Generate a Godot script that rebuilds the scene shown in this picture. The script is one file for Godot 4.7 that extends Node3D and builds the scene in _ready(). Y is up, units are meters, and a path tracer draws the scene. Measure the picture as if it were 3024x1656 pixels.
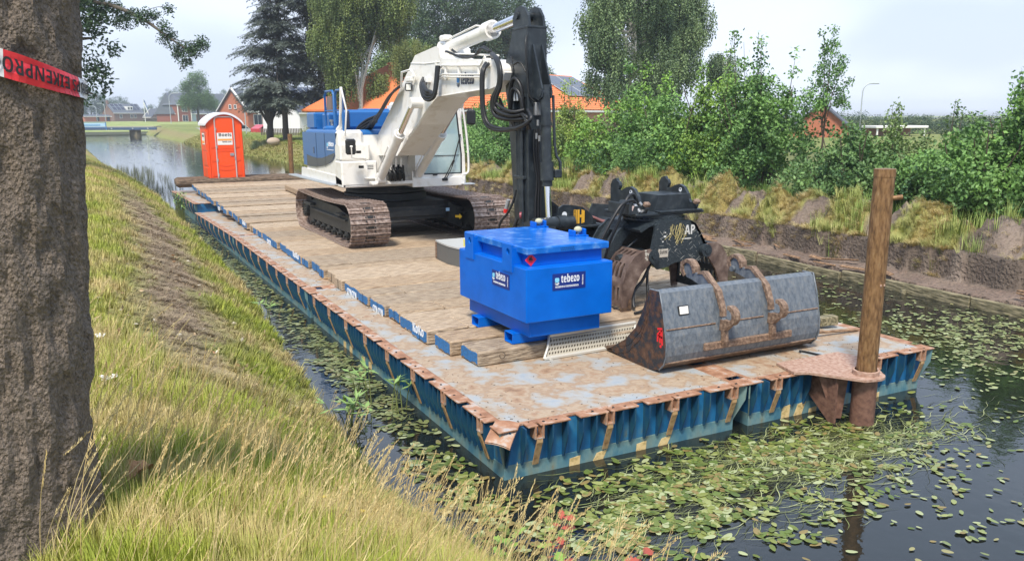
extends Node3D
# Work barge with excavator on a canal. World axes: x across the barge, -z along the canal away from the camera, water at y = 0.

const H := 0.434      # deck height
const MAT := 0.59     # top of the timber mats
var R := RandomNumberGenerator.new()
var M := {}
var used := {}
var font: SystemFont
var font_r: SystemFont


class MB:
	var v := PackedVector3Array()
	var n := PackedVector3Array()
	var c := PackedColorArray()
	var uv := PackedVector2Array()
	var col := Color.WHITE
	var tint := false

	func tri(a: Vector3, b: Vector3, d: Vector3, na: Vector3, nb: Vector3, nd: Vector3) -> void:
		if (d - a).cross(b - a).dot(na + nb + nd) < 0.0:
			v.append(a); v.append(d); v.append(b)
			n.append(na); n.append(nd); n.append(nb)
		else:
			v.append(a); v.append(b); v.append(d)
			n.append(na); n.append(nb); n.append(nd)
		if tint:
			c.append(col); c.append(col); c.append(col)

	func tric(a: Vector3, b: Vector3, d: Vector3, na: Vector3, nb: Vector3, nd: Vector3, ca: Color, cb: Color, cd: Color) -> void:
		if (d - a).cross(b - a).dot(na + nb + nd) < 0.0:
			v.append(a); v.append(d); v.append(b)
			n.append(na); n.append(nd); n.append(nb)
			c.append(ca); c.append(cd); c.append(cb)
		else:
			v.append(a); v.append(b); v.append(d)
			n.append(na); n.append(nb); n.append(nd)
			c.append(ca); c.append(cb); c.append(cd)

	func face(p: Array, out: Vector3) -> void:
		var nn := Vector3.ZERO
		for i in p.size():
			var a: Vector3 = p[i]
			var b: Vector3 = p[(i + 1) % p.size()]
			nn += a.cross(b)
		if nn.length() < 1e-12:
			return
		nn = nn.normalized()
		if nn.dot(out) < 0.0:
			nn = -nn
		for i in range(1, p.size() - 1):
			tri(p[0], p[i], p[i + 1], nn, nn, nn)

	func box(o: Vector3, s: Vector3, bs := Basis.IDENTITY, bev := 0.0) -> void:
		var h := s * 0.5
		var b: float = minf(bev, minf(h.x, minf(h.y, h.z)) * 0.9)
		for ax in 3:
			var i := (ax + 1) % 3
			var j := (ax + 2) % 3
			for sg in [-1.0, 1.0]:
				var q := []
				for k in [[-1, -1], [1, -1], [1, 1], [-1, 1]]:
					var p := Vector3.ZERO
					p[ax] = sg * h[ax]
					p[i] = k[0] * (h[i] - b)
					p[j] = k[1] * (h[j] - b)
					q.append(o + bs * p)
				var d := Vector3.ZERO
				d[ax] = sg
				face(q, bs * d)
		if b <= 0.0:
			return
		for ax in 3:
			var i := (ax + 1) % 3
			var j := (ax + 2) % 3
			for si in [-1.0, 1.0]:
				for sj in [-1.0, 1.0]:
					var q := []
					for k in [[-1, 0], [1, 0], [1, 1], [-1, 1]]:
						var p := Vector3.ZERO
						p[ax] = k[0] * (h[ax] - b)
						p[i] = si * (h[i] if k[1] == 0 else h[i] - b)
						p[j] = sj * (h[j] - b if k[1] == 0 else h[j])
						q.append(o + bs * p)
					var d := Vector3.ZERO
					d[i] = si
					d[j] = sj
					face(q, bs * d)
		for sx in [-1.0, 1.0]:
			for sy in [-1.0, 1.0]:
				for sz in [-1.0, 1.0]:
					var e := Vector3(sx, sy, sz)
					face([o + bs * (Vector3(h.x, h.y - b, h.z - b) * e), o + bs * (Vector3(h.x - b, h.y, h.z - b) * e), o + bs * (Vector3(h.x - b, h.y - b, h.z) * e)], bs * e)

	# box by its two corners
	func bx(a: Vector3, b: Vector3, bev := 0.0) -> void:
		box((a + b) * 0.5, (b - a).abs(), Basis.IDENTITY, bev)

	func prism(poly: PackedVector2Array, o: Vector3, u: Vector3, w: Vector3, d: Vector3) -> void:
		var idx := Geometry2D.triangulate_polygon(poly)
		var k := poly.size()
		var nrm := d.normalized()
		for t in range(0, idx.size(), 3):
			var p := []
			for q in 3:
				var e := poly[idx[t + q]]
				p.append(o + u * e.x + w * e.y)
			tri(p[0], p[1], p[2], -nrm, -nrm, -nrm)
			tri(p[0] + d, p[1] + d, p[2] + d, nrm, nrm, nrm)
		var s := -1.0 if Geometry2D.is_polygon_clockwise(poly) else 1.0
		for i in k:
			var e := poly[i]
			var f := poly[(i + 1) % k]
			var out := u * (f.y - e.y) * s - w * (f.x - e.x) * s
			var a := o + u * e.x + w * e.y
			var b := o + u * f.x + w * f.y
			face([a, b, b + d, a + d], out)

	# side-view outline given as (z, y), extruded along x from x0 to x1
	func side(poly: PackedVector2Array, x0: float, x1: float) -> void:
		prism(poly, Vector3(x0, 0, 0), Vector3(0, 0, 1), Vector3(0, 1, 0), Vector3(x1 - x0, 0, 0))

	# front-view outline given as (x, y), extruded along z
	func front(poly: PackedVector2Array, z0: float, z1: float) -> void:
		prism(poly, Vector3(0, 0, z0), Vector3(1, 0, 0), Vector3(0, 1, 0), Vector3(0, 0, z1 - z0))

	# plan outline given as (x, z), extruded along y
	func plan(poly: PackedVector2Array, y0: float, y1: float) -> void:
		prism(poly, Vector3(0, y0, 0), Vector3(1, 0, 0), Vector3(0, 0, 1), Vector3(0, y1 - y0, 0))

	func ring(a: Vector3, x: Vector3, y: Vector3, ra: float, b: Vector3, x2: Vector3, y2: Vector3, rb: float, seg: int) -> void:
		for i in seg:
			var t0 := TAU * i / seg
			var t1 := TAU * (i + 1) / seg
			var d0 := x * cos(t0) + y * sin(t0)
			var d1 := x * cos(t1) + y * sin(t1)
			var e0 := x2 * cos(t0) + y2 * sin(t0)
			var e1 := x2 * cos(t1) + y2 * sin(t1)
			var up := (b - a)
			var L := up.length()
			var sl := (ra - rb) / L if L > 1e-9 else 0.0
			var ax := up / L * sl if L > 1e-9 else Vector3.ZERO
			tri(a + d0 * ra, a + d1 * ra, b + e1 * rb, (d0 + ax).normalized(), (d1 + ax).normalized(), (e1 + ax).normalized())
			tri(a + d0 * ra, b + e1 * rb, b + e0 * rb, (d0 + ax).normalized(), (e1 + ax).normalized(), (e0 + ax).normalized())

	func cap(o: Vector3, x: Vector3, y: Vector3, r: float, seg: int, out: Vector3) -> void:
		for i in seg:
			var t0 := TAU * i / seg
			var t1 := TAU * (i + 1) / seg
			tri(o, o + (x * cos(t0) + y * sin(t0)) * r, o + (x * cos(t1) + y * sin(t1)) * r, out, out, out)

	func cyl(a: Vector3, b: Vector3, r0: float, r1 := -1.0, seg := 14, caps := true) -> void:
		if r1 < 0.0:
			r1 = r0
		var d := (b - a).normalized()
		var x := d.cross(Vector3.UP if absf(d.y) < 0.9 else Vector3.RIGHT).normalized()
		var y := d.cross(x)
		ring(a, x, y, r0, b, x, y, r1, seg)
		if caps:
			if r0 > 1e-5:
				cap(a, x, y, r0, seg, -d)
			if r1 > 1e-5:
				cap(b, x, y, r1, seg, d)

	func tube(p: Array, r: Variant, seg := 7, caps := true) -> void:
		var k := p.size()
		if k < 2:
			return
		var x := Vector3.ZERO
		var px := Vector3.ZERO
		var py := Vector3.ZERO
		var pd := Vector3.ZERO
		for i in k:
			var d: Vector3
			if i == 0:
				d = (p[1] - p[0]).normalized()
			elif i == k - 1:
				d = (p[k - 1] - p[k - 2]).normalized()
			else:
				d = ((p[i + 1] - p[i]).normalized() + (p[i] - p[i - 1]).normalized()).normalized()
			if i == 0:
				x = d.cross(Vector3.UP if absf(d.y) < 0.9 else Vector3.RIGHT).normalized()
			else:
				x = (x - d * x.dot(d)).normalized()
			var y := d.cross(x)
			var ri: float = r if r is float else r[i]
			if i > 0:
				var rp: float = r if r is float else r[i - 1]
				ring(p[i - 1], px, py, rp, p[i], x, y, ri, seg)
			elif caps:
				cap(p[0], x, y, ri, seg, -d)
			if i == k - 1 and caps:
				cap(p[i], x, y, ri, seg, d)
			px = x
			py = y

	# profile of (radius, height) turned about an axis through o
	func lathe(prof: Array, o: Vector3, ax := Vector3.UP, seg := 16) -> void:
		var x := ax.cross(Vector3.UP if absf(ax.y) < 0.9 else Vector3.RIGHT).normalized()
		var y := ax.cross(x)
		for i in prof.size() - 1:
			var a: Vector2 = prof[i]
			var b: Vector2 = prof[i + 1]
			var e := b - a
			var nn := Vector2(e.y, -e.x).normalized()
			for k in seg:
				var t0 := TAU * k / seg
				var t1 := TAU * (k + 1) / seg
				var d0 := x * cos(t0) + y * sin(t0)
				var d1 := x * cos(t1) + y * sin(t1)
				var n0 := d0 * nn.x + ax * nn.y
				var n1 := d1 * nn.x + ax * nn.y
				var p00 := o + d0 * a.x + ax * a.y
				var p10 := o + d1 * a.x + ax * a.y
				var p01 := o + d0 * b.x + ax * b.y
				var p11 := o + d1 * b.x + ax * b.y
				tri(p00, p10, p11, n0, n1, n1)
				tri(p00, p11, p01, n0, n1, n0)

	func ball(o: Vector3, r: Vector3, seg := 10, rows := 6) -> void:
		for i in rows:
			for k in seg:
				var q := []
				for e in [[0, 0], [1, 0], [1, 1], [0, 1]]:
					var a: float = PI * (i + e[0]) / rows
					var t: float = TAU * (k + e[1]) / seg
					q.append(Vector3(sin(a) * cos(t), cos(a), sin(a) * sin(t)))
				var nn := []
				for e in q:
					nn.append((e / r).normalized())
				tri(o + q[0] * r, o + q[1] * r, o + q[2] * r, nn[0], nn[1], nn[2])
				tri(o + q[0] * r, o + q[2] * r, o + q[3] * r, nn[0], nn[2], nn[3])

	# smooth sheet through f(i, j) -> Vector3; optional colour g(i, j)
	func sheet(nu: int, nv: int, f: Callable, up: Vector3, g = null) -> void:
		var P := []
		for i in nu + 1:
			var row := PackedVector3Array()
			for j in nv + 1:
				row.append(f.call(i, j))
			P.append(row)
		var Nn := []
		for i in nu + 1:
			var row := PackedVector3Array()
			for j in nv + 1:
				var a: Vector3 = P[mini(i + 1, nu)][j] - P[maxi(i - 1, 0)][j]
				var b: Vector3 = P[i][mini(j + 1, nv)] - P[i][maxi(j - 1, 0)]
				var m := a.cross(b).normalized()
				row.append(-m if m.dot(up) < 0.0 else m)
			Nn.append(row)
		for i in nu:
			for j in nv:
				var a := [P[i][j], P[i + 1][j], P[i + 1][j + 1], P[i][j + 1]]
				var m := [Nn[i][j], Nn[i + 1][j], Nn[i + 1][j + 1], Nn[i][j + 1]]
				if g != null:
					var cc := [g.call(i, j), g.call(i + 1, j), g.call(i + 1, j + 1), g.call(i, j + 1)]
					tric(a[0], a[1], a[2], m[0], m[1], m[2], cc[0], cc[1], cc[2])
					tric(a[0], a[2], a[3], m[0], m[2], m[3], cc[0], cc[2], cc[3])
				else:
					tri(a[0], a[1], a[2], m[0], m[1], m[2])
					tri(a[0], a[2], a[3], m[0], m[2], m[3])

	func add(o: MB, x := Transform3D.IDENTITY) -> void:
		for i in o.v.size():
			v.append(x * o.v[i])
			n.append((x.basis * o.n[i]).normalized())
		if tint:
			for i in o.v.size():
				c.append(o.c[i] if o.c.size() > i else col)

	func mesh(shift := Vector3.ZERO) -> ArrayMesh:
		if shift != Vector3.ZERO:
			for i in v.size():
				v[i] -= shift
		var a := []
		a.resize(Mesh.ARRAY_MAX)
		a[Mesh.ARRAY_VERTEX] = v
		a[Mesh.ARRAY_NORMAL] = n
		if c.size() == v.size():
			a[Mesh.ARRAY_COLOR] = c
		if uv.size() == v.size():
			a[Mesh.ARRAY_TEX_UV] = uv
		var m := ArrayMesh.new()
		m.add_surface_from_arrays(Mesh.PRIMITIVE_TRIANGLES, a)
		return m


func numbered(called: String) -> String:
	var k: int = used.get(called, 0)
	used[called] = k + 1
	return called if k == 0 else "%s_%03d" % [called, k]


func tag(o: Node, label: String, category: String, group := "", kind := "") -> Node:
	if label: o.set_meta("label", label)
	if category: o.set_meta("category", category)
	if group: o.set_meta("group", group)
	if kind: o.set_meta("kind", kind)
	return o


func thing(called: String, label: String, category: String, at := Vector3.ZERO, group := "") -> Node3D:
	var o := Node3D.new()
	o.name = numbered(called)
	o.position = at
	add_child(o)
	tag(o, label, category, group)
	return o


func origin_of(o: Node) -> Vector3:
	var s := Vector3.ZERO
	while o != self and o is Node3D:
		s += o.position
		o = o.get_parent()
	return s


# one named mesh; geometry is given in world coordinates unless local
func put(called: String, b: MB, m: Material, parent: Node = null, local := false) -> MeshInstance3D:
	var o := MeshInstance3D.new()
	var top := parent == null
	o.name = numbered(called) if top else called
	if top:
		parent = self
	o.mesh = b.mesh(Vector3.ZERO if local else origin_of(parent))
	o.material_override = m
	parent.add_child(o, true)
	return o


func setting(called: String, b: MB, m: Material, label := "") -> MeshInstance3D:
	var o := put(called, b, m)
	o.set_meta("kind", "structure")
	if label: o.set_meta("label", label)
	return o


func scatter(called: String, mesh: Mesh, m: Material, xf: Array, cols: Array, parent: Node = null) -> MultiMeshInstance3D:
	var mm := MultiMesh.new()
	mm.transform_format = MultiMesh.TRANSFORM_3D
	mm.use_colors = cols.size() > 0
	mm.mesh = mesh
	mm.instance_count = xf.size()
	for i in xf.size():
		mm.set_instance_transform(i, xf[i])
		if cols.size() > 0:
			mm.set_instance_color(i, cols[i])
	var o := MultiMeshInstance3D.new()
	var top := parent == null
	o.name = numbered(called) if top else called
	o.multimesh = mm
	o.material_override = m
	if top: parent = self
	o.set_meta("kind", "stuff")
	parent.add_child(o, true)
	return o


func surf(mesh: Mesh, m: Material) -> Mesh:
	mesh.surface_set_material(0, m)
	return mesh


func lin(r: float, g: float, b: float) -> Color:
	return Color(r, g, b).linear_to_srgb()


func hex(s: String, k := 1.0) -> Color:   # a photographed sRGB colour scaled to a base colour, linear
	var c := Color(s).srgb_to_linear()
	return Color(c.r * k, c.g * k, c.b * k)


func ramp_tex(ramp: Array, freq: float, sd: int, oct := 4, kind := FastNoiseLite.TYPE_SIMPLEX_SMOOTH, size := 512, gain := 0.55) -> NoiseTexture2D:
	var t := NoiseTexture2D.new()
	t.width = size
	t.height = size
	t.seamless = true
	var f := FastNoiseLite.new()
	f.seed = sd
	f.noise_type = kind
	f.frequency = freq
	f.fractal_octaves = oct
	f.fractal_gain = gain
	t.noise = f
	var g := Gradient.new()
	var off := PackedFloat32Array()
	var cs := PackedColorArray()
	for r in ramp:
		off.append(r[0])
		cs.append(Color(r[1].r, r[1].g, r[1].b).linear_to_srgb())
	g.offsets = off
	g.colors = cs
	t.color_ramp = g
	return t


func bump_tex(freq: float, sd: int, strength := 6.0, oct := 4, kind := FastNoiseLite.TYPE_SIMPLEX_SMOOTH, size := 512) -> NoiseTexture2D:
	var t := NoiseTexture2D.new()
	t.width = size
	t.height = size
	t.seamless = true
	t.as_normal_map = true
	t.bump_strength = strength
	var f := FastNoiseLite.new()
	f.seed = sd
	f.noise_type = kind
	f.frequency = freq
	f.fractal_octaves = oct
	t.noise = f
	return t


func mat(called: String, c: Color, rough: float, metal := 0.0) -> StandardMaterial3D:
	var m := StandardMaterial3D.new()
	m.resource_name = called
	m.albedo_color = Color(c.r, c.g, c.b).linear_to_srgb()
	m.roughness = rough
	m.metallic = metal
	M[called] = m
	return m


func dress(m: StandardMaterial3D, tex: Texture2D, scale: Vector3, nrm: Texture2D = null, ns := 1.0, world := true) -> StandardMaterial3D:
	m.uv1_triplanar = true
	m.uv1_world_triplanar = world
	m.uv1_triplanar_sharpness = 3.0
	m.uv1_scale = scale
	if tex: m.albedo_texture = tex
	if nrm:
		m.normal_enabled = true
		m.normal_texture = nrm
		m.normal_scale = ns
	return m


func rnd(a: float, b: float) -> float:
	return R.randf_range(a, b)


func P2(a: Array) -> PackedVector2Array:
	var p := PackedVector2Array()
	for i in range(0, a.size(), 2):
		p.append(Vector2(a[i], a[i + 1]))
	return p


func V3(a: Array) -> Array:
	var p := []
	for i in range(0, a.size(), 3):
		p.append(Vector3(a[i], a[i + 1], a[i + 2]))
	return p


func smooth(p: Array, k := 5) -> Array:   # Catmull-Rom through the points
	var o := []
	for i in p.size() - 1:
		var a: Vector3 = p[maxi(i - 1, 0)]
		var b: Vector3 = p[i]
		var c: Vector3 = p[i + 1]
		var d: Vector3 = p[mini(i + 2, p.size() - 1)]
		for j in k:
			o.append(b.cubic_interpolate(c, a, d, float(j) / k))
	o.append(p[-1])
	return o


func arc(c: Vector2, r: float, a0: float, a1: float, k := 6) -> Array:
	var o := []
	for i in k + 1:
		var t := deg_to_rad(lerpf(a0, a1, float(i) / k))
		o.append(c.x + cos(t) * r)
		o.append(c.y + sin(t) * r)
	return o


# lettering as thin raised letters; x runs along u, up along w, facing out
func letters(text: String, height: float, o: Vector3, u: Vector3, w: Vector3, m: Material, parent: Node, called := "lettering", bold := true, width := 0.0, thick := 0.004) -> MeshInstance3D:
	var t := TextMesh.new()
	t.text = text
	t.font = font if bold else font_r
	t.font_size = 64
	t.pixel_size = height / 46.0
	t.depth = thick
	t.curve_step = 2.0
	t.horizontal_alignment = HORIZONTAL_ALIGNMENT_LEFT
	t.vertical_alignment = VERTICAL_ALIGNMENT_BOTTOM
	var out := u.cross(w).normalized()
	var x := 1.0
	if width > 0.0:
		var bb := t.get_aabb()
		if bb.size.x > 0.0: x = width / bb.size.x
	var i := MeshInstance3D.new()
	i.name = called
	i.mesh = t
	i.transform = Transform3D(Basis(u.normalized() * x, w.normalized(), out), o - origin_of(parent))
	t.material = m
	parent.add_child(i, true)
	return i


func _ready() -> void:
	R.seed = 7
	# camera
	var cam := Camera3D.new()
	cam.name = "camera"
	cam.projection = Camera3D.PROJECTION_FRUSTUM
	cam.near = 0.1
	cam.far = 2500.0
	cam.size = 2.0 * 0.1 * 828.0 / 2447.2
	cam.frustum_offset = Vector2(0.0, 0.1 * (883.6 - 828.0) / 2447.2)
	cam.keep_aspect = Camera3D.KEEP_HEIGHT
	cam.transform = Transform3D(Basis(Vector3.UP, -0.4758) * Basis(Vector3.RIGHT, -0.2155) * Basis(Vector3.BACK, -0.005), Vector3(-2.598, 2.7545, 5.2696))
	add_child(cam)
	cam.current = true
	# sky and air
	var env := Environment.new()
	env.background_mode = Environment.BG_SKY
	env.tonemap_mode = Environment.TONE_MAPPER_LINEAR
	env.tonemap_exposure = 1.75
	env.sdfgi_enabled = true
	env.ssao_enabled = true
	env.ssil_enabled = true
	env.fog_enabled = true
	env.fog_density = 0.0007
	env.fog_light_color = Color(0.86, 0.90, 0.96)
	var ps := ProceduralSkyMaterial.new()
	ps.sky_top_color = lin(0.36, 0.46, 0.64)
	ps.sky_horizon_color = lin(0.50, 0.555, 0.64)
	ps.sky_curve = 0.18
	ps.ground_bottom_color = lin(0.10, 0.11, 0.08)
	ps.ground_horizon_color = lin(0.45, 0.48, 0.50)
	ps.sun_angle_max = 0.0
	ps.sky_cover = clouds()
	var sky := Sky.new()
	sky.sky_material = ps
	env.sky = sky
	var we := WorldEnvironment.new()
	we.name = "air"
	we.environment = env
	add_child(we)
	# a veiled sun, high behind the camera's left shoulder
	var sun := DirectionalLight3D.new()
	sun.name = "sun"
	sun.light_color = Color(1.0, 0.96, 0.90)
	sun.light_energy = 0.95
	sun.light_angular_distance = 12.0
	sun.shadow_enabled = true
	sun.transform = Transform3D(Basis.looking_at(Vector3(0.38, -0.85, -0.42), Vector3.UP), Vector3(0, 40, 0))
	add_child(sun)

	font = SystemFont.new()
	font.font_names = PackedStringArray(["Droid Sans"])
	font.font_weight = 700
	font_r = SystemFont.new()
	font_r.font_names = PackedStringArray(["Droid Sans"])
	materials()
	ground_and_water()
	barge()
	crane_mats()
	excavator()
	deck_gear()
	buildings()
	street()
	greenery()
	canal_plants()
	left_bank_growth()
	foreground()


func clouds() -> ImageTexture:
	var im := Image.create(768, 384, false, Image.FORMAT_RGBA8)
	var f := FastNoiseLite.new()
	f.seed = 11
	f.noise_type = FastNoiseLite.TYPE_SIMPLEX_SMOOTH
	f.frequency = 1.3
	f.fractal_octaves = 5
	for y in 384:
		var el := (0.5 - (y + 0.5) / 384.0) * PI
		for x in 768:
			var az := TAU * x / 768.0
			var p := Vector3(cos(el) * cos(az), sin(el) * 3.2, cos(el) * sin(az))
			var k := clampf(f.get_noise_3dv(p) * 1.5 + 0.5, 0.0, 1.0)
			im.set_pixel(x, y, Color(1.0, 0.985, 0.98, smoothstep(0.25, 0.85, k) * 0.13))
	return ImageTexture.create_from_image(im)


func materials() -> void:
	var S := FastNoiseLite.TYPE_SIMPLEX_SMOOTH
	var C := FastNoiseLite.TYPE_CELLULAR
	# steel deck: worn blue paint, rust and dried mud
	dress(mat("deck", Color.WHITE, 0.62), ramp_tex([[0.0, lin_(.26, .32, .38)], [0.28, lin_(.33, .345, .35)], [0.42, lin_(.34, .30, .25)], [0.52, lin_(.31, .215, .14)], [0.64, lin_(.38, .30, .215)], [0.8, lin_(.31, .20, .125)], [1.0, lin_(.18, .11, .065)]], 0.0055, 3, 8, S, 1024, 0.58), Vector3.ONE * 0.33, bump_tex(0.06, 5, 2.0), 0.5)
	dress(mat("lip", Color.WHITE, 0.7), ramp_tex([[0.0, lin_(.20, .10, .055)], [0.4, lin_(.30, .15, .085)], [0.62, lin_(.38, .215, .135)], [0.8, lin_(.42, .36, .32)], [1.0, lin_(.30, .34, .40)]], 0.012, 8, 5), Vector3.ONE * 0.8, bump_tex(0.05, 6, 3.0), 0.6)
	dress(mat("hull", Color.WHITE, 0.5), ramp_tex([[0.0, lin_(.03, .13, .22)], [0.4, lin_(.085, .20, .245)], [0.6, lin_(.14, .245, .26)], [0.8, lin_(.17, .235, .21)], [1.0, lin_(.26, .18, .10)]], 0.008, 12, 5), Vector3(0.9, 0.35, 0.9), bump_tex(0.03, 7, 2.0), 0.4)
	dress(mat("hull_blue", Color.WHITE, 0.45), ramp_tex([[0.0, lin_(.008, .085, .22)], [0.55, lin_(.016, .15, .34)], [0.8, lin_(.05, .17, .29)], [1.0, lin_(.18, .14, .09)]], 0.01, 17, 5), Vector3(1.0, 0.4, 1.0))
	dress(mat("rib", Color.WHITE, 0.45), ramp_tex([[0.0, lin_(.004, .035, .085)], [0.5, lin_(.008, .06, .14)], [0.8, lin_(.02, .085, .13)], [0.95, lin_(.14, .09, .05)], [1.0, lin_(.2, .10, .05)]], 0.01, 14, 4), Vector3(1.2, 0.5, 1.2))
	dress(mat("strap", Color.WHITE, 0.7), ramp_tex([[0.0, lin_(.22, .12, .05)], [0.5, lin_(.42, .27, .13)], [1.0, lin_(.5, .36, .2)]], 0.02, 15, 4), Vector3.ONE * 1.5)
	dress(mat("draft_mark", Color.WHITE, 0.7), ramp_tex([[0.0, lin_(.3, .22, .08)], [0.45, lin_(.62, .47, .22)], [1.0, lin_(.7, .55, .3)]], 0.03, 16, 4), Vector3.ONE)
	# weathered tropical timber
	for i in 4:
		var k: float = [0.86, 1.0, 1.12, 0.95][i]
		var w: Array = [[1.0, .96, .90], [1.0, .93, .83], [1.0, .95, .88], [1.0, .90, .78]][i]
		dress(mat("wood%d" % i, lin_(k * w[0], k * w[1], k * w[2]), 0.85), ramp_tex([[0.0, lin_(.07, .05, .035)], [0.3, lin_(.20, .15, .11)], [0.5, lin_(.36, .295, .225)], [0.7, lin_(.46, .39, .305)], [1.0, lin_(.52, .46, .37)]], 0.02, 21 + i, 6, S, 1024, 0.65), Vector3(0.22, 2.6, 2.6), bump_tex(0.03, 26 + i, 10.0, 5, S, 512), 0.9)
	dress(mat("blue_end", Color.WHITE, 0.6), ramp_tex([[0.0, lin_(.10, .10, .10)], [0.22, lin_(.03, .11, .25)], [0.5, lin_(.012, .13, .36)], [1.0, lin_(.03, .20, .47)]], 0.02, 31, 5), Vector3(2, 2, 2), bump_tex(0.03, 32, 5.0), 0.7)
	mat("letter_white", lin_(.72, .76, .80), 0.6)
	dress(mat("log", Color.WHITE, 0.9), ramp_tex([[0.0, lin_(.03, .022, .016)], [0.5, lin_(.13, .09, .06)], [1.0, lin_(.26, .2, .14)]], 0.02, 33, 5), Vector3(0.4, 2, 2), bump_tex(0.03, 34, 8.0), 1.0)
	dress(mat("old_timber", Color.WHITE, 0.85), ramp_tex([[0.0, lin_(.03, .025, .015)], [0.4, lin_(.15, .135, .075)], [0.7, lin_(.28, .245, .155)], [1.0, lin_(.40, .32, .22)]], 0.02, 35, 5), Vector3(2, 2, 0.3), bump_tex(0.03, 36, 8.0), 1.0)
	dress(mat("splinter", Color.WHITE, 0.85), ramp_tex([[0.0, lin_(.05, .03, .018)], [0.5, lin_(.22, .13, .07)], [1.0, lin_(.45, .31, .2)]], 0.03, 37, 5), Vector3(0.6, 2, 1.5), null)
	# machine
	dress(mat("white_paint", lin_(.80, .79, .76), 0.32), ramp_tex([[0.0, lin_(.86, .83, .78)], [0.4, lin_(1, 1, 1)], [1.0, lin_(1, 1, 1)]], 0.01, 41, 5), Vector3.ONE * 0.7, null, 1.0, false)
	M["white_paint"].clearcoat_enabled = true
	M["white_paint"].clearcoat = 0.4
	M["white_paint"].clearcoat_roughness = 0.15
	mat("machine_blue", lin_(.002, .105, .34), 0.3).clearcoat_enabled = true
	mat("machine_navy", lin_(.006, .022, .075), 0.22).clearcoat_enabled = true
	dress(mat("black_paint", Color.WHITE, 0.38), ramp_tex([[0.0, lin_(.012, .016, .021)], [0.6, lin_(.022, .030, .038)], [1.0, lin_(.05, .058, .062)]], 0.012, 42, 5), Vector3.ONE, null, 1.0, false)
	dress(mat("track_black", Color.WHITE, 0.5), ramp_tex([[0.0, lin_(.008, .010, .012)], [0.7, lin_(.02, .024, .026)], [1.0, lin_(.07, .055, .04)]], 0.012, 43, 5), Vector3.ONE, null, 1.0, false)
	dress(mat("shoe_steel", Color.WHITE, 0.42, 0.2), ramp_tex([[0.0, lin_(.09, .06, .048)], [0.35, lin_(.20, .14, .115)], [0.6, lin_(.32, .25, .215)], [1.0, lin_(.50, .43, .39)]], 0.02, 44, 5), Vector3.ONE * 1.3, bump_tex(0.05, 45, 3.0), 0.5)
	mat("chrome", lin_(.78, .78, .80), 0.12, 1.0)
	mat("rubber", lin_(.012, .013, .015), 0.45)
	mat("steel", lin_(.42, .43, .44), 0.4, 0.7)
	mat("alu", lin_(.55, .58, .60), 0.4, 0.6)
	mat("red_cap", lin_(.62, .02, .015), 0.4)
	mat("yellow", lin_(.80, .52, .03), 0.5)
	mat("dark_hole", lin_(.004, .004, .005), 0.7)
	mat("interior", lin_(.03, .034, .036), 0.7)
	mat("seat_grey", lin_(.07, .08, .085), 0.8)
	mat("lens", lin_(.75, .76, .72), 0.15)
	var g := mat("cab_glass", lin_(.55, .75, .78), 0.03)
	g.transparency = BaseMaterial3D.TRANSPARENCY_ALPHA
	g.albedo_color.a = 0.35
	mat("teal_glass", lin_(.01, .055, .06), 0.04)
	mat("dark_glass", lin_(.02, .03, .035), 0.05)
	mat("logo_navy", lin_(.01, .022, .07), 0.4)
	mat("logo_blue", lin_(.015, .23, .62), 0.4)
	mat("sticker_blue", lin_(.006, .025, .20), 0.35)
	# deck gear
	dress(mat("tank_blue", Color.WHITE, 0.38), ramp_tex([[0.0, lin_(.000, .105, .50)], [0.5, lin_(.000, .122, .58)], [1.0, lin_(.002, .142, .62)]], 0.006, 51, 5), Vector3.ONE * 0.8, bump_tex(0.008, 52, 1.5, 3), 0.12, false)
	dress(mat("tank_lid", Color.WHITE, 0.22), ramp_tex([[0.0, lin_(.004, .11, .46)], [0.55, lin_(.01, .135, .54)], [0.75, lin_(.05, .20, .58)], [1.0, lin_(.2, .3, .55)]], 0.012, 53, 6), Vector3.ONE * 0.8, bump_tex(0.006, 54, 1.5, 3), 0.15, false)
	dress(mat("bucket_grey", Color.WHITE, 0.42, 0.1), ramp_tex([[0.0, lin_(.055, .068, .085)], [0.3, lin_(.10, .122, .15)], [0.55, lin_(.14, .163, .19)], [0.78, lin_(.18, .195, .21)], [0.92, lin_(.22, .19, .16)], [1.0, lin_(.30, .19, .11)]], 0.02, 55, 7, S, 1024, 0.72), Vector3(0.7, 0.35, 0.7), bump_tex(0.05, 56, 3.0), 0.4)
	dress(mat("bucket_rust", Color.WHITE, 0.5, 0.3), ramp_tex([[0.0, lin_(.035, .03, .03)], [0.4, lin_(.10, .065, .045)], [0.65, lin_(.19, .12, .075)], [1.0, lin_(.34, .22, .14)]], 0.012, 57, 6, S, 1024, 0.6), Vector3(0.6, 1.2, 1.2), bump_tex(0.05, 58, 3.0), 0.4)
	dress(mat("side_rust", Color.WHITE, 0.55, 0.2), ramp_tex([[0.0, lin_(.012, .02, .035)], [0.42, lin_(.03, .032, .04)], [0.55, lin_(.075, .04, .028)], [1.0, lin_(.16, .09, .055)]], 0.008, 59, 6, S, 1024, 0.6), Vector3.ONE * 1.0, bump_tex(0.05, 60, 3.0), 0.4)
	dress(mat("edge_rust", Color.WHITE, 0.6, 0.2), ramp_tex([[0.0, lin_(.09, .06, .045)], [0.5, lin_(.22, .145, .10)], [1.0, lin_(.42, .31, .23)]], 0.02, 61, 5), Vector3.ONE * 2.0)
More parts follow.
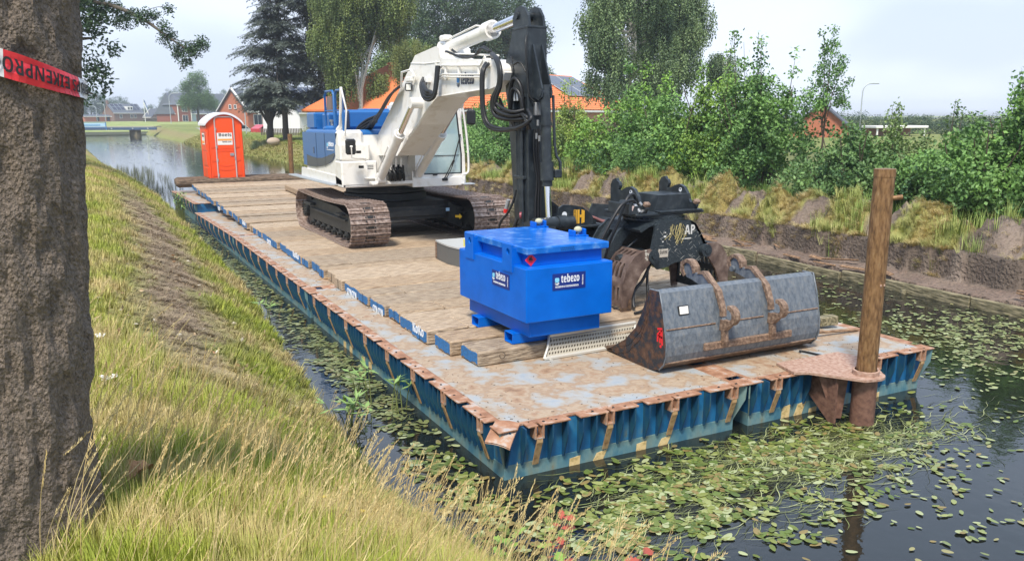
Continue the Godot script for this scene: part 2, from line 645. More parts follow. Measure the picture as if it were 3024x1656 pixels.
	dress(mat("grab_black", Color.WHITE, 0.42), ramp_tex([[0.0, lin_(.010, .015, .02)], [0.62, lin_(.024, .034, .042)], [0.80, lin_(.055, .068, .075)], [0.9, lin_(.18, .19, .18)], [1.0, lin_(.42, .42, .38)]], 0.02, 62, 6, S, 1024, 0.7), Vector3.ONE * 1.4, null, 1.0)
	dress(mat("jaw_rust", Color.WHITE, 0.5, 0.25), ramp_tex([[0.0, lin_(.05, .035, .03)], [0.4, lin_(.12, .08, .065)], [0.7, lin_(.19, .135, .11)], [1.0, lin_(.30, .23, .19)]], 0.01, 63, 5), Vector3.ONE * 1.0)
	mat("grey_paint", lin_(.10, .105, .105), 0.45)
	mat("grey_light", lin_(.42, .43, .42), 0.45)
	mat("panel_alu", lin_(.62, .60, .54), 0.45, 0.3)
	dress(mat("spud", Color.WHITE, 0.55, 0.25), ramp_tex([[0.0, lin_(.06, .035, .018)], [0.35, lin_(.16, .085, .035)], [0.6, lin_(.25, .14, .06)], [0.85, lin_(.30, .19, .09)], [1.0, lin_(.36, .28, .18)]], 0.02, 64, 6, S, 1024, 0.6), Vector3(1.6, 0.35, 1.6), bump_tex(0.03, 65, 3.0), 0.4)
	dress(mat("sleeve", Color.WHITE, 0.65, 0.1), ramp_tex([[0.0, lin_(.09, .045, .035)], [0.5, lin_(.17, .09, .065)], [1.0, lin_(.24, .135, .10)]], 0.03, 66, 4), Vector3.ONE * 1.0)
	dress(mat("bracket_rust", Color.WHITE, 0.75), ramp_tex([[0.0, lin_(.20, .11, .08)], [0.5, lin_(.38, .24, .18)], [1.0, lin_(.46, .36, .30)]], 0.03, 67, 5), Vector3.ONE * 1.2)
	for q in ["tank_blue", "tank_lid", "machine_blue"]: M[q].metallic_specular = 0.3
	# toilet
	mat("orange", lin_(.86, .085, .012), 0.38)
	mat("orange_dark", lin_(.80, .075, .012), 0.4)
	mat("roof_white", lin_(.74, .74, .80), 0.35)
	mat("frame_grey", lin_(.50, .42, .42), 0.4)
	mat("sign_white", lin_(.78, .77, .74), 0.5)
	mat("sign_orange", lin_(.90, .36, .08), 0.5)
	mat("ink", lin_(.012, .012, .014), 0.5)
	# ground
	dress(mat("bank_soil", Color.WHITE, 0.95), ramp_tex([[0.0, lin_(.55, .55, .55)], [0.5, lin_(1, 1, 1)], [1.0, lin_(1.0, 1.0, 1.0)]], 0.03, 71, 5), Vector3.ONE * 0.7, bump_tex(0.04, 72, 14.0, 5), 1.0)
	M["bank_soil"].vertex_color_use_as_albedo = true
	dress(mat("mud", Color.WHITE, 0.9), ramp_tex([[0.0, lin_(.45, .45, .45)], [0.5, lin_(.9, .9, .9)], [1.0, lin_(1.0, 1.0, 1.0)]], 0.03, 73, 6), Vector3.ONE * 0.8, bump_tex(0.035, 74, 16.0, 6), 1.1)
	M["mud"].vertex_color_use_as_albedo = true
	dress(mat("lawn", Color.WHITE, 0.95), ramp_tex([[0.0, lin_(.12, .17, .035)], [0.5, lin_(.20, .27, .06)], [1.0, lin_(.30, .34, .10)]], 0.02, 75, 6), Vector3.ONE * 0.12, bump_tex(0.08, 76, 8.0, 4), 0.8)
	dress(mat("field", Color.WHITE, 0.95), ramp_tex([[0.0, lin_(.15, .20, .05)], [0.5, lin_(.24, .29, .08)], [1.0, lin_(.36, .37, .14)]], 0.02, 77, 6), Vector3.ONE * 0.03)
	var w2 := mat("water", lin_(.012, .014, .012), 0.035)
	w2.metallic_specular = 0.62
	dress(w2, ramp_tex([[0.0, lin_(.7, .75, .7)], [1.0, lin_(1, 1, 1)]], 0.01, 78, 3), Vector3.ONE * 0.2, bump_tex(0.02, 79, 1.6, 4, S, 1024), 0.22)
	w2.uv1_scale = Vector3(0.22, 0.22, 0.22)
	# masonry, roofs
	for e in [["brick_red", [.24, .085, .055]], ["brick_brown", [.20, .12, .09]], ["brick_pink", [.46, .25, .17]], ["brick_orange", [.42, .15, .085]]]:
		var b: Array = e[1]
		dress(mat(e[0], lin_(b[0], b[1], b[2]), 0.9), ramp_tex([[0.0, lin_(.7, .7, .7)], [0.5, lin_(1, 1, 1)], [1.0, lin_(1, 1, 1)]], 0.08, 81, 3), Vector3(0.5, 2.0, 0.5))
	dress(mat("tile_orange", Color.WHITE, 0.7), ramp_tex([[0.0, lin_(.52, .15, .05)], [0.5, lin_(.66, .20, .07)], [1.0, lin_(.72, .26, .11)]], 0.03, 82, 4), Vector3.ONE * 0.4)
	mat("tile_grey", lin_(.075, .085, .11), 0.65)
	mat("tile_slate", lin_(.10, .115, .14), 0.6)
	mat("trim_white", lin_(.76, .76, .74), 0.6)
	mat("plaster", lin_(.72, .72, .74), 0.8)
	mat("pane", lin_(.03, .04, .05), 0.05)
	mat("solar", lin_(.028, .035, .06), 0.12)
	mat("pale_door", lin_(.42, .52, .55), 0.5)
	mat("galvanised", lin_(.45, .50, .52), 0.5, 0.3)
	mat("blue_steel", lin_(.05, .09, .17), 0.5)
	mat("road", lin_(.30, .29, .26), 0.9)
	mat("car_red", lin_(.48, .02, .035), 0.2).clearcoat_enabled = true
	mat("car_white", lin_(.72, .74, .76), 0.2).clearcoat_enabled = true
	mat("stone", lin_(.42, .34, .27), 0.85)
	# plants
	dress(mat("oak_bark", Color.WHITE, 0.95), ramp_tex([[0.0, lin_(.03, .024, .02)], [0.35, lin_(.10, .082, .065)], [0.6, lin_(.175, .14, .112)], [0.88, lin_(.225, .19, .155)], [1.0, lin_(.38, .36, .31)]], 0.02, 91, 7, S, 1024, 0.75), Vector3(2.6, 1.7, 2.6), bump_tex(0.025, 92, 24.0, 5, S, 1024), 1.2)
	dress(mat("bark", Color.WHITE, 0.9), ramp_tex([[0.0, lin_(.03, .025, .02)], [0.6, lin_(.11, .095, .075)], [1.0, lin_(.2, .17, .14)]], 0.04, 93, 4), Vector3(2, 0.6, 2))
	dress(mat("birch_bark", Color.WHITE, 0.8), ramp_tex([[0.0, lin_(.03, .028, .025)], [0.28, lin_(.12, .11, .10)], [0.36, lin_(.62, .60, .56)], [1.0, lin_(.76, .74, .70)]], 0.03, 94, 4), Vector3(0.5, 1.6, 0.5))
	for e in [["leaf", 0.55, 0.45], ["needle", 0.6, 0.15], ["grass_blade", 0.7, 0.4], ["pad", 0.42, 0.0]]:
		var l := mat(e[0], Color.WHITE, e[1])
		l.vertex_color_use_as_albedo = true
		if e[2] > 0.0:
			l.backlight_enabled = true
			l.backlight = Color(e[2], e[2], e[2])
	mat("twig", lin_(.09, .07, .05), 0.9)
	mat("dead_leaf", lin_(.40, .22, .11), 0.8)
	mat("petal_white", lin_(.78, .78, .74), 0.7)
	mat("petal_yellow", lin_(.85, .66, .03), 0.7)
	mat("tape_red", lin_(.78, .04, .06), 0.4)
	mat("tape_white", lin_(.74, .74, .76), 0.4)
	mat("cloth", lin_(.22, .10, .10), 0.9)


func lin_(r: float, g: float, b: float) -> Color:
	return Color(r, g, b)


func line_at(p: PackedVector2Array, z: float) -> float:   # p: (z, x) with z falling
	if z >= p[0].x: return p[0].y
	for i in p.size() - 1:
		if z >= p[i + 1].x:
			return lerpf(p[i].y, p[i + 1].y, (z - p[i].x) / (p[i + 1].x - p[i].x))
	return p[-1].y


var LW := P2([20, 9.0, 8, 4.4, 6, 3.2, 3, 0.35, 2, -0.28, 1.2, -0.58, 0.6, -0.68, -0.38, -0.84, -3.3, -0.70, -9.5, -0.36, -18, -0.30, -25, -0.26, -38, -0.6, -56, -1.27, -86, -1.85, -170, -3.0])
var RW := P2([20, 8.5, 6, 8.7, -1.4, 8.84, -5.3, 8.96, -18.5, 9.05, -30, 9.1, -49.6, 9.35, -62, 9.0, -87, 8.87, -170, 9.5])
var gn := FastNoiseLite.new()
var gf := FastNoiseLite.new()


func lw(z: float) -> float:
	return line_at(LW, z) + 0.07 * gn.get_noise_2d(z * 9.0, 3.0)


func rw(z: float) -> float:
	return line_at(RW, z)


func left_y(x: float, z: float) -> float:
	var t := lw(z) - x
	var y: float
	if t < 0.0:
		y = t * 0.5
	else:
		y = 1.13 * (1.0 - pow(1.0 - clampf(t / 2.5, 0.0, 1.0), 1.55))
		y += minf(t * 2.0, 1.0) * (0.05 * gn.get_noise_2d(x * 11.0, z * 11.0) + 0.025 * gn.get_noise_2d(x * 42.0, z * 42.0))
		y += 0.05 * clampf(1.0 - t * 5.0, 0.0, 1.0) * (t * 5.0)
	return y + smoothstep(-100.0, -260.0, z) * 1.0


func right_base(z: float) -> float:
	return lerpf(0.62, 1.08, smoothstep(-24.0, -44.0, z)) + smoothstep(-110.0, -220.0, z) * 1.2


func right_y(x: float, z: float) -> float:
	var t := x - rw(z)
	var cut := smoothstep(-34.0, -27.0, z)    # 1 along the dug bank, 0 along the mown lawn further on
	var b := right_base(z)
	var lawn: float = t * 0.5 if t < 0.0 else b * (1.0 - pow(1.0 - clampf(t / 3.0, 0.0, 1.0), 1.7)) + 0.05 * gn.get_noise_2d(x * 6.0, z * 6.0)
	if cut <= 0.0:
		return lawn
	var e := 0.55 + 0.10 * gn.get_noise_2d(z * 14.0, 50.0) + 0.05 * gn.get_noise_2d(z * 60.0, 20.0)   # where the cut face stands
	var dug: float
	if t < 0.06:
		dug = -0.4
	elif t < e:
		dug = 0.15 + 0.10 * (t - 0.06) / e + 0.05 * gf.get_noise_2d(x * 30.0, z * 30.0)
	else:
		var w := 0.05 + 0.05 * absf(gn.get_noise_2d(z * 30.0, 7.0))
		dug = lerpf(0.22, b + 0.05, clampf((t - e) / w, 0.0, 1.0))
		if t > e + w:
			dug += mound(x, z, t)
			dug += 0.05 * gf.get_noise_2d(x * 16.0, z * 16.0) * minf(1.0, (t - e - w) * 4.0)
	return lerpf(lawn, dug, cut)


# heaps of dug sods and peat along the top of the cut bank: z, distance from the water, radius, height
var HEAPS := [[-1.3, 1.55, 0.55, 0.34], [-1.9, 1.35, 0.5, 0.30], [-2.7, 1.5, 0.62, 0.44], [-3.4, 1.3, 0.45, 0.34], [-4.3, 1.5, 0.7, 0.50], [-5.2, 1.3, 0.5, 0.40], [-5.9, 1.6, 0.55, 0.52], [-6.8, 1.5, 0.7, 0.44], [-7.7, 1.4, 0.5, 0.48], [-8.6, 1.6, 0.6, 0.42], [-9.4, 1.4, 0.55, 0.62], [-10.4, 1.6, 0.7, 0.44], [-11.4, 1.5, 0.55, 0.58], [-12.4, 1.45, 0.6, 0.46], [-13.8, 1.6, 0.7, 0.52], [-15.2, 1.5, 0.6, 0.42], [-16.6, 1.6, 0.6, 0.5], [-18.0, 1.7, 0.7, 0.38], [-20.0, 1.7, 0.7, 0.45], [-22.5, 1.7, 0.8, 0.38], [-25.0, 1.7, 0.8, 0.34], [0.0, 1.5, 0.6, 0.36], [1.4, 1.5, 0.6, 0.32], [2.8, 1.6, 0.6, 0.3]]


func mound(x: float, z: float, t: float) -> float:
	var s := 0.0
	for h in HEAPS:
		var dz: float = z - h[0]
		if absf(dz) > 1.2:
			continue
		var d: float = Vector2(dz, t - h[1]).length() / h[2] + 0.28 * gf.get_noise_2d(x * 22.0, z * 22.0)
		if d < 1.0:
			s = maxf(s, 1.2 * h[3] * (1.0 - d * d) * (1.0 + 0.35 * gf.get_noise_2d(x * 55.0, z * 55.0)))
	return s


func soil_there(x: float, z: float) -> bool:   # bare peat rather than sods on top of the bank
	return gn.get_noise_2d(x * 5.0 + 100.0, z * 9.0) > 0.12


func bank_tint(x: float, z: float) -> Color:
	var t := lw(z) - x
	var k := gn.get_noise_2d(x * 7.0, z * 5.0)
	var q := t + 0.25 * k + 0.15 * gn.get_noise_2d(x * 20.0, z * 20.0)
	var green := hex("97a146", 0.7)
	var straw := hex("c9b478", 0.7)
	var thatch := hex("94795c", 0.6)
	var c := green.lerp(straw, clampf(0.5 + k * 1.4, 0.0, 1.0))
	var band := exp(-pow((q - 1.15) / 0.45, 2.0)) * smoothstep(-1.0, -4.0, z) * smoothstep(-30.0, -14.0, z)
	c = c.lerp(thatch, clampf(band * 1.15, 0.0, 0.95))
	if q < 0.12:
		c = c.lerp(hex("4a4030", 0.6), 0.8)
	return c


func ground_and_water() -> void:
	gn.seed = 4
	gn.frequency = 0.09
	gn.fractal_octaves = 3
	gf.seed = 9
	gf.frequency = 0.09
	gf.fractal_octaves = 4
	# canal water
	var b := MB.new()
	b.face([Vector3(-60, 0, 40), Vector3(60, 0, 40), Vector3(60, 0, -172), Vector3(-60, 0, -172)], Vector3.UP)
	setting("water", b, M["water"], "dark still canal water reflecting a pale sky")
	b = MB.new()
	b.face([Vector3(-60, -1.1, 40), Vector3(60, -1.1, 40), Vector3(60, -1.1, -172), Vector3(-60, -1.1, -172)], Vector3.UP)
	setting("canal_bed", b, mat("bed", lin(.02, .018, .012), 0.9), "dark bed of the canal")
	# left bank
	var zs := PackedFloat32Array()
	var z := 9.0
	while z > -34.0:
		zs.append(z)
		z -= 0.16 if z < 3.0 and z > -8.0 else 0.4
	while z > -175.0:
		zs.append(z)
		z -= 4.0
	zs.append(-175.0)
	var ts := PackedFloat32Array([-1.5, -0.4, -0.1, 0.0])
	var t := 0.1
	while t < 4.0:
		ts.append(t)
		t += 0.1 if t < 2.8 else 0.3
	ts.append_array(PackedFloat32Array([5.0, 7.0, 12.0, 30.0, 90.0, 400.0]))
	var fl := func(i, j): var q: float = lw(zs[i]) - ts[j]; return Vector3(q, left_y(q, zs[i]), zs[i])
	var cl := func(i, j): return bank_tint(lw(zs[i]) - ts[j], zs[i])
	b = MB.new()
	b.sheet(zs.size() - 1, ts.size() - 1, fl, Vector3.UP, cl)
	setting("left_bank_ground", b, M["bank_soil"], "mown sloping canal bank of dry and green grass")
	# right bank: dug edge nearby, lawn and field beyond
	var zr := PackedFloat32Array()
	z = 8.0
	while z > -34.0:
		zr.append(z)
		z -= 0.09 if z < 1.0 and z > -16.0 else 0.22
	while z > -176.0:
		zr.append(z)
		z -= 2.0
	var tr := PackedFloat32Array([-0.5, 0.0, 0.05, 0.07, 0.2, 0.35])
	t = 0.43
	while t < 0.8:
		tr.append(t)
		t += 0.035
	while t < 2.6:
		tr.append(t)
		t += 0.09
	tr.append_array(PackedFloat32Array([3.0, 3.6, 5.0, 9.0, 20.0, 60.0, 200.0, 600.0]))
	var fr := func(i, j): var q: float = rw(zr[i]) + tr[j]; return Vector3(q, right_y(q, zr[i]), zr[i])
	var peat := lin_(.125, .095, .075)
	var peat_dry := lin_(.26, .205, .165)
	var sod := lin_(.30, .24, .085)
	var turf := lin_(.20, .25, .055)
	var cr := func(i, j):
		var q: float = rw(zr[i]) + tr[j]
		var tt: float = tr[j]
		var w: float = zr[i]
		var lawn: Color = turf.lerp(lin_(.30, .32, .10), clampf(0.5 + gn.get_noise_2d(q * 2.0, w * 2.0), 0.0, 1.0)).lerp(lin_(.30, .25, .11), clampf(1.0 - absf(tt - 1.2) * 0.8, 0.0, 0.8))
		if w < -30.0: return lawn
		var n := gf.get_noise_2d(q * 14.0, w * 14.0)
		var c: Color = peat.lerp(peat_dry, clampf(0.45 + n * 1.3 - (0.35 if tt > 0.5 and tt < 0.75 else 0.0), 0.0, 1.0))
		if tt < 0.5: c = c.lerp(lin_(.23, .165, .13), 0.6)
		if tt > 0.72 and not soil_there(q, w): c = sod.lerp(turf, clampf(0.3 + gn.get_noise_2d(q * 12.0, w * 12.0), 0.0, 0.8))
		if tt > 2.7: c = turf.lerp(peat, 0.3)
		return c
	b = MB.new()
	b.sheet(zr.size() - 1, tr.size() - 1, fr, Vector3.UP, cr)
	setting("right_bank_ground", b, M["mud"], "freshly dug peat bank with heaps of soil and dry sods")
	# land beyond the end of the canal
	b = MB.new()
	var fz := [-175.0, -180.0, -200.0, -230.0, -260.0, -300.0, -500.0, -1200.0]
	var fx := [-900.0, -200.0, -60.0, -10.0, 10.0, 40.0, 120.0, 400.0, 900.0]
	var ff := func(i, j): return Vector3(fx[j], lerpf(0.5, 2.2, clampf((-175.0 - fz[i]) / 60.0, 0.0, 1.0)) if absf(fx[j]) < 30.0 else 2.2 + 0.3 * sin(fx[j] * 0.01), fz[i])
	b.sheet(fz.size() - 1, fx.size() - 1, ff, Vector3.UP)
	setting("field", b, M["field"], "grass field beyond the bridge")
	# timber sheet piling along the dug edge
	var pl := thing("timber_revetment", "low weathered timber edging along the foot of the dug peat bank", "timber edging", Vector3(8.9, 0, -5))
	var zz := 4.0
	var k := 0
	while zz > -26.0:
		var l := rnd(1.7, 2.6)
		var x0 := rw(zz) + rnd(-0.03, 0.03)
		var x1 := rw(zz - l) + rnd(-0.03, 0.03)
		var y := 0.14 + rnd(-0.035, 0.045)
		var d := Vector3(x1 - x0, rnd(-0.03, 0.03), -l)
		b = MB.new()
		b.box(Vector3((x0 + x1) / 2, y - 0.2, zz - l / 2), Vector3(0.07, 0.4, l - 0.02), Basis.looking_at(d, Vector3.UP), 0.012)
		put("plank", b, M["old_timber"], pl)
		zz -= l
		k += 1
	for i in 12:
		b = MB.new()
		var q := 3.0 - i * 2.1
		b.cyl(Vector3(rw(q) - 0.09, -0.6, q), Vector3(rw(q) - 0.09, 0.06 + rnd(0, 0.06), q), 0.05, 0.045, 8)
		put("pile", b, M["old_timber"], pl)
	# splintered boards and roots pulled out of the old edge
	for i in 26:
		var q := rnd(-13.0, 1.2)
		var tt := rnd(0.02, 0.42)
		var l := rnd(0.25, 0.9)
		var p := Vector3(rw(q) + tt, 0.2 + tt * 0.2, q)
		b = MB.new()
		b.box(p, Vector3(rnd(0.03, 0.1), 0.02, l), Basis(Vector3.UP, rnd(-0.5, 0.5)) * Basis(Vector3.RIGHT, rnd(-0.15, 0.15)) * Basis(Vector3.BACK, rnd(-0.5, 0.5)), 0.004)
		put("loose_board", b, M["splinter"], pl)


func rise(z: float) -> float:   # the lightly loaded far end rides higher
	if z > -12.2: return 0.0
	if z > -18.3: return lerpf(0.0, 0.12, (-12.2 - z) / 6.1)
	return lerpf(0.12, 0.235, (-18.3 - z) / 6.1)


func rib_mesh(depth: float) -> ArrayMesh:   # local: plate in the plane x (outwards, -x) / y, thin along z
	var b := MB.new()
	var k := depth
	b.front(P2([0.0, -0.012, -k + 0.004, -0.012, -k + 0.004, -0.13, -k * 0.86, -0.17, -k * 0.55, -0.25, -k * 0.28, -0.325, 0.0, -0.33]), -0.006, 0.006)
	return b.mesh()


func strap_mesh(depth: float) -> Array:
	var a := MB.new()
	var k := depth
	a.box(Vector3(-k * 0.5 - 0.004, -0.055, 0.034), Vector3(k, 0.11, 0.016), Basis.IDENTITY, 0.003)
	a.box(Vector3(-k * 0.5 - 0.004, -0.055, -0.034), Vector3(k, 0.11, 0.016), Basis.IDENTITY, 0.003)
	a.box(Vector3(-k * 0.5 - 0.004, -0.102, 0.0), Vector3(k, 0.016, 0.052), Basis.IDENTITY, 0.003)
	var b := MB.new()
	b.front(P2([-k - 0.002, -0.11, -k + 0.008, -0.11, -k * 0.86 + 0.01, -0.17, -k * 0.55 + 0.01, -0.25, -0.012, -0.34, -0.02, -0.345, -k * 0.55, -0.255, -k * 0.86, -0.175, -k - 0.002, -0.14]), -0.026, 0.026)
	return [a.mesh(), b.mesh()]


# one side of a pontoon: straps every 0.61 m, notched edge plates and tapered ribs.
# u runs along the edge, out points away from the hull, all in the pontoon's own frame
func edge_side(p: Node3D, o: Vector3, u: Vector3, out: Vector3, length: float, full: bool, ribm: ArrayMesh, strapm: Array) -> void:
	var w := 0.125
	var inw := -out
	var per := 0.745 if length > 4.0 else 0.655
	var first := 0.355 if length < 4.0 else 0.355 - 0.126
	var st := []      # strap places
	var q0 := first
	while q0 < length - 0.15:
		st.append(q0)
		q0 += per
	var nt := [first - 0.145]     # notch places
	for i in st.size() - 1: nt.append((st[i] + st[i + 1]) / 2)
	if length - st[-1] > 0.25: nt.append(st[-1] + 0.16)
	var bs := Basis(-out, Vector3.UP, (-out).cross(Vector3.UP))
	var cuts := [0.0]
	for q in nt:
		if q - 0.045 > 0.03 and q + 0.045 < length - 0.03:
			cuts.append(q - 0.045)
			cuts.append(q + 0.045)
	cuts.append(length)
	for i in range(0, cuts.size(), 2):
		var b := MB.new()
		var s0: float = cuts[i]
		var s1: float = cuts[i + 1]
		var c := -1.0
		if full:
			for q in st:
				if q > s0 + 0.04 and q < s1 - 0.04: c = q
		if c > 0.0:   # a slot over the coupling socket
			for q in [[s0, c - 0.012], [c + 0.012, s1]]:
				var m: float = (q[0] + q[1]) / 2
				b.box(o + u * m + inw * (w / 2), (u * (q[1] - q[0])).abs() + (out * w).abs() + Vector3(0, 0.014, 0), Basis.IDENTITY, 0.003)
			b.box(o + u * c + inw * (w - 0.03), (u * 0.024).abs() + (out * 0.06).abs() + Vector3(0, 0.0135, 0))
		else:
			b.box(o + u * ((s0 + s1) / 2) + inw * (w / 2), (u * (s1 - s0)).abs() + (out * w).abs() + Vector3(0, 0.014, 0), Basis.IDENTITY, 0.003)
		if i + 2 < cuts.size():   # strip behind the notch
			b.box(o + u * ((s1 + cuts[i + 2]) / 2) + inw * (w - 0.02), (u * 0.09).abs() + (out * 0.04).abs() + Vector3(0, 0.0135, 0))
		put("edge_plate", b, M["lip"], p, true)
		if full and c > 0.0:
			var hb := MB.new()
			for q in [-0.14, 0.06, 0.17]:
				if c + q < s0 + 0.03 or c + q > s1 - 0.03: continue
				hb.cyl(o + u * (c + q) + inw * rnd(0.045, 0.06), o + u * (c + q) + inw * 0.05 + Vector3(0, 0.0085, 0), 0.013, 0.013, 8)
			if hb.v.size(): put("bolt_hole", hb, M["dark_hole"], p, true).set_meta("kind", "stuff")
	if not full: return
	for i in st.size():
		for q in [-0.30, -0.19, -0.075, 0.13, 0.24, 0.345] if length > 4.0 else [-0.26, -0.12, 0.13, 0.25, 0.34]:
			var s: float = st[i] + q + rnd(-0.008, 0.008)
			if s < 0.05 or s > length - 0.05 or (i + 1 < st.size() and s > st[i + 1] - 0.33 and q > 0.3): continue
			var r := MeshInstance3D.new()
			r.name = "rib"
			r.mesh = ribm
			r.material_override = M["rib"]
			r.transform = Transform3D(bs * Basis(Vector3.UP, rnd(-0.05, 0.05)), o + u * s + inw * 0.09)
			p.add_child(r, true)
		for k in 2:
			var r := MeshInstance3D.new()
			r.name = ["coupling_socket", "coupling_strap"][k]
			r.mesh = strapm[k]
			r.material_override = M["lip" if k == 0 else "strap"]
			r.transform = Transform3D(bs, o + u * st[i] + inw * 0.09)
			p.add_child(r, true)


func barge() -> void:
	var bg := thing("work_barge", "blue and rust coloured barge of coupled steel pontoons with ribbed sides", "barge", Vector3.ZERO)
	var ribm := rib_mesh(0.09)
	var strapm := strap_mesh(0.09)
	var L := 6.1
	for r in 2:
		for k in 4:
			var p := Node3D.new()
			p.name = "pontoon"
			var z0 := -k * L
			p.position = Vector3(r * 2.49, H + rise(z0), z0)
			p.rotation.x = -atan2(rise(z0 - L) - rise(z0), L)
			bg.add_child(p, true)
			var W := 2.486
			var len := L - 0.004
			var b := MB.new()
			b.box(Vector3(W / 2, -0.165, -len / 2), Vector3(W - 0.18, 0.31, len - 0.18), Basis.IDENTITY, 0.004)
			put("hull", b, M["hull_blue"], p, true)
			b = MB.new()
			b.box(Vector3(W / 2, -0.9, -len / 2), Vector3(W - 0.176, 1.16, len - 0.176), Basis.IDENTITY, 0.004)
			put("hull_belt", b, M["hull"], p, true)
			b = MB.new()
			b.box(Vector3(W / 2, -0.001, -len / 2), Vector3(W - 0.256, 0.016, len - 0.256), Basis.IDENTITY, 0.003)
			put("deck_plate", b, M["deck"], p, true)
			edge_side(p, Vector3(0, 0, -0.126), Vector3(0, 0, -1), Vector3(-1, 0, 0), len - 0.252, r == 0, ribm, strapm)
			edge_side(p, Vector3(W, 0, -0.126), Vector3(0, 0, -1), Vector3(1, 0, 0), len - 0.252, false, ribm, strapm)
			edge_side(p, Vector3(0.0, 0, 0), Vector3(1, 0, 0), Vector3(0, 0, 1), W, k == 0, ribm, strapm)
			edge_side(p, Vector3(0.0, 0, -len), Vector3(1, 0, 0), Vector3(0, 0, -1), W, false, ribm, strapm)
			# corner gussets
			for cx in [[0.0, -1.0], [W, 1.0]]:
				for cz in [[0.0, 1.0], [-len, -1.0]]:
					if not (k == 0 or (r == 0 and cx[1] < 0)): continue
					b = MB.new()
					var o := Vector3(cx[0] - cx[1] * 0.09, 0, cz[0] - cz[1] * 0.09)
					var d := Vector3(cx[1], 0, cz[1]).normalized()
					b.prism(P2([0.0, -0.008, 0.11, -0.008, 0.10, -0.14, 0.0, -0.34]), o - d.cross(Vector3.UP) * 0.006, d, Vector3.UP, d.cross(Vector3.UP) * 0.012)
					put("corner_gusset", b, M["hull"], p, true)
			if r == 0 and k == 0:   # buckled plate over the near corner
				b = MB.new()
				var f := func(i, j):
					var a: float = i / 4.0
					var e: float = j / 4.0
					var q := Vector3(0.16, 0.012, -0.16).lerp(Vector3(-0.03, -0.012, 0.03), a) + Vector3(-1, 0, -1).normalized() * (e - 0.5) * -0.20
					q.y += -0.05 * a * a + 0.012 * (1.0 - pow(2.0 * e - 1.0, 2.0)) - 0.03 * (e * a)
					return q
				b.sheet(4, 4, f, Vector3.UP)
				var f2 := func(i, j): var q: Vector3 = f.call(i, j); q.y -= 0.012; return q
				b.sheet(4, 4, f2, Vector3.DOWN)
				put("bent_corner_plate", b, M["lip"], p, true)
	# yellowed draught marks by the waterline
	for q in [[0.67, 0], [0.87, 1], [1.33, 0], [1.53, 1], [2.98, 0], [3.12, 1], [3.33, 2], [4.2, 2]]:
		var b := MB.new()
		var sk: float = 0.06 if q[1] == 1 else 0.0
		var h: float = 0.12 if q[0] > 2.9 and q[0] < 3.2 else 0.075
		if q[1] == 2: h = 0.05
		b.front(P2([q[0], -0.06, q[0] + 0.10, -0.06, q[0] + 0.11 + sk, h, q[0] + sk + 0.01, h - 0.012]), -0.089, -0.084)
		put("draught_mark", b, M["draft_mark"], bg)
	for q in [-4.41, -4.15, -3.65, -3.40]:
		var b := MB.new()
		b.side(P2([q, -0.05, q - 0.10, -0.05, q - 0.09, 0.07, q + 0.01, 0.075]), 0.084, 0.089)
		put("draught_mark", b, M["draft_mark"], bg)
	# bracket that guides the near spud
	var sx := 3.555
	var sz := 0.34
	var b := MB.new()
	var pl := [3.02, 0.0, 3.14, 0.06, 3.40, 0.47]
	pl.append_array(arc(Vector2(sx, sz), 0.165, 115, 20, 6))
	pl.append_array([3.86, 0.2, 3.98, 0.0, 3.92, -0.30, 3.10, -0.30])
	b.plan(P2(pl), H + 0.012, H + 0.034)
	var sp := put("spud_bracket", b, M["bracket_rust"], bg)
	b = MB.new()
	b.cyl(Vector3(sx, -0.7, sz), Vector3(sx, H + 0.01, sz), 0.107, 0.107, 28)
	put("spud_sleeve", b, M["sleeve"], sp)
	b = MB.new()
	b.lathe([Vector2(0.098, H + 0.034), Vector2(0.116, H + 0.034), Vector2(0.116, H + 0.075), Vector2(0.098, H + 0.078)], Vector3(sx, 0, sz), Vector3.UP, 28)
	put("sleeve_collar", b, M["bracket_rust"], sp)
	b = MB.new()
	b.side(P2([-0.07, H + 0.01, 0.25, H + 0.01, 0.25, -0.05, -0.07, 0.2]), 3.30, 3.32)
	b.prism(P2([0.0, 0.0, 0.28, 0.0, 0.24, -0.42, 0.16, -0.42]), Vector3(3.22, H + 0.01, 0.10), Vector3(1, 0, 0.55).normalized(), Vector3.UP, Vector3(0.006, 0, -0.012))
	put("gusset", b, M["sleeve"], sp)
	# debris on the deck
	var d := MB.new()
	for i in 700:
		var x := rnd(0.15, 4.9)
		var z := -pow(R.randf(), 1.4) * 1.5 - 0.06
		if i > 380:
			x = rnd(0.12, 0.5)
			z = -rnd(0.1, 14.0)
		var s := rnd(0.002, 0.008)
		d.box(Vector3(x, H + 0.007 + s * 0.3, z), Vector3(s * rnd(1, 3.5), s * 0.6, s), Basis(Vector3.UP, rnd(0, TAU)), s * 0.2)
	put("dirt_crumbs", d, M["twig"], bg).set_meta("kind", "stuff")


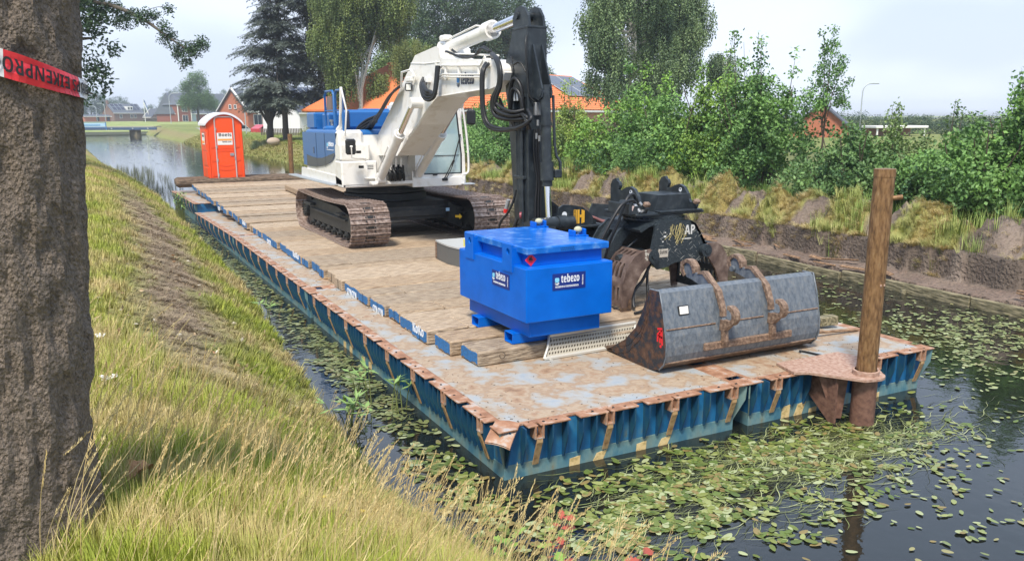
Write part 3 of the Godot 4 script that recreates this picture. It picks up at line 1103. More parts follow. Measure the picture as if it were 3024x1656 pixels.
func crane_mats() -> void:
	var edges := [-1.594, -1.99, -2.05, -2.45, -2.50, -3.0, -3.03, -3.45, -3.47, -3.9, -3.95, -4.5, -4.52, -4.98, -5.02, -5.63, -5.65, -6.07, -6.09, -6.6, -6.62, -6.94, -6.96, -7.55, -7.58, -8.05, -8.07, -8.65, -8.67, -9.25, -9.27, -9.8]
	var z := -9.82
	while z > -22.6:
		var w := rnd(0.40, 0.60)
		edges.append(z)
		edges.append(z - w)
		z -= w + rnd(0.012, 0.05)
	var texts := {2: 1, 5: -1, 7: -1, 13: 1, 10: 0, 17: -1, 22: 1, 29: -1}
	var beams := edges.size() / 2
	var words := ["its end cut square and painted bright blue", "its blue end weathered", "lettered in white on its blue end"]
	var i := 0
	var mi := 0
	while i < beams:
		var two: int = mini(2, beams - i)
		var z0: float = edges[i * 2]
		var y0: float = H + rise(z0) + 0.009
		var place := ordinal(mi)
		var lab := "weathered hardwood crane mat across the deck, %s from the near end" % place
		if mi == 0: lab = "nearest crane mat, two grey beams under the blue tank's feet"
		var t := thing("crane_mat", lab, "crane mat", Vector3(0.45, y0, z0), "timber mats laid across the barge")
		for k in two:
			var n := i + k
			var za: float = edges[n * 2] - z0
			var zb: float = edges[n * 2 + 1] - z0
			var w := za - zb
			var xo := rnd(-0.035, 0.03)
			if n < 2: xo = 0.12 if n == 0 else 0.03
			if n == 2: xo = -0.02
			var len := 4.35 - xo + rnd(-0.05, 0.05)
			if n == 0: len = 3.4
			if n == 1: len = 3.7
			var hh := 0.148 + rnd(-0.006, 0.006)
			var b := MB.new()
			var bev := rnd(0.010, 0.022)
			var bs := Basis(Vector3.UP, rnd(-0.003, 0.003)) * Basis(Vector3.RIGHT, rnd(-0.008, 0.008))
			var slot: bool = n > 1 and (n % 2 == 0 or n % 5 == 1)
			if slot:
				var sl := rnd(0.45, 0.75)
				b.box(Vector3(xo + sl / 2, hh / 2, (za + zb) / 2 - 0.025), Vector3(sl, hh, w - 0.05), bs, bev)
				b.box(Vector3(xo + sl + (len - sl) / 2, hh / 2, (za + zb) / 2), Vector3(len - sl, hh, w), bs, bev * 0.6)
			else:
				b.box(Vector3(xo + len / 2, hh / 2, (za + zb) / 2), Vector3(len, hh, w), bs, bev)
			var bm := put("beam", b, M["wood%d" % ((n * 7 + n / 3) % 4)], t, true)
			# painted end, chipped along its edges
			var e := MB.new()
			var poly := PackedVector2Array()
			var zz0 := zb + bev * 0.8
			var zz1 := za - bev * 0.8 - (0.05 if slot else 0.0)
			var m := 7
			for q in m + 1: poly.append(Vector2(lerpf(zz0, zz1, float(q) / m), bev * 0.7 + absf(gn.get_noise_2d(n * 9.0 + q * 12.0, 0.0)) * 0.05))
			for q in m + 1: poly.append(Vector2(lerpf(zz1, zz0, float(q) / m), hh - bev * 0.7 - absf(gn.get_noise_2d(n * 11.0 + q * 14.0, 40.0)) * 0.035))
			e.side(poly, xo - 0.003, xo + 0.004)
			if n != 8 and n != 9 and n != 21:
				var en := put("painted_end", e, M["blue_end"], bm, true)
			if n > 1 and R.randf() < 0.5:   # split between the two halves of a wide beam
				var g := MB.new()
				var zc := (za + zb) / 2 + rnd(-0.05, 0.05)
				g.box(Vector3(xo - 0.0035, hh / 2, zc), Vector3(0.004, hh * 0.9, 0.007))
				put("crack", g, M["dark_hole"], bm, true)
			if texts.has(n) and texts[n] != 0:
				var s: int = texts[n]
				var u := Vector3(0, 0, s)
				var o := Vector3(xo - 0.004, 0.03 if s > 0 else hh - 0.03, (zz0 + 0.03) if s > 0 else zz1 - 0.03)
				var tw := (zz1 - zz0 - 0.06) * (0.82 if n > 2 else 0.86)
				letters("KoKo" if s > 0 else "KOKO", 0.10, o + t.position, u, Vector3(0, s, 0), M["letter_white"], bm, "lettering", true, tw)
			if n == 0:
				var bo := MB.new()
				bo.lathe([Vector2(0.030, -0.004), Vector2(0.034, 0.004), Vector2(0.026, 0.004), Vector2(0.022, -0.004)], Vector3(xo + 0.26, hh * 0.55, za), Vector3(0, 0, 1), 14)
				bo.cyl(Vector3(xo + 0.26, hh * 0.55, za - 0.02), Vector3(xo + 0.26, hh * 0.55, za + 0.003), 0.013, 0.011, 10)
				put("bolt_head", bo, M["twig"], bm, true)
		i += two
		mi += 1
	# second layer of long mats behind the excavator
	for k in 4:
		var b := MB.new()
		var x := 2.62 + k * 0.5
		var yy := MAT + 0.012
		var t := thing("long_timber", "brown squared timber lying lengthwise behind the excavator, %s from the left" % ordinal(k), "timber", Vector3(x, yy + 0.06, -19.6), "long timbers on top of the mats")
		var bs := Basis(Vector3.RIGHT, 0.0175)
		b.box(Vector3(0.24, 0.10, 3.6), Vector3(0.47, 0.16, 6.6 + rnd(-0.15, 0.15)), bs, 0.02)
		put("beam", b, M["wood%d" % [3, 1, 3, 0, 3][k]], t, true)
	# old rounded logs across the far end
	for k in 3:
		var zz := -22.95 - k * 0.42
		var y := H + rise(zz)
		var r := 0.13
		var t := thing("log", "dark old rounded log across the far end of the deck, %s row" % ["nearest", "middle", "farthest"][k], "log", Vector3(0.1 + k * 0.02, y + 0.01, zz), "logs across the far end of the deck")
		var b := MB.new()
		b.tube([Vector3(-0.06, r, 0), Vector3(0.02, r, 0), Vector3(0.5, r, 0), Vector3(2.6, r, 0), Vector3(4.7, r, 0)], [0.08, r, r, r * 1.05, r], 12)
		put("trunk", b, M["log"], t, true)


func ordinal(k: int) -> String:
	var o := ["first", "second", "third", "fourth", "fifth", "sixth", "seventh", "eighth", "ninth", "tenth", "eleventh", "twelfth", "thirteenth", "fourteenth", "fifteenth", "sixteenth", "seventeenth", "eighteenth", "nineteenth", "twentieth", "twenty-first", "twenty-second", "twenty-third", "twenty-fourth", "twenty-fifth", "twenty-sixth", "twenty-seventh", "twenty-eighth", "twenty-ninth", "thirtieth"]
	return o[mini(k, o.size() - 1)]


func hose(parent: Node, pts: Array, r: float, called := "hose", m := "rubber", seg := 8) -> void:
	var b := MB.new()
	b.tube(smooth(V3(pts), 5), r, seg)
	put(called, b, M[m], parent)


func emblem(o: Vector3, u: Vector3, w: Vector3, s: float, parent: Node, light := false) -> void:   # blue rounded block over two chevrons
	var out := u.cross(w).normalized()
	var b := MB.new()
	b.prism(P2([0.05, 0.62, 0.18, 0.50, 0.5, 0.38, 0.82, 0.50, 0.95, 0.62, 0.95, 1.22, 0.80, 1.36, 0.20, 1.36, 0.05, 1.22]), o, u * s * 0.8, w * s * 0.75, out * 0.004)
	put("emblem_block", b, M["logo_blue"] if not light else mat_once("logo_sky", lin(.22, .60, .82)), parent)
	for k in 2:
		b = MB.new()
		var y := 0.22 - k * 0.24
		b.prism(P2([0.05, y + 0.18, 0.5, y - 0.02, 0.95, y + 0.18, 0.95, y + 0.06, 0.5, y - 0.15, 0.05, y + 0.06]), o, u * s * 0.8, w * s * 0.75, out * 0.004)
		put("emblem_chevron", b, M["logo_navy"] if not light else M["letter_white"], parent)


func mat_once(called: String, c: Color, rough := 0.45) -> StandardMaterial3D:
	if not M.has(called):
		var m := mat(called, Color.WHITE, rough)
		m.albedo_color = c
	return M[called]


func track(ex: Node, x0: float, x1: float) -> void:
	var t := Node3D.new()
	t.name = "track"
	ex.add_child(t, true)
	var zf := -8.56
	var zr := -11.80
	var yc := 0.96
	var r := 0.355
	# loop of shoe places: along the bottom, round the idler, back along the top, round the sprocket
	var path := []
	var n := 200
	var segs := [[Vector2(zr, MAT + 0.012), Vector2(zf, MAT + 0.012)], null, [Vector2(zf, yc + r), Vector2(zr, yc + r + 0.02)], null]
	for i in 40: path.append(Vector2(lerpf(zr, zf, i / 40.0), MAT + 0.014))
	for i in 30:
		var a := -PI / 2 + PI * i / 30.0
		path.append(Vector2(zf + cos(a) * r, yc + 0.012 + sin(a) * r))
	for i in 40:
		var q := i / 40.0
		path.append(Vector2(lerpf(zf, zr, q), yc + r + 0.012 - 0.035 * sin(q * PI)))
	for i in 30:
		var a := PI / 2 + PI * i / 30.0
		path.append(Vector2(zr + cos(a) * r, yc + 0.012 + sin(a) * r))
	var len := [0.0]
	for i in path.size(): len.append(len[-1] + path[i].distance_to(path[(i + 1) % path.size()]))
	var count := 50
	var shoe := MB.new()
	var w := x1 - x0
	var pitch: float = len[-1] / count
	shoe.box(Vector3(0, 0, 0), Vector3(w, 0.014, pitch * 0.98), Basis.IDENTITY, 0.002)
	shoe.box(Vector3(0, 0.016, -pitch * 0.44), Vector3(w, 0.030, 0.016), Basis.IDENTITY, 0.003)
	shoe.box(Vector3(0, 0.013, 0.0), Vector3(w, 0.024, 0.012), Basis.IDENTITY, 0.003)
	shoe.box(Vector3(0, 0.012, pitch * 0.42), Vector3(w, 0.020, 0.012), Basis.IDENTITY, 0.003)
	var shoem := shoe.mesh()
	var hol := MB.new()
	for sx in [-1.0, 1.0]:
		hol.cyl(Vector3(sx * 0.075, 0.006, -pitch * 0.2), Vector3(sx * 0.075, 0.022, -pitch * 0.2), 0.015, 0.013, 6)
		hol.cyl(Vector3(sx * 0.075, 0.006, pitch * 0.2), Vector3(sx * 0.075, 0.022, pitch * 0.2), 0.015, 0.013, 6)
	hol.box(Vector3(0, 0.010, pitch * 0.22), Vector3(0.10, 0.016, pitch * 0.22))
	var holm := hol.mesh()
	for k in count:
		var s: float = len[-1] * (k + 0.5) / count
		var i := 0
		while len[i + 1] < s: i += 1
		var a: Vector2 = path[i]
		var b2: Vector2 = path[(i + 1) % path.size()]
		var p := a.lerp(b2, (s - len[i]) / maxf(len[i + 1] - len[i], 1e-6))
		var d := (path[(i + 2) % path.size()] - path[(i - 1 + path.size()) % path.size()] as Vector2).normalized()
		var fw := Vector3(0, d.y, d.x)
		var up := Vector3(0, -d.x, d.y)   # outwards
		var o := MeshInstance3D.new()
		o.name = "track_shoe"
		o.mesh = shoem
		o.material_override = M["shoe_steel"]
		o.transform = Transform3D(Basis(up.cross(fw).normalized(), up, fw), Vector3((x0 + x1) / 2, p.y, p.x) - origin_of(t))
		t.add_child(o, true)
		if p.x > zf - 1.2 and up.z > -0.2:
			var h := MeshInstance3D.new()
			h.name = "link_bolts"
			h.mesh = holm
			h.material_override = M["track_black"]
			h.transform = o.transform
			h.set_meta("kind", "stuff")
			t.add_child(h, true)
	# frame, wheels and rollers inside the loop
	var b := MB.new()
	b.side(P2([zr + 0.25, 0.80, zf - 0.30, 0.80, zf - 0.12, 0.90, zf - 0.12, 1.10, zf - 0.5, 1.14, zf - 0.9, 1.20, zr + 0.7, 1.22, zr + 0.25, 1.12]), x0 + 0.14, x1 - 0.14)
	b.bx(Vector3(x0 + 0.09, 1.00, zr + 0.5), Vector3(x0 + 0.14, 1.035, zf - 0.3), 0.004)
	put("track_frame", b, M["track_black"], t)
	b = MB.new()
	b.bx(Vector3(x0 + 0.03, 1.09, zf - 0.72), Vector3(x0 + 0.15, 1.12, zf - 0.42), 0.004)
	b.bx(Vector3(x0 + 0.03, 1.09, zr + 0.25), Vector3(x0 + 0.15, 1.14, zr + 0.75), 0.004)
	put("step", b, M["track_black"], t)
	for e in [[zf, "idler"], [zr, "sprocket"]]:
		b = MB.new()
		var z: float = e[0]
		b.cyl(Vector3(x0 + 0.2, yc, z), Vector3(x1 - 0.2, yc, z), 0.28, 0.28, 22)
		b.cyl(Vector3(x0 + 0.10, yc, z), Vector3(x1 - 0.10, yc, z), 0.16, 0.16, 18)
		if e[1] == "sprocket":
			for k in 13:
				var a := TAU * k / 13
				b.box(Vector3((x0 + x1) / 2, yc + sin(a) * 0.30, z + cos(a) * 0.30), Vector3(0.08, 0.07, 0.05), Basis(Vector3.RIGHT, PI / 2 - a), 0.008)
				b.cyl(Vector3(x0 + 0.10, yc + sin(a) * 0.12, z + cos(a) * 0.12), Vector3(x0 + 0.075, yc + sin(a) * 0.12, z + cos(a) * 0.12), 0.014, 0.014, 6)
		put(e[1], b, M["track_black"], t)
	for k in 7:
		b = MB.new()
		var z := lerpf(zr + 0.48, zf - 0.42, k / 6.0)
		b.cyl(Vector3(x0 + 0.13, 0.735, z), Vector3(x1 - 0.13, 0.735, z), 0.078, 0.078, 14)
		b.cyl(Vector3(x0 + 0.09, 0.735, z), Vector3(x1 - 0.09, 0.735, z), 0.035, 0.035, 10)
		put("roller", b, M["track_black"], t)
	b = MB.new()      # link chain seen along the bottom run
	for k in 34:
		var z := lerpf(zr, zf, (k + 0.5) / 34.0)
		for sx in [-0.09, 0.09]:
			b.box(Vector3((x0 + x1) / 2 + sx, 0.645, z), Vector3(0.03, 0.06, 0.085), Basis.IDENTITY, 0.008)
	var lk := put("link_chain", b, M["shoe_steel"], t)
	lk.set_meta("kind", "stuff")


func excavator() -> void:
	var ex := thing("excavator", "white and blue tracked excavator with a dark grey stick parked on the mats", "excavator", Vector3(2.7, MAT, -10.4))
	track(ex, 1.32, 2.02)
	track(ex, 3.60, 4.30)
	var b := MB.new()
	# undercarriage
	b.side(P2([-11.4, 0.92, -9.22, 0.92, -9.22, 1.16, -9.34, 1.24, -11.4, 1.24]), 2.02, 3.6)
	b.bx(Vector3(2.15, 0.98, -9.24), Vector3(3.5, 1.10, -9.17), 0.01)
	b.front(P2([1.9, 0.78, 2.16, 0.86, 2.16, 1.22, 1.9, 1.12]), -11.3, -9.15)
	b.front(P2([3.46, 0.86, 3.72, 0.72, 3.72, 1.10, 3.46, 1.22]), -11.3, -9.05)
	put("undercarriage", b, M["track_black"], ex)
	b = MB.new()
	b.lathe([Vector2(0.80, 1.24), Vector2(0.80, 1.36), Vector2(0.70, 1.37), Vector2(0.70, 1.56)], Vector3(2.7, 0, -10.45), Vector3.UP, 36)
	b.cyl(Vector3(2.7, 1.38, -10.45), Vector3(2.7, 1.44, -10.45), 0.76, 0.76, 36)
	put("slewing_ring", b, M["track_black"], ex)
	b = MB.new()
	b.prism(P2([0.0, 0.0, 0.09, 0.0, 0.09, 0.03, 0.15, -0.022, 0.09, -0.075, 0.09, -0.045, 0.0, -0.045]), Vector3(3.575, 0.98, -9.02), Vector3(0.6, 0, 0.8).normalized(), Vector3.UP, Vector3(-0.003, 0, 0.002))
	put("arrow_sticker", b, M["yellow"], ex)
	b = MB.new()
	b.bx(Vector3(3.40, 1.06, -9.055), Vector3(3.47, 1.12, -9.047))
	put("sticker", b, mat_once("pale_blue", lin(.35, .55, .75)), ex)

	# upper structure
	b = MB.new()
	b.box(Vector3(2.68, 1.63, -10.67), Vector3(2.34, 0.16, 2.86), Basis.IDENTITY, 0.02)
	b.side(P2([-12.25, 1.60, -9.24, 1.57, -9.24, 1.68, -9.66, 1.75, -12.2, 1.78]), 1.5, 1.56)
	put("platform", b, M["white_paint"], ex)
	b = MB.new()
	b.bx(Vector3(1.36, 1.585, -12.85), Vector3(1.53, 1.605, -9.5), 0.004)
	for k in 5: b.bx(Vector3(1.37 + k * 0.034, 1.603, -12.84), Vector3(1.38 + k * 0.034, 1.611, -9.52))
	put("running_board", b, M["alu"], ex)
	# tail: rounded blue cover above a white sweep
	var plan := []
	plan.append_array([1.52, -9.42, 3.84, -9.42, 3.84, -11.75])
	plan.append_array(arc(Vector2(3.44, -11.75), 0.4, 0, -70, 6))
	plan.append_array([2.7, -12.24])
	plan.append_array(arc(Vector2(1.92, -11.75), 0.4, -110, -180, 6))
	b = MB.new()
	b.plan(P2(plan), 1.70, 2.47)
	put("tail_lower", b, M["white_paint"], ex)
	var pl2 := PackedVector2Array()
	for p in P2(plan): pl2.append(Vector2(2.7 + (p.x - 2.7) * 1.002, -10.8 + (p.y + 10.8) * 1.001))
	b = MB.new()
	var rows := 6
	for k in rows:       # shoulder rolled over into the top deck
		var a0 := PI / 2 * k / rows
		var a1 := PI / 2 * (k + 1) / rows
		var n := pl2.size()
		for i in n:
			var p := pl2[i]
			var q := pl2[(i + 1) % n]
			var f := func(v: Vector2, a: float):
				var dir := (v - Vector2(2.7, -10.8)).normalized()
				var w: Vector2 = v - dir * 0.11 * (1.0 - cos(a))
				return Vector3(w.x, 2.47 + 0.09 * sin(a), w.y)
			var mid := (p + q) / 2 - Vector2(2.7, -10.8)
			b.face([f.call(p, a0), f.call(q, a0), f.call(q, a1), f.call(p, a1)], Vector3(mid.x, sin(a0), mid.y))
	var top := PackedVector2Array()
	for p in pl2: top.append(p - (p - Vector2(2.7, -10.8)).normalized() * 0.11)
	b.plan(top, 2.5, 2.56)
	put("top_deck", b, M["machine_blue"], ex)
	# blue flank panel with a dark sweep, doors cut into it
	var out_line := [-12.0, 2.50, -9.44, 2.50, -9.58, 2.34, -9.63, 2.13, -9.80, 2.03, -10.05, 1.955, -10.41, 1.90, -11.0, 1.845, -11.5, 1.835, -12.0, 1.85]
	b = MB.new()
	b.side(P2(out_line), 1.505, 1.535)
	var fl := put("flank_panel", b, M["machine_blue"], ex)
	b = MB.new()
	b.side(P2([-11.72, 2.06, -11.3, 2.03, -10.9, 2.015, -10.5, 2.035, -10.2, 2.075, -9.9, 2.12, -9.64, 2.155, -9.66, 2.10, -9.80, 2.02, -10.05, 1.95, -10.41, 1.895, -11.0, 1.84, -11.5, 1.83, -11.72, 1.836]), 1.5025, 1.506)
	put("dark_sweep", b, M["machine_navy"], fl)
	for z in [-10.92, -10.30]:
		b = MB.new()
		b.bx(Vector3(1.501, 1.86, z - 0.004), Vector3(1.5045, 2.49, z + 0.004))
		put("door_gap", b, M["dark_hole"], fl)
	b = MB.new()
	b.bx(Vector3(1.498, 2.10, -11.15), Vector3(1.506, 2.22, -11.09), 0.002)
	put("latch", b, M["machine_navy"], fl)
	letters("tebezo", 0.085, Vector3(1.503, 2.235, -10.05), Vector3(0, 0, 1), Vector3.UP, M["letter_white"], fl, "lettering", true, 0.36)
	b = MB.new()
	b.bx(Vector3(1.500, 2.195, -10.16), Vector3(1.505, 2.205, -9.70))
	put("underline", b, M["letter_white"], fl)
	emblem(Vector3(1.5035, 2.23, -10.14), Vector3(0, 0, 1), Vector3.UP, 0.09, fl, true)
	# front right corner: white cover, steps and tool box
	b = MB.new()
	b.box(Vector3(1.735, 2.40, -9.47), Vector3(0.46, 0.32, 0.24), Basis.IDENTITY, 0.05)
	put("corner_cover", b, M["white_paint"], ex)
	b = MB.new()
	b.box(Vector3(1.78, 2.175, -9.46), Vector3(0.55, 0.30, 0.36), Basis.IDENTITY, 0.03)
	put("middle_box", b, M["white_paint"], ex)
	b = MB.new()
	b.box(Vector3(1.83, 1.80, -9.44), Vector3(0.66, 0.44, 0.42), Basis.IDENTITY, 0.025)
	b.box(Vector3(2.08, 1.715, -9.20), Vector3(0.36, 0.022, 0.10), Basis.IDENTITY, 0.005)
	var tb := put("tool_box", b, M["white_paint"], ex)
	for q in [[1.84, 2.175, 0.09, 0.045, -9.279], [1.86, 1.915, 0.095, 0.045, -9.229], [2.03, 1.935, 0.11, 0.012, -9.229], [2.03, 1.905, 0.11, 0.012, -9.229], [2.03, 1.875, 0.11, 0.012, -9.229]]:
		b = MB.new()
		b.box(Vector3(q[0], q[1], q[4]), Vector3(q[2], q[3], 0.006), Basis.IDENTITY, 0.002)
		put("vent", b, M["dark_hole"], tb)
	b = MB.new()
	b.box(Vector3(1.60, 2.28, -8.95), Vector3(0.19, 0.27, 0.07), Basis(Vector3.UP, 0.1), 0.03)
	var mi := put("right_mirror", b, M["rubber"], ex)
	b = MB.new()
	b.tube(V3([1.60, 2.27, -8.905, 1.60, 2.10, -8.90, 1.66, 2.085, -8.93, 1.9, 2.07, -9.1, 1.93, 2.08, -9.26]), 0.012, 6)
	b.box(Vector3(1.60, 2.285, -8.905), Vector3(0.05, 0.035, 0.03), Basis.IDENTITY, 0.01)
	put("mirror_arm", b, M["white_paint"], mi)
	# things on the blue top deck
	b = MB.new()
	b.box(Vector3(2.55, 2.74, -10.75), Vector3(1.2, 0.36, 0.95), Basis.IDENTITY, 0.05)
	b.box(Vector3(2.45, 2.925, -10.55), Vector3(0.30, 0.03, 0.4), Basis.IDENTITY, 0.01)
	b.box(Vector3(2.85, 2.925, -10.55), Vector3(0.34, 0.03, 0.4), Basis.IDENTITY, 0.01)
	put("engine_hood", b, M["machine_blue"], ex)
	b = MB.new()
	for k in 9: b.box(Vector3(1.96, 2.62 + k * 0.03, -10.27), Vector3(0.06, 0.014, 0.02))
	b.bx(Vector3(1.93, 2.58, -10.3), Vector3(2.0, 2.9, -10.285))
	put("hood_grille", b, M["machine_navy"], ex)
	b = MB.new()
	b.box(Vector3(1.83, 2.72, -11.7), Vector3(0.44, 0.32, 0.62), Basis.IDENTITY, 0.03)
	put("air_filter_box", b, M["machine_blue"], ex)
	b = MB.new()
	b.box(Vector3(1.98, 2.70, -11.0), Vector3(0.5, 0.30, 0.5), Basis.IDENTITY, 0.02)
	b.box(Vector3(1.76, 2.66, -11.375), Vector3(0.22, 0.22, 0.012), Basis.IDENTITY, 0.004)
	put("fuel_filler_box", b, M["machine_blue"], ex)
	b = MB.new()
	b.lathe([Vector2(0.16, 0.0), Vector2(0.16, 0.04), Vector2(0.10, 0.075), Vector2(0.0, 0.08)], Vector3(1.72, 2.55, -10.55), Vector3.UP, 18)
	put("filler_cap", b, M["machine_blue"], ex)
	b = MB.new()
	b.cyl(Vector3(1.78, 2.6, -10.72), Vector3(1.78, 2.70, -10.72), 0.028, 0.024, 10)
	b.cyl(Vector3(1.78, 2.70, -10.72), Vector3(1.78, 2.74, -10.72), 0.045, 0.045, 10)
	put("breather", b, M["steel"], ex)
	b = MB.new()
	b.cyl(Vector3(2.12, 2.5, -12.0), Vector3(2.12, 2.98, -12.0), 0.10, 0.10, 16)
	b.cyl(Vector3(2.12, 2.98, -12.0), Vector3(2.12, 3.20, -12.0), 0.085, 0.075, 16)
	put("exhaust", b, mat_once("exhaust_brown", lin(.16, .12, .10), 0.6), ex)
	b = MB.new()
	b.tube(smooth(V3([2.2, 2.9, -11.3, 2.17, 3.16, -11.32, 2.2, 3.27, -11.35]), 4), 0.02, 8)
	b.cyl(Vector3(2.2, 3.1, -11.3), Vector3(2.2, 3.30, -11.3), 0.035, 0.035, 8)
	put("intake_hose", b, M["rubber"], ex)
	for q in [[-10.55, -9.95], [-9.85, -9.40]]:
		b = MB.new()
		b.tube(V3([1.62, 2.54, q[0], 1.62, 3.18, q[0], 1.62, 3.25, q[0] + 0.07, 1.62, 3.25, q[1] - 0.07, 1.62, 3.18, q[1], 1.62, 2.54, q[1]]), 0.022, 8)
		b.tube(V3([1.62, 2.90, q[0], 1.62, 2.90, q[1]]), 0.014, 6)
		put("handrail", b, M["machine_blue"], ex)
	b = MB.new()
	b.tube(V3([1.60, 2.56, -9.62, 1.60, 2.64, -9.5, 1.58, 3.0, -9.36, 1.58, 3.29, -9.30]), [0.06, 0.035, 0.026, 0.026], 8)
	b.tube(V3([1.58, 3.29, -9.30, 1.60, 2.9, -9.10, 1.62, 2.46, -9.32]), 0.016, 8)
	put("white_grab_rail", b, M["white_paint"], ex)
	cab(ex)
	boom(ex)
	stick(ex)


func cab(ex: Node) -> void:
	var c := Node3D.new()
	c.name = "cab"
	ex.add_child(c, true)
	var x0 := 2.80
	var x1 := 3.79
	var zf := -9.0
	var zb := -10.45
	var b := MB.new()
	b.box(Vector3((x0 + x1) / 2 - 0.02, 1.625, (zf + zb) / 2), Vector3(x1 - x0 + 0.06, 0.19, zf - zb), Basis.IDENTITY, 0.02)
	b.box(Vector3(3.22, 1.615, -8.99), Vector3(0.98, 0.165, 0.03), Basis.IDENTITY, 0.01)
	put("cab_base", b, M["white_paint"], c)
	# side profile of the shell: rounded over the windscreen
	var prof := [zb, 1.70, zf, 1.70, zf + 0.02, 2.3, zf - 0.03, 2.75, zf - 0.10, 2.97, zf - 0.20, 3.03, zb, 3.06]
	# front frame: posts and headers left and right of the pane
	b = MB.new()
	var fo := [[x0, 1.70], [x1, 1.70], [x1 - 0.01, 2.1], [x1 - 0.10, 2.98], [x0 + 0.12, 2.98], [x0, 2.4]]
	var fi := [[x0 + 0.17, 1.755], [x1 - 0.08, 1.755], [x1 - 0.075, 2.1], [x1 - 0.165, 2.94], [x0 + 0.26, 2.94], [x0 + 0.17, 2.5]]
	for i in 6:
		var j := (i + 1) % 6
		b.front(P2([fo[i][0], fo[i][1], fo[j][0], fo[j][1], fi[j][0], fi[j][1], fi[i][0], fi[i][1]]), zf - 0.06, zf)
	put("front_frame", b, M["white_paint"], c)
	b = MB.new()
	for i in 6:
		var j := (i + 1) % 6
		var a := Vector3(fi[i][0], fi[i][1], zf - 0.012)
		var d := Vector3(fi[j][0], fi[j][1], zf - 0.012)
		b.tube([a, d], 0.016, 5)
	put("rubber_seal", b, M["rubber"], c)
	b = MB.new()
	b.front(P2([x0 + 0.165, 2.09, x1 - 0.07, 2.09, x1 - 0.16, 2.95, x0 + 0.255, 2.95, x0 + 0.165, 2.5]), zf - 0.018, zf - 0.014)
	put("windscreen", b, M["cab_glass"], c)
	b = MB.new()
	b.front(P2([x0 + 0.165, 1.75, x1 - 0.075, 1.75, x1 - 0.07, 2.08, x0 + 0.165, 2.08]), zf - 0.018, zf - 0.014)
	put("lower_windscreen", b, M["cab_glass"], c)
	b = MB.new()
	b.box(Vector3(3.29, 2.085, zf - 0.012), Vector3(0.74, 0.012, 0.016))
	put("pane_joint", b, M["rubber"], c)
	# right-hand side wall (towards the boom) with its window, left wall, back and roof
	b = MB.new()
	var so := [[zb, 1.70], [zf - 0.06, 1.70], [zf - 0.06, 2.75], [zf - 0.14, 2.97], [zb, 3.0]]
	var si := [[zb + 0.35, 2.12], [zf - 0.42, 1.98], [zf - 0.12, 2.35], [zf - 0.16, 2.88], [zb + 0.1, 2.90]]
	for i in 5:
		var j := (i + 1) % 5
		b.side(P2([so[i][0], so[i][1], so[j][0], so[j][1], si[j][0], si[j][1], si[i][0], si[i][1]]), x0, x0 + 0.05)
	b.side(P2([zb, 1.70, zf - 0.06, 1.70, zf - 0.06, 1.80, zb, 1.80]), x1 - 0.05, x1)
	b.side(P2([zf - 0.14, 1.8, zf - 0.06, 1.8, zf - 0.12, 2.97, zf - 0.2, 2.97]), x1 - 0.055, x1 - 0.01)
	b.side(P2([zb, 1.8, zb + 0.1, 1.8, zb + 0.1, 2.97, zb, 2.97]), x1 - 0.055, x1 - 0.01)
	b.front(P2([x0, 1.70, x1, 1.70, x1, 2.2, x0, 2.2]), zb, zb + 0.05)
	put("shell", b, M["white_paint"], c)
	b = MB.new()
	b.side(P2([si[0][0], si[0][1], si[1][0], si[1][1], si[2][0], si[2][1], si[3][0], si[3][1], si[4][0], si[4][1]]), x0 + 0.02, x0 + 0.026)
	put("side_window", b, M["teal_glass"], c)
	b = MB.new()
	b.side(P2([zb + 0.1, 1.8, zf - 0.14, 1.8, zf - 0.2, 2.97, zb + 0.1, 2.97]), x1 - 0.03, x1 - 0.026)
	put("door_window", b, M["cab_glass"], c)
	b = MB.new()
	b.front(P2([x0 + 0.04, 2.2, x1 - 0.04, 2.2, x1 - 0.04, 2.95, x0 + 0.04, 2.95]), zb + 0.02, zb + 0.025)
	put("rear_window", b, M["cab_glass"], c)
	b = MB.new()
	b.box(Vector3((x0 + x1) / 2, 3.015, (zf + zb) / 2 - 0.06), Vector3(x1 - x0 - 0.06, 0.09, zf - zb - 0.12), Basis.IDENTITY, 0.04)
	put("roof", b, M["white_paint"], c)
	# inside
	b = MB.new()
	b.box(Vector3(3.30, 1.96, -10.0), Vector3(0.46, 0.14, 0.46), Basis.IDENTITY, 0.05)
	b.box(Vector3(3.30, 2.30, -10.24), Vector3(0.44, 0.62, 0.14), Basis(Vector3.RIGHT, -0.12), 0.05)
	b.box(Vector3(3.30, 2.70, -10.29), Vector3(0.24, 0.2, 0.10), Basis.IDENTITY, 0.04)
	put("seat", b, M["seat_grey"], c)
	b = MB.new()
	b.box(Vector3(3.0, 2.0, -9.9), Vector3(0.18, 0.3, 0.55), Basis.IDENTITY, 0.03)
	b.box(Vector3(3.6, 2.0, -9.9), Vector3(0.14, 0.26, 0.5), Basis.IDENTITY, 0.03)
	b.box(Vector3(3.28, 1.735, -9.7), Vector3(0.9, 0.04, 1.3))
	put("console", b, M["interior"], c)
	b = MB.new()
	b.tube(V3([3.24, 1.76, -9.35, 3.22, 2.15, -9.45]), 0.014, 6)
	b.tube(V3([3.36, 1.76, -9.35, 3.38, 2.15, -9.45]), 0.014, 6)
	b.tube(V3([3.02, 2.1, -9.75, 3.04, 2.3, -9.72]), 0.018, 6)
	b.box(Vector3(3.06, 2.30, -9.35), Vector3(0.2, 0.13, 0.03), Basis.IDENTITY, 0.01)
	put("levers", b, M["seat_grey"], c)
	b = MB.new()
	b.box(Vector3(3.42, 2.10, -9.3), Vector3(0.16, 0.06, 0.12), Basis(Vector3.UP, 0.4), 0.02)
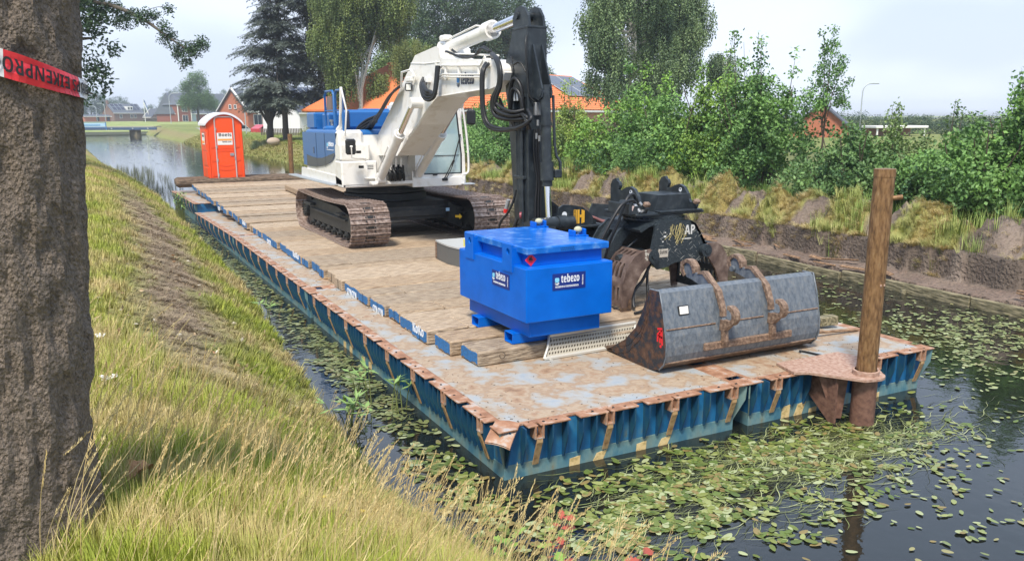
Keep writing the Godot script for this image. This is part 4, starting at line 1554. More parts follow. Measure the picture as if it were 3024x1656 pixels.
	b.box(Vector3(3.48, 2.02, -9.2), Vector3(0.11, 0.12, 0.09), Basis(Vector3.UP, 0.2), 0.03)
	put("papers", b, M["sign_white"], c)
	# outside fittings
	b = MB.new()
	b.tube(smooth(V3([3.60, 3.10, -8.94, 3.69, 2.98, -8.90, 3.75, 2.7, -8.90, 3.80, 2.2, -8.90, 3.81, 1.85, -8.90, 3.78, 1.76, -8.90, 3.70, 1.73, -8.93]), 4), 0.020, 8)
	put("grab_rail", b, M["white_paint"], c)
	b = MB.new()
	b.box(Vector3(3.84, 2.77, -8.82), Vector3(0.17, 0.27, 0.07), Basis(Vector3.UP, -0.2), 0.03)
	var mr := put("left_mirror", b, M["rubber"], c)
	b = MB.new()
	b.tube(V3([3.72, 2.90, -8.92, 3.84, 2.92, -8.82, 3.86, 2.85, -8.78]), 0.010, 6)
	put("mirror_arm", b, M["rubber"], mr)
	b = MB.new()
	b.tube(V3([3.34, 1.66, -8.965, 3.42, 1.80, -8.95, 3.53, 2.0, -8.96]), 0.011, 6)
	b.tube(V3([3.38, 1.66, -8.965, 3.46, 1.80, -8.95, 3.56, 2.0, -8.96]), 0.009, 6)
	b.box(Vector3(3.60, 2.17, -8.975), Vector3(0.022, 0.62, 0.02), Basis(Vector3.BACK, -0.30), 0.006)
	b.box(Vector3(3.36, 1.655, -8.965), Vector3(0.11, 0.05, 0.04), Basis.IDENTITY, 0.01)
	b.box(Vector3(3.17, 1.745, -8.975), Vector3(0.09, 0.03, 0.03), Basis.IDENTITY, 0.008)
	put("wiper", b, M["rubber"], c)
	for q in [[3.44, 3.09], [3.30, 3.10]]:
		b = MB.new()
		b.box(Vector3(q[0], q[1], -8.98), Vector3(0.12, 0.11, 0.07), Basis.IDENTITY, 0.012)
		var wl := put("work_light", b, M["rubber"], c)
		b = MB.new()
		b.box(Vector3(q[0], q[1], -8.943), Vector3(0.09, 0.08, 0.008), Basis.IDENTITY, 0.003)
		put("lens", b, M["lens"], wl)
	b = MB.new()
	b.box(Vector3(3.8, 1.56, -8.94), Vector3(0.22, 0.02, 0.22), Basis.IDENTITY, 0.004)
	put("door_step", b, M["alu"], c)
	b = MB.new()
	b.bx(Vector3(2.865, 1.60, -8.998), Vector3(2.92, 1.66, -8.992))
	put("badge", b, M["grey_paint"], c)


func boom(ex: Node) -> void:
	var bo := Node3D.new()
	bo.name = "boom"
	ex.add_child(bo, true)
	var b := MB.new()
	var poly := [-9.78, 2.09, -8.40, 2.13, -7.81, 2.44, -7.32, 2.66, -6.97, 2.87, -6.50, 3.06, -4.76, 3.12, -4.50, 3.16, -4.36, 3.22, -4.31, 3.31, -4.40, 3.42, -4.67, 3.49, -6.27, 3.60, -6.40, 3.63, -6.43, 3.76, -6.50, 3.79, -6.59, 3.79, -7.42, 3.72, -7.58, 3.62, -7.75, 3.50, -8.23, 3.19, -8.70, 2.89, -9.51, 2.40, -9.80, 2.24]
	b.side(P2(poly), 2.25, 2.75)
	put("boom_box", b, M["white_paint"], bo)
	# flange edges and stiffeners that stand a little proud
	b = MB.new()
	for x in [2.246, 2.754]:
		b.tube(V3([x, 2.46, -7.83, x, 2.68, -7.33, x, 2.885, -6.98, x, 3.07, -6.50, x, 3.13, -4.80]), 0.010, 5)
		b.tube(V3([x, 3.61, -7.60, x, 3.57, -7.0, x, 3.56, -6.42]), 0.007, 5)
	b.bx(Vector3(2.240, 3.12, -6.60), Vector3(2.252, 3.58, -6.52), 0.003)
	put("weld_edges", b, M["white_paint"], bo)
	b = MB.new()
	b.cyl(Vector3(2.16, 2.99, -7.20), Vector3(2.84, 2.99, -7.20), 0.085, 0.085, 18)
	b.cyl(Vector3(2.10, 2.99, -7.20), Vector3(2.90, 2.99, -7.20), 0.045, 0.045, 14)
	b.cyl(Vector3(2.22, 2.12, -9.9), Vector3(2.78, 2.12, -9.9), 0.12, 0.12, 16)
	b.cyl(Vector3(2.23, 3.32, -4.42), Vector3(2.77, 3.32, -4.42), 0.10, 0.10, 18)
	put("pivot_pins", b, M["white_paint"], bo)
	b = MB.new()
	for x in [2.2, 2.8]: b.side(P2([-10.1, 1.7, -9.4, 1.7, -9.72, 2.26, -10.02, 2.26]), x - 0.03, x + 0.03)
	put("boom_foot_bracket", b, M["white_paint"], ex)
	# lift cylinders, one each side
	for x in [2.12, 2.88]:
		b = MB.new()
		var z0 := -8.95 if x < 2.5 else -9.1
		var a := Vector3(x, 1.72, z0)
		var e := Vector3(x, 2.99, -7.20)
		var g := a.lerp(e, 0.62)
		b.cyl(a, g, 0.078, 0.078, 18)
		b.cyl(g - (e - a).normalized() * 0.12, g, 0.095, 0.095, 18)
		b.cyl(a - Vector3(0.07, 0, 0), a + Vector3(0.07, 0, 0), 0.10, 0.10, 14)
		b.cyl(e - Vector3(0.06, 0, 0), e + Vector3(0.06, 0, 0), 0.085, 0.085, 14)
		var cy := put("lift_cylinder", b, M["white_paint"], bo)
		b = MB.new()
		b.cyl(g, e, 0.048, 0.048, 14)
		put("rod", b, M["chrome"], cy)
		b = MB.new()
		b.tube(V3([x - 0.085, 1.85, z0 + 0.1, x - 0.085, 2.30, z0 + 0.72]), 0.010, 6)
		put("pipe", b, M["white_paint"], cy)
	# stick cylinder on top
	b = MB.new()
	var a1 := Vector3(2.5, 3.77, -6.78)
	var e1 := Vector3(2.5, 3.985, -4.30)
	var g1 := a1.lerp(e1, 0.66)
	b.cyl(a1, g1, 0.098, 0.098, 20)
	b.cyl(g1 - (e1 - a1).normalized() * 0.18, g1, 0.125, 0.125, 20)
	b.cyl(a1 - Vector3(0.1, 0, 0), a1 + Vector3(0.1, 0, 0), 0.11, 0.11, 16)
	b.tube(V3([2.42, 3.89, -6.5, 2.42, 3.99, -5.5, 2.44, 3.96, -5.3]), 0.014, 6)
	b.box(Vector3(2.44, 3.92, -6.62), Vector3(0.14, 0.08, 0.2), Basis.IDENTITY, 0.02)
	var sc := put("stick_cylinder", b, M["white_paint"], bo)
	b = MB.new()
	b.cyl(g1, e1, 0.062, 0.062, 16)
	put("rod", b, M["chrome"], sc)
	# pipework along the near side of the boom
	for q in [[3.50, 3.43, 0.017], [3.38, 3.315, 0.012], [3.345, 3.28, 0.012]]:
		b = MB.new()
		b.tube(V3([2.225, q[0] - 0.03, -6.36, 2.205, q[0], -6.2, 2.205, q[0] - 0.02, -5.9, 2.205, q[1], -4.92, 2.215, q[1] + 0.1, -4.80]), q[2], 7)
		put("pipe", b, M["white_paint"], bo)
	b = MB.new()
	for z in [-6.12, -5.65, -5.0]:
		b.box(Vector3(2.225, 3.40, z), Vector3(0.05, 0.20, 0.035), Basis.IDENTITY, 0.006)
	b.box(Vector3(2.24, 3.45, -4.78), Vector3(0.09, 0.12, 0.12), Basis.IDENTITY, 0.02)
	b.box(Vector3(2.24, 3.32, -6.86), Vector3(0.10, 0.10, 0.14), Basis.IDENTITY, 0.02)
	put("pipe_clamps", b, M["white_paint"], bo)
	b = MB.new()
	for k in 3: b.tube(V3([2.32 + k * 0.07, 3.66, -6.2, 2.32 + k * 0.07, 3.62, -5.6, 2.32 + k * 0.07, 3.56, -4.9]), 0.014, 6)
	put("top_pipes", b, M["white_paint"], bo)
	# lamps
	b = MB.new()
	b.box(Vector3(2.19, 3.24, -7.60), Vector3(0.10, 0.12, 0.07), Basis(Vector3.UP, -0.3), 0.012)
	var wl := put("work_light", b, M["rubber"], bo)
	b = MB.new()
	b.box(Vector3(2.18, 3.24, -7.562), Vector3(0.075, 0.09, 0.01), Basis(Vector3.UP, -0.3), 0.003)
	put("lens", b, M["lens"], wl)
	b = MB.new()
	b.tube(V3([2.2, 3.25, -7.95, 2.16, 3.48, -7.8, 2.16, 3.50, -7.4, 2.2, 3.40, -7.3, 2.2, 3.28, -7.4]), 0.018, 7)
	b.box(Vector3(2.2, 3.36, -7.52), Vector3(0.09, 0.08, 0.22), Basis.IDENTITY, 0.015)
	put("lamp_guard", b, M["white_paint"], bo)
	# hoses: along the back of the boom, at the knee and over to the stick
	for k in 4:
		var x := 2.20 - 0.03 * k
		hose(bo, [x + 0.1, 2.25, -10.15, x, 2.42, -9.95, x - 0.02, 2.62, -9.45, x, 2.95 - 0.03 * k, -8.85, x - 0.01, 3.18 - 0.03 * k, -8.35, x, 3.28 - 0.02 * k, -7.95], 0.022)
	for k in 3:
		hose(bo, [2.20, 2.25 + 0.05 * k, -10.3, 2.0 - 0.04 * k, 2.35, -9.9 + 0.06 * k, 1.98, 2.50 + 0.04 * k, -9.75, 2.1, 2.62 + 0.05 * k, -9.60, 2.22, 2.70 + 0.05 * k, -9.35], 0.024)
	for k in 4:
		var dz := 0.05 * k
		hose(bo, [2.2, 3.36 - 0.03 * k, -6.95 + dz * 0.4, 2.13, 3.24, -6.90 + dz, 2.10, 3.06 + 0.03 * k, -6.72 + dz, 2.12, 3.02 + 0.04 * k, -6.50, 2.14, 3.12, -6.33 - dz * 0.3, 2.18, 3.50, -6.28 - dz * 0.4], 0.024 if k != 3 else 0.032)
	hose(bo, [2.3, 3.70, -6.3, 2.25, 3.68, -6.1, 2.3, 3.58, -5.7, 2.3, 3.58, -5.3, 2.3, 3.66, -5.1, 2.3, 3.60, -4.85], 0.018)
	hose(bo, [2.36, 3.72, -6.2, 2.36, 3.62, -5.9, 2.36, 3.60, -5.4, 2.36, 3.68, -5.15, 2.36, 3.60, -4.9], 0.018)
	for k in 2:
		var o := 0.05 * k
		hose(bo, [2.22, 3.46 - o * 0.5, -4.76 + o, 2.12, 3.36, -4.68 + o, 2.10, 3.20, -4.68 + o, 2.10, 2.85, -4.66 + o, 2.12, 2.66 + o * 0.4, -4.56 + o, 2.16, 2.60 + o * 0.5, -4.25, 2.2, 2.64, -3.85, 2.25, 2.74, -3.62, 2.3, 2.85, -3.78], 0.024)
	for k in 3:
		var o := 0.055 * k
		hose(bo, [2.26, 3.56 - o * 0.3, -4.68, 2.16, 3.48, -4.38 + o * 0.5, 2.12, 3.34, -4.20 + o * 0.4, 2.12, 3.15, -4.22 + o * 0.5, 2.10, 2.98, -4.36 + o, 2.12, 2.80 + o, -4.34 + o, 2.18, 2.74 + o * 0.8, -4.10 + o, 2.3, 2.74 + o, -3.88], 0.030 if k < 2 else 0.022)
	# loops under the boom, and the valve block between the cylinders
	for k in 2:
		hose(bo, [2.72, 3.02, -5.4, 2.8, 2.86, -5.5 + 0.1 * k, 2.82, 2.78, -5.3, 2.82, 2.88, -5.08, 2.76, 3.02, -5.1 - 0.05 * k], 0.02)
	b = MB.new()
	b.box(Vector3(2.42, 1.86, -9.1), Vector3(0.34, 0.16, 0.22), Basis.IDENTITY, 0.02)
	b.box(Vector3(2.40, 1.74, -9.06), Vector3(0.26, 0.14, 0.26), Basis.IDENTITY, 0.03)
	put("valve_block", b, M["rubber"], ex)
	for k in 4:
		hose(ex, [2.24 + k * 0.09, 1.86, -8.98, 2.24 + k * 0.09, 2.02, -8.95, 2.27 + k * 0.09, 2.07, -9.02, 2.28 + k * 0.09, 1.95, -9.12], 0.022, "pipe", "white_paint")
		hose(ex, [2.26 + k * 0.08, 1.9, -8.96, 2.28 + k * 0.08, 1.80, -8.86, 2.31 + k * 0.08, 1.68, -8.93, 2.33 + k * 0.08, 1.76, -9.04], 0.022)
	b = MB.new()
	b.bx(Vector3(1.98, 1.60, -9.2), Vector3(3.0, 1.66, -8.98), 0.01)
	for x in [2.17, 2.22, 2.74, 2.82]: b.bx(Vector3(x - 0.012, 1.62, -9.0), Vector3(x + 0.012, 1.82, -8.98), 0.004)
	put("front_sill", b, M["white_paint"], ex)
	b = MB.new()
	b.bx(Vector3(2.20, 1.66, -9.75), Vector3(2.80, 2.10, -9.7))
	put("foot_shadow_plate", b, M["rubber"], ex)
	# name on the boom
	letters("tebezo", 0.15, Vector3(2.245, 3.165, -5.66), Vector3(0, -0.03, 1).normalized(), Vector3(0, 1, 0.03).normalized(), M["logo_navy"], bo, "lettering", true, 0.43)
	emblem(Vector3(2.246, 3.20, -5.80), Vector3(0, 0, 1), Vector3.UP, 0.125, bo)


func stick(ex: Node) -> void:
	var s := Node3D.new()
	s.name = "stick"
	ex.add_child(s, true)
	var b := MB.new()
	# box section, front face to +z
	b.side(P2([-4.31, 3.82, -4.38, 3.64, -4.49, 3.46, -4.50, 3.10, -4.44, 2.88, -4.38, 2.45, -4.24, 1.33, -4.20, 0.98, -4.12, 0.86, -3.94, 0.86, -3.86, 0.98, -3.87, 1.44, -3.885, 2.5, -3.90, 3.83]), 2.36, 2.62)
	put("stick_box", b, M["black_paint"], s)
	b = MB.new()
	for x in [2.375, 2.575]:
		b.side(P2([-4.30, 3.76, -3.90, 3.82, -3.93, 3.96, -4.02, 4.06, -4.12, 4.09, -4.25, 4.07, -4.33, 3.96]), x, x + 0.032)
	b.cyl(Vector3(2.35, 3.985, -4.20), Vector3(2.63, 3.985, -4.20), 0.05, 0.05, 14)
	put("top_lugs", b, M["black_paint"], s)
	b = MB.new()
	b.bx(Vector3(2.352, 3.815, -4.30), Vector3(2.628, 3.84, -3.893), 0.004)
	b.tube(V3([2.358, 3.80, -3.90, 2.358, 2.5, -3.885, 2.358, 1.4, -3.868]), 0.009, 5)
	b.cyl(Vector3(2.352, 3.33, -4.40), Vector3(2.361, 3.33, -4.40), 0.13, 0.13, 22)
	b.cyl(Vector3(2.345, 3.33, -4.40), Vector3(2.361, 3.33, -4.40), 0.07, 0.07, 16)
	put("stick_trim", b, M["black_paint"], s)
	# lugs for the bucket cylinder, long tapered plates on the front face
	b = MB.new()
	for x in [2.42, 2.545]:
		b.side(P2([-3.90, 3.62, -3.885, 3.62, -3.66, 3.10, -3.66, 3.00, -3.74, 2.96, -3.89, 3.0]), x, x + 0.02)
	b.cyl(Vector3(2.41, 3.05, -3.72), Vector3(2.575, 3.05, -3.72), 0.055, 0.055, 14)
	put("cylinder_lugs", b, M["black_paint"], s)
	b = MB.new()
	b.cyl(Vector3(2.5, 3.14, -3.72), Vector3(2.5, 2.02, -3.665), 0.062, 0.062, 20)
	b.cyl(Vector3(2.5, 2.22, -3.675), Vector3(2.5, 2.00, -3.662), 0.085, 0.085, 20)
	b.cyl(Vector3(2.5, 2.00, -3.662), Vector3(2.5, 1.93, -3.66), 0.066, 0.066, 20)
	b.cyl(Vector3(2.5, 2.70, -3.70), Vector3(2.5, 2.66, -3.70), 0.074, 0.074, 18)
	b.tube(V3([2.60, 3.02, -3.70, 2.60, 2.45, -3.66, 2.615, 2.3, -3.64, 2.66, 2.22, -3.62, 2.66, 2.1, -3.62]), 0.018, 7)
	b.box(Vector3(2.63, 2.08, -3.63), Vector3(0.10, 0.10, 0.06), Basis.IDENTITY, 0.01)
	var bc := put("bucket_cylinder", b, M["black_paint"], s)
	b = MB.new()
	b.cyl(Vector3(2.5, 1.93, -3.66), Vector3(2.5, 1.55, -3.62), 0.042, 0.042, 16)
	put("rod", b, M["chrome"], bc)
	# tipping link at the bottom
	b = MB.new()
	for x in [2.33, 2.63]:
		b.side(P2([-4.20, 1.36, -4.12, 1.30, -3.60, 1.40, -3.52, 1.46, -3.56, 1.54, -3.66, 1.52, -4.14, 1.43]), x, x + 0.03)
	b.cyl(Vector3(2.28, 1.47, -3.60), Vector3(2.84, 1.47, -3.60), 0.085, 0.085, 20)
	b.cyl(Vector3(2.26, 1.47, -3.60), Vector3(2.29, 1.47, -3.60), 0.055, 0.055, 16)
	b.cyl(Vector3(2.60, 1.47, -3.60), Vector3(2.72, 1.47, -3.60), 0.10, 0.10, 20)
	b.cyl(Vector3(2.31, 1.36, -4.14), Vector3(2.67, 1.36, -4.14), 0.06, 0.06, 14)
	b.side(P2([-3.68, 1.46, -3.52, 1.46, -3.48, 1.2, -3.56, 0.98, -3.66, 0.96, -3.70, 1.2]), 2.44, 2.54)
	put("tipping_link", b, M["black_paint"], s)
	# pipes clamped to the side face
	for q in [[-4.16, 0.015, 2.75, 1.86], [-4.12, 0.013, 2.78, 1.80], [-4.07, 0.020, 2.86, 1.50], [-4.02, 0.022, 3.0, 1.28]]:
		b = MB.new()
		b.tube(V3([2.335, q[2], q[0], 2.335, (q[2] + q[3]) / 2, q[0] + 0.01, 2.335, q[3], q[0] + 0.03]), q[1], 8)
		put("pipe", b, M["black_paint"], s)
	b = MB.new()
	for y in [2.62, 2.02, 3.02]: b.box(Vector3(2.342, y, -4.08), Vector3(0.05, 0.045, 0.26), Basis.IDENTITY, 0.008)
	b.box(Vector3(2.33, 2.92, -4.22), Vector3(0.07, 0.14, 0.10), Basis.IDENTITY, 0.01)
	put("pipe_clamps", b, M["black_paint"], s)
	b = MB.new()
	b.box(Vector3(2.50, 2.86, -3.86), Vector3(0.14, 0.16, 0.06), Basis.IDENTITY, 0.01)
	put("valve_block", b, M["steel"], s)
	for q in [[3.22, 2.95], [3.1, 2.8]]:
		hose(s, [2.34, q[1] - 0.2, -4.18, 2.28, q[1], -4.22, 2.26, q[0] - 0.05, -4.14, 2.27, q[0], -4.05, 2.30, q[0] - 0.12, -3.96, 2.33, q[1] - 0.12, -3.97], 0.026)
	hose(s, [2.36, 3.72, -3.93, 2.32, 3.6, -3.88, 2.34, 3.2, -3.87, 2.36, 3.02, -3.86, 2.42, 2.95, -3.84], 0.013)
	hose(s, [2.34, 3.5, -4.3, 2.30, 3.40, -4.18, 2.30, 3.42, -4.0, 2.33, 3.30, -3.9], 0.012)
	for k in 3:
		hose(s, [2.42 + k * 0.035, 2.62, -3.84, 2.41 + k * 0.03, 2.4, -3.84, 2.43 + k * 0.03, 2.2, -3.85, 2.46 + k * 0.03, 2.0, -3.85, 2.44 + k * 0.04, 1.7, -3.855, 2.44 + k * 0.04, 1.45, -3.85], 0.014)
	for k in 2:
		hose(s, [2.30, 2.62, -3.74 - 0.05 * k, 2.24, 2.72 + 0.04 * k, -3.7, 2.26, 2.80, -3.9, 2.3, 2.78, -4.1, 2.32, 2.70, -4.2], 0.018)
	b = MB.new()
	for q in [[2.44, 2.50], [2.48, 2.47], [2.52, 2.52], [2.46, 2.66]]:
		b.cyl(Vector3(q[0], q[1], -3.83), Vector3(q[0], q[1] + 0.07, -3.83), 0.016, 0.016, 8)
	for q in [[2.30, -4.13], [2.30, -4.05]]:
		b.cyl(Vector3(q[0], 2.96, q[1]), Vector3(q[0], 3.06, q[1] - 0.01), 0.022, 0.022, 8)
	b.cyl(Vector3(2.29, 2.735, -4.02), Vector3(2.31, 2.735, -3.86), 0.026, 0.026, 8)
	put("fittings", b, M["steel"], s)
	# quick couplings with red caps, and the two hoses that hang down
	for q in [[1.72, -4.30], [1.38, -4.10]]:
		b = MB.new()
		b.cyl(Vector3(2.29, q[0], q[1]), Vector3(2.27, q[0] - 0.12, q[1] - 0.03), 0.026, 0.026, 10)
		var cp := put("coupling", b, M["steel"], s)
		b = MB.new()
		b.cyl(Vector3(2.27, q[0] - 0.12, q[1] - 0.03), Vector3(2.265, q[0] - 0.17, q[1] - 0.04), 0.032, 0.030, 10)
		put("cap", b, M["red_cap"], cp)
	hose(s, [2.31, 1.86, -4.13, 2.28, 1.7, -4.16, 2.24, 1.55, -4.24, 2.2, 1.4, -4.38, 2.18, 1.1, -4.44, 2.18, 0.62, -4.44], 0.016)
	hose(s, [2.31, 1.5, -4.08, 2.27, 1.35, -4.15, 2.22, 1.15, -4.28, 2.19, 0.9, -4.36, 2.17, 0.62, -4.40], 0.020)
	hose(s, [2.33, 1.30, -4.0, 2.28, 1.18, -4.1, 2.24, 1.2, -4.2, 2.27, 1.32, -4.2], 0.014)
	b = MB.new()
	b.lathe([Vector2(0.03, -0.012), Vector2(0.042, -0.012), Vector2(0.042, 0.012), Vector2(0.03, 0.012)], Vector3(2.30, 1.55, -3.98), Vector3(0.8, 0, 0.6).normalized(), 16)
	put("coupling_ring", b, mat_once("ring_red", lin(.25, .05, .07)), s)


func deck_gear() -> void:
	spuds()
	fuel_tank()
	ditch_bucket()
	sorting_grab()
	hitch_adapter()
	small_gear()
	toilet()


func spuds() -> void:
	var t := thing("spud_pole", "rusty brown steel spud pole standing in the bracket on the near edge of the barge", "spud pole", Vector3(3.555, H, 0.34))
	var b := MB.new()
	var a := Vector3(3.555, -0.9, 0.34)
	var e := Vector3(3.568, 2.31, 0.34)
	b.cyl(a, e, 0.088, 0.088, 32, false)
	b.lathe([Vector2(0.088, 2.24), Vector2(0.091, 2.245), Vector2(0.091, 2.31), Vector2(0.0, 2.318)], Vector3(3.568, 0, 0.34), Vector3.UP, 32)
	put("pole", b, M["spud"], t)
	b = MB.new()
	b.cyl(Vector3(3.60, 2.06, 0.40), Vector3(3.66, 2.075, 0.47), 0.022, 0.022, 12)
	put("lifting_pin", b, M["spud"], t)
	b = MB.new()
	for q in [[0.03, 1.30], [0.075, 1.30]]:
		b.box(Vector3(3.56 + q[0] - 0.05, q[1], 0.34 + 0.087), Vector3(0.018, 0.022, 0.012), Basis(Vector3.UP, 0.2), 0.004)
	put("weld_lump", b, M["bracket_rust"], t)
	t = thing("spud_pole", "thin brown spud pole at the far end of the barge, between toilet and excavator", "spud pole", Vector3(4.06, 0.6, -24.75))
	b = MB.new()
	b.cyl(Vector3(4.06, -0.9, -24.75), Vector3(4.09, 2.24, -24.75), 0.083, 0.083, 20)
	put("pole", b, M["spud"], t)
	b = MB.new()
	b.cyl(Vector3(4.15, 1.93, -24.7), Vector3(4.24, 1.93, -24.7), 0.018, 0.018, 8)
	put("lifting_pin", b, M["spud"], t)


func fuel_tank() -> void:
	var at := Vector3(0.985, MAT + 0.004, -1.395)
	var t := thing("fuel_tank", "bright blue steel fuel tank box on two forklift tubes beside the digger bucket", "fuel tank", at)
	var D := 1.50     # back along -z
	var W := 0.975
	var y0 := 0.265
	var y1 := 0.785
	var b := MB.new()
	b.bx(Vector3(0, y0, -D), Vector3(W, y1, 0), 0.008)
	b.bx(Vector3(0.005, y1 - 0.004, -D + 0.005), Vector3(W - 0.005, y1 + 0.002, -0.005))
	put("tank_body", b, M["tank_blue"], t, true)
	b = MB.new()
	b.bx(Vector3(0.085, 0.10, -D + 0.06), Vector3(W - 0.085, y0 + 0.002, -0.085), 0.006)
	put("drip_tray", b, M["tank_blue"], t, true)
	for z in [-0.36, -1.12]:     # hollow tubes for the forks
		b = MB.new()
		var h := 0.105
		var hw := 0.085
		b.bx(Vector3(-0.0, 0.0, z - hw), Vector3(W, 0.008, z + hw), 0.002)
		b.bx(Vector3(-0.0, h - 0.008, z - hw), Vector3(W, h, z + hw), 0.002)
		b.bx(Vector3(-0.0, 0.008, z - hw), Vector3(W, h - 0.008, z - hw + 0.008))
		b.bx(Vector3(-0.0, 0.008, z + hw - 0.008), Vector3(W, h - 0.008, z + hw))
		put("fork_tube", b, M["tank_blue"], t, true)
	b = MB.new()
	b.bx(Vector3(0.10, y1, -D + 0.08), Vector3(W - 0.05, y1 + 0.125, -0.12), 0.006)
	put("upper_box", b, M["tank_blue"], t, true)
	b = MB.new()
	b.bx(Vector3(0.045, y1 + 0.118, -D + 0.04), Vector3(W + 0.002, y1 + 0.185, -0.07), 0.008)
	b.bx(Vector3(0.06, y1 + 0.184, -D + 0.055), Vector3(W - 0.015, y1 + 0.188, -0.085), 0.001)
	var lid := put("lid", b, M["tank_lid"], t, true)
	b = MB.new()
	for k in 16: b.cyl(Vector3(0.42 + (k % 8) * 0.02 + (k / 8) * 0.008, y1 + 0.158 - (k / 8) * 0.018, -0.071), Vector3(0.42 + (k % 8) * 0.02 + (k / 8) * 0.008, y1 + 0.158 - (k / 8) * 0.018, -0.0685), 0.005, 0.005, 7)
	put("vent_holes", b, M["dark_hole"], lid, true).set_meta("kind", "stuff")
	# lifting lugs: front pair on the left long side, far pair on the right
	for q in [[0.0, -0.36], [0.0, -1.22]]:
		b = MB.new()
		var z: float = q[1]
		var k := []
		var p := PackedVector2Array([Vector2(z - 0.10, y1 - 0.07), Vector2(z + 0.10, y1 - 0.07), Vector2(z + 0.10, y1 + 0.195), Vector2(z - 0.10, y1 + 0.195)])
		var c := Vector2(z + 0.02, y1 + 0.125)
		# plate with a round hole, in four pieces
		var n := 5
		for s in 4:
			var a0: float = [-45, 45, 135, 225][s]
			var corner: Vector2 = [p[1], p[2], p[3], p[0]][s]
			var nextc: Vector2 = [p[2], p[3], p[0], p[1]][s]
			var pl := [corner.x, corner.y, nextc.x, nextc.y]
			pl.append_array(arc(c, 0.033, a0 + 90, a0, n))
			b.side(P2(pl), -0.012, 0.004)
		b.bx(Vector3(-0.006, y1 - 0.07, z - 0.10), Vector3(0.006, y1 + 0.10, z - 0.085))
		b.bx(Vector3(0.0, y1 + 0.0, z + 0.08), Vector3(0.10, y1 + 0.17, z + 0.098), 0.003)
		b.bx(Vector3(0.0, y1 + 0.0, z - 0.098), Vector3(0.10, y1 + 0.17, z - 0.08), 0.003)
		put("lifting_lug", b, M["tank_blue"], t, true)
	for z in [-0.55, -1.36]:
		b = MB.new()
		b.bx(Vector3(W + 0.0, y1 - 0.05, z - 0.09), Vector3(W + 0.016, y1 + 0.20, z + 0.09), 0.004)
		b.bx(Vector3(W - 0.13, y1 + 0.188, z - 0.05), Vector3(W + 0.0, y1 + 0.20, z + 0.05), 0.003)
		b.bx(Vector3(W - 0.14, y1 + 0.188, z - 0.06), Vector3(W - 0.12, y1 + 0.25, z + 0.06), 0.004)
		b.bx(Vector3(W - 0.012, y1 + 0.19, z - 0.06), Vector3(W + 0.012, y1 + 0.26, z + 0.05), 0.004)
		var lg := put("lid_latch", b, M["tank_blue"], t, true)
		b = MB.new()
		b.ball(Vector3(W - 0.06, y1 + 0.25, z), Vector3(0.045, 0.035, 0.04), 10, 6)
		put("knotted_rag", b, mat_once("rag", lin(.42, .42, .30), 0.9), lg, true)
	# stickers
	b = MB.new()
	b.bx(Vector3(0.285, 0.555, 0.0005), Vector3(0.655, 0.715, 0.004))
	var s1 := put("company_sticker", b, M["sticker_blue"], t, true)
	letters("tebezo", 0.075, at + Vector3(0.378, 0.60, 0.004), Vector3(1, 0, 0), Vector3.UP, M["letter_white"], s1, "lettering", true, 0.205, 0.002)
	letters("WATERBOUW & FUNDERINGSWERKEN", 0.018, at + Vector3(0.315, 0.572, 0.004), Vector3(1, 0, 0), Vector3.UP, M["letter_white"], s1, "lettering", true, 0.26, 0.002)
	letters("WWW.TEBEZO.NL", 0.014, at + Vector3(0.634, 0.585, 0.004), Vector3.UP, Vector3(-1, 0, 0), M["letter_white"], s1, "lettering", true, 0.10, 0.002)
	emblem(at + Vector3(0.308, 0.612, 0.0045), Vector3(1, 0, 0), Vector3.UP, 0.062, s1, true)
	b = MB.new()
	b.bx(Vector3(-0.004, 0.53, -0.70), Vector3(-0.0005, 0.68, -0.33))
	var s2 := put("company_sticker", b, M["sticker_blue"], t, true)
	letters("tebezo", 0.075, at + Vector3(-0.004, 0.575, -0.615), Vector3(0, 0, 1), Vector3.UP, M["letter_white"], s2, "lettering", true, 0.20, 0.002)
	letters("WATERBOUW & FUNDERINGSWERKEN", 0.018, at + Vector3(-0.004, 0.547, -0.67), Vector3(0, 0, 1), Vector3.UP, M["letter_white"], s2, "lettering", true, 0.255, 0.002)
	letters("WWW.TEBEZO.NL", 0.014, at + Vector3(-0.004, 0.555, -0.352), Vector3.UP, Vector3(0, 0, -1), M["letter_white"], s2, "lettering", true, 0.10, 0.002)
	emblem(at + Vector3(-0.0045, 0.587, -0.685), Vector3(0, 0, 1), Vector3.UP, 0.060, s2, true)
	b = MB.new()
	var d := 0.062
	b.prism(P2([0, -d, d, 0, 0, d, -d, 0]), Vector3(0.055 + 0.06, y1 + 0.065, -0.1185), Vector3(1, 0, 0), Vector3.UP, Vector3(0, 0, 0.003))
	var hz := put("hazard_diamond", b, mat_once("hazard_red", lin(.80, .02, .05)), t, true)
	b = MB.new()
	b.prism(P2([-0.02, -0.012, 0.02, -0.012, 0.022, 0.006, 0.012, 0.0, 0.008, 0.032, -0.004, 0.016, -0.012, 0.026, -0.022, 0.004]), Vector3(0.115, y1 + 0.07, -0.1155), Vector3(1, 0, 0), Vector3.UP, Vector3(0, 0, 0.001))
	b.bx(Vector3(0.097, y1 + 0.046, -0.1155), Vector3(0.133, y1 + 0.051, -0.1145))
	put("flame_symbol", b, M["ink"], hz, true)
	b = MB.new()
	b.bx(Vector3(0.043, y1 + 0.02, -D + 0.02), Vector3(0.046, y1 + 0.10, -D + 0.16))
	put("yellow_label", b, mat_once("label_yellow", lin(.80, .68, .10)), t, true)
	t.rotation.y = 0.012


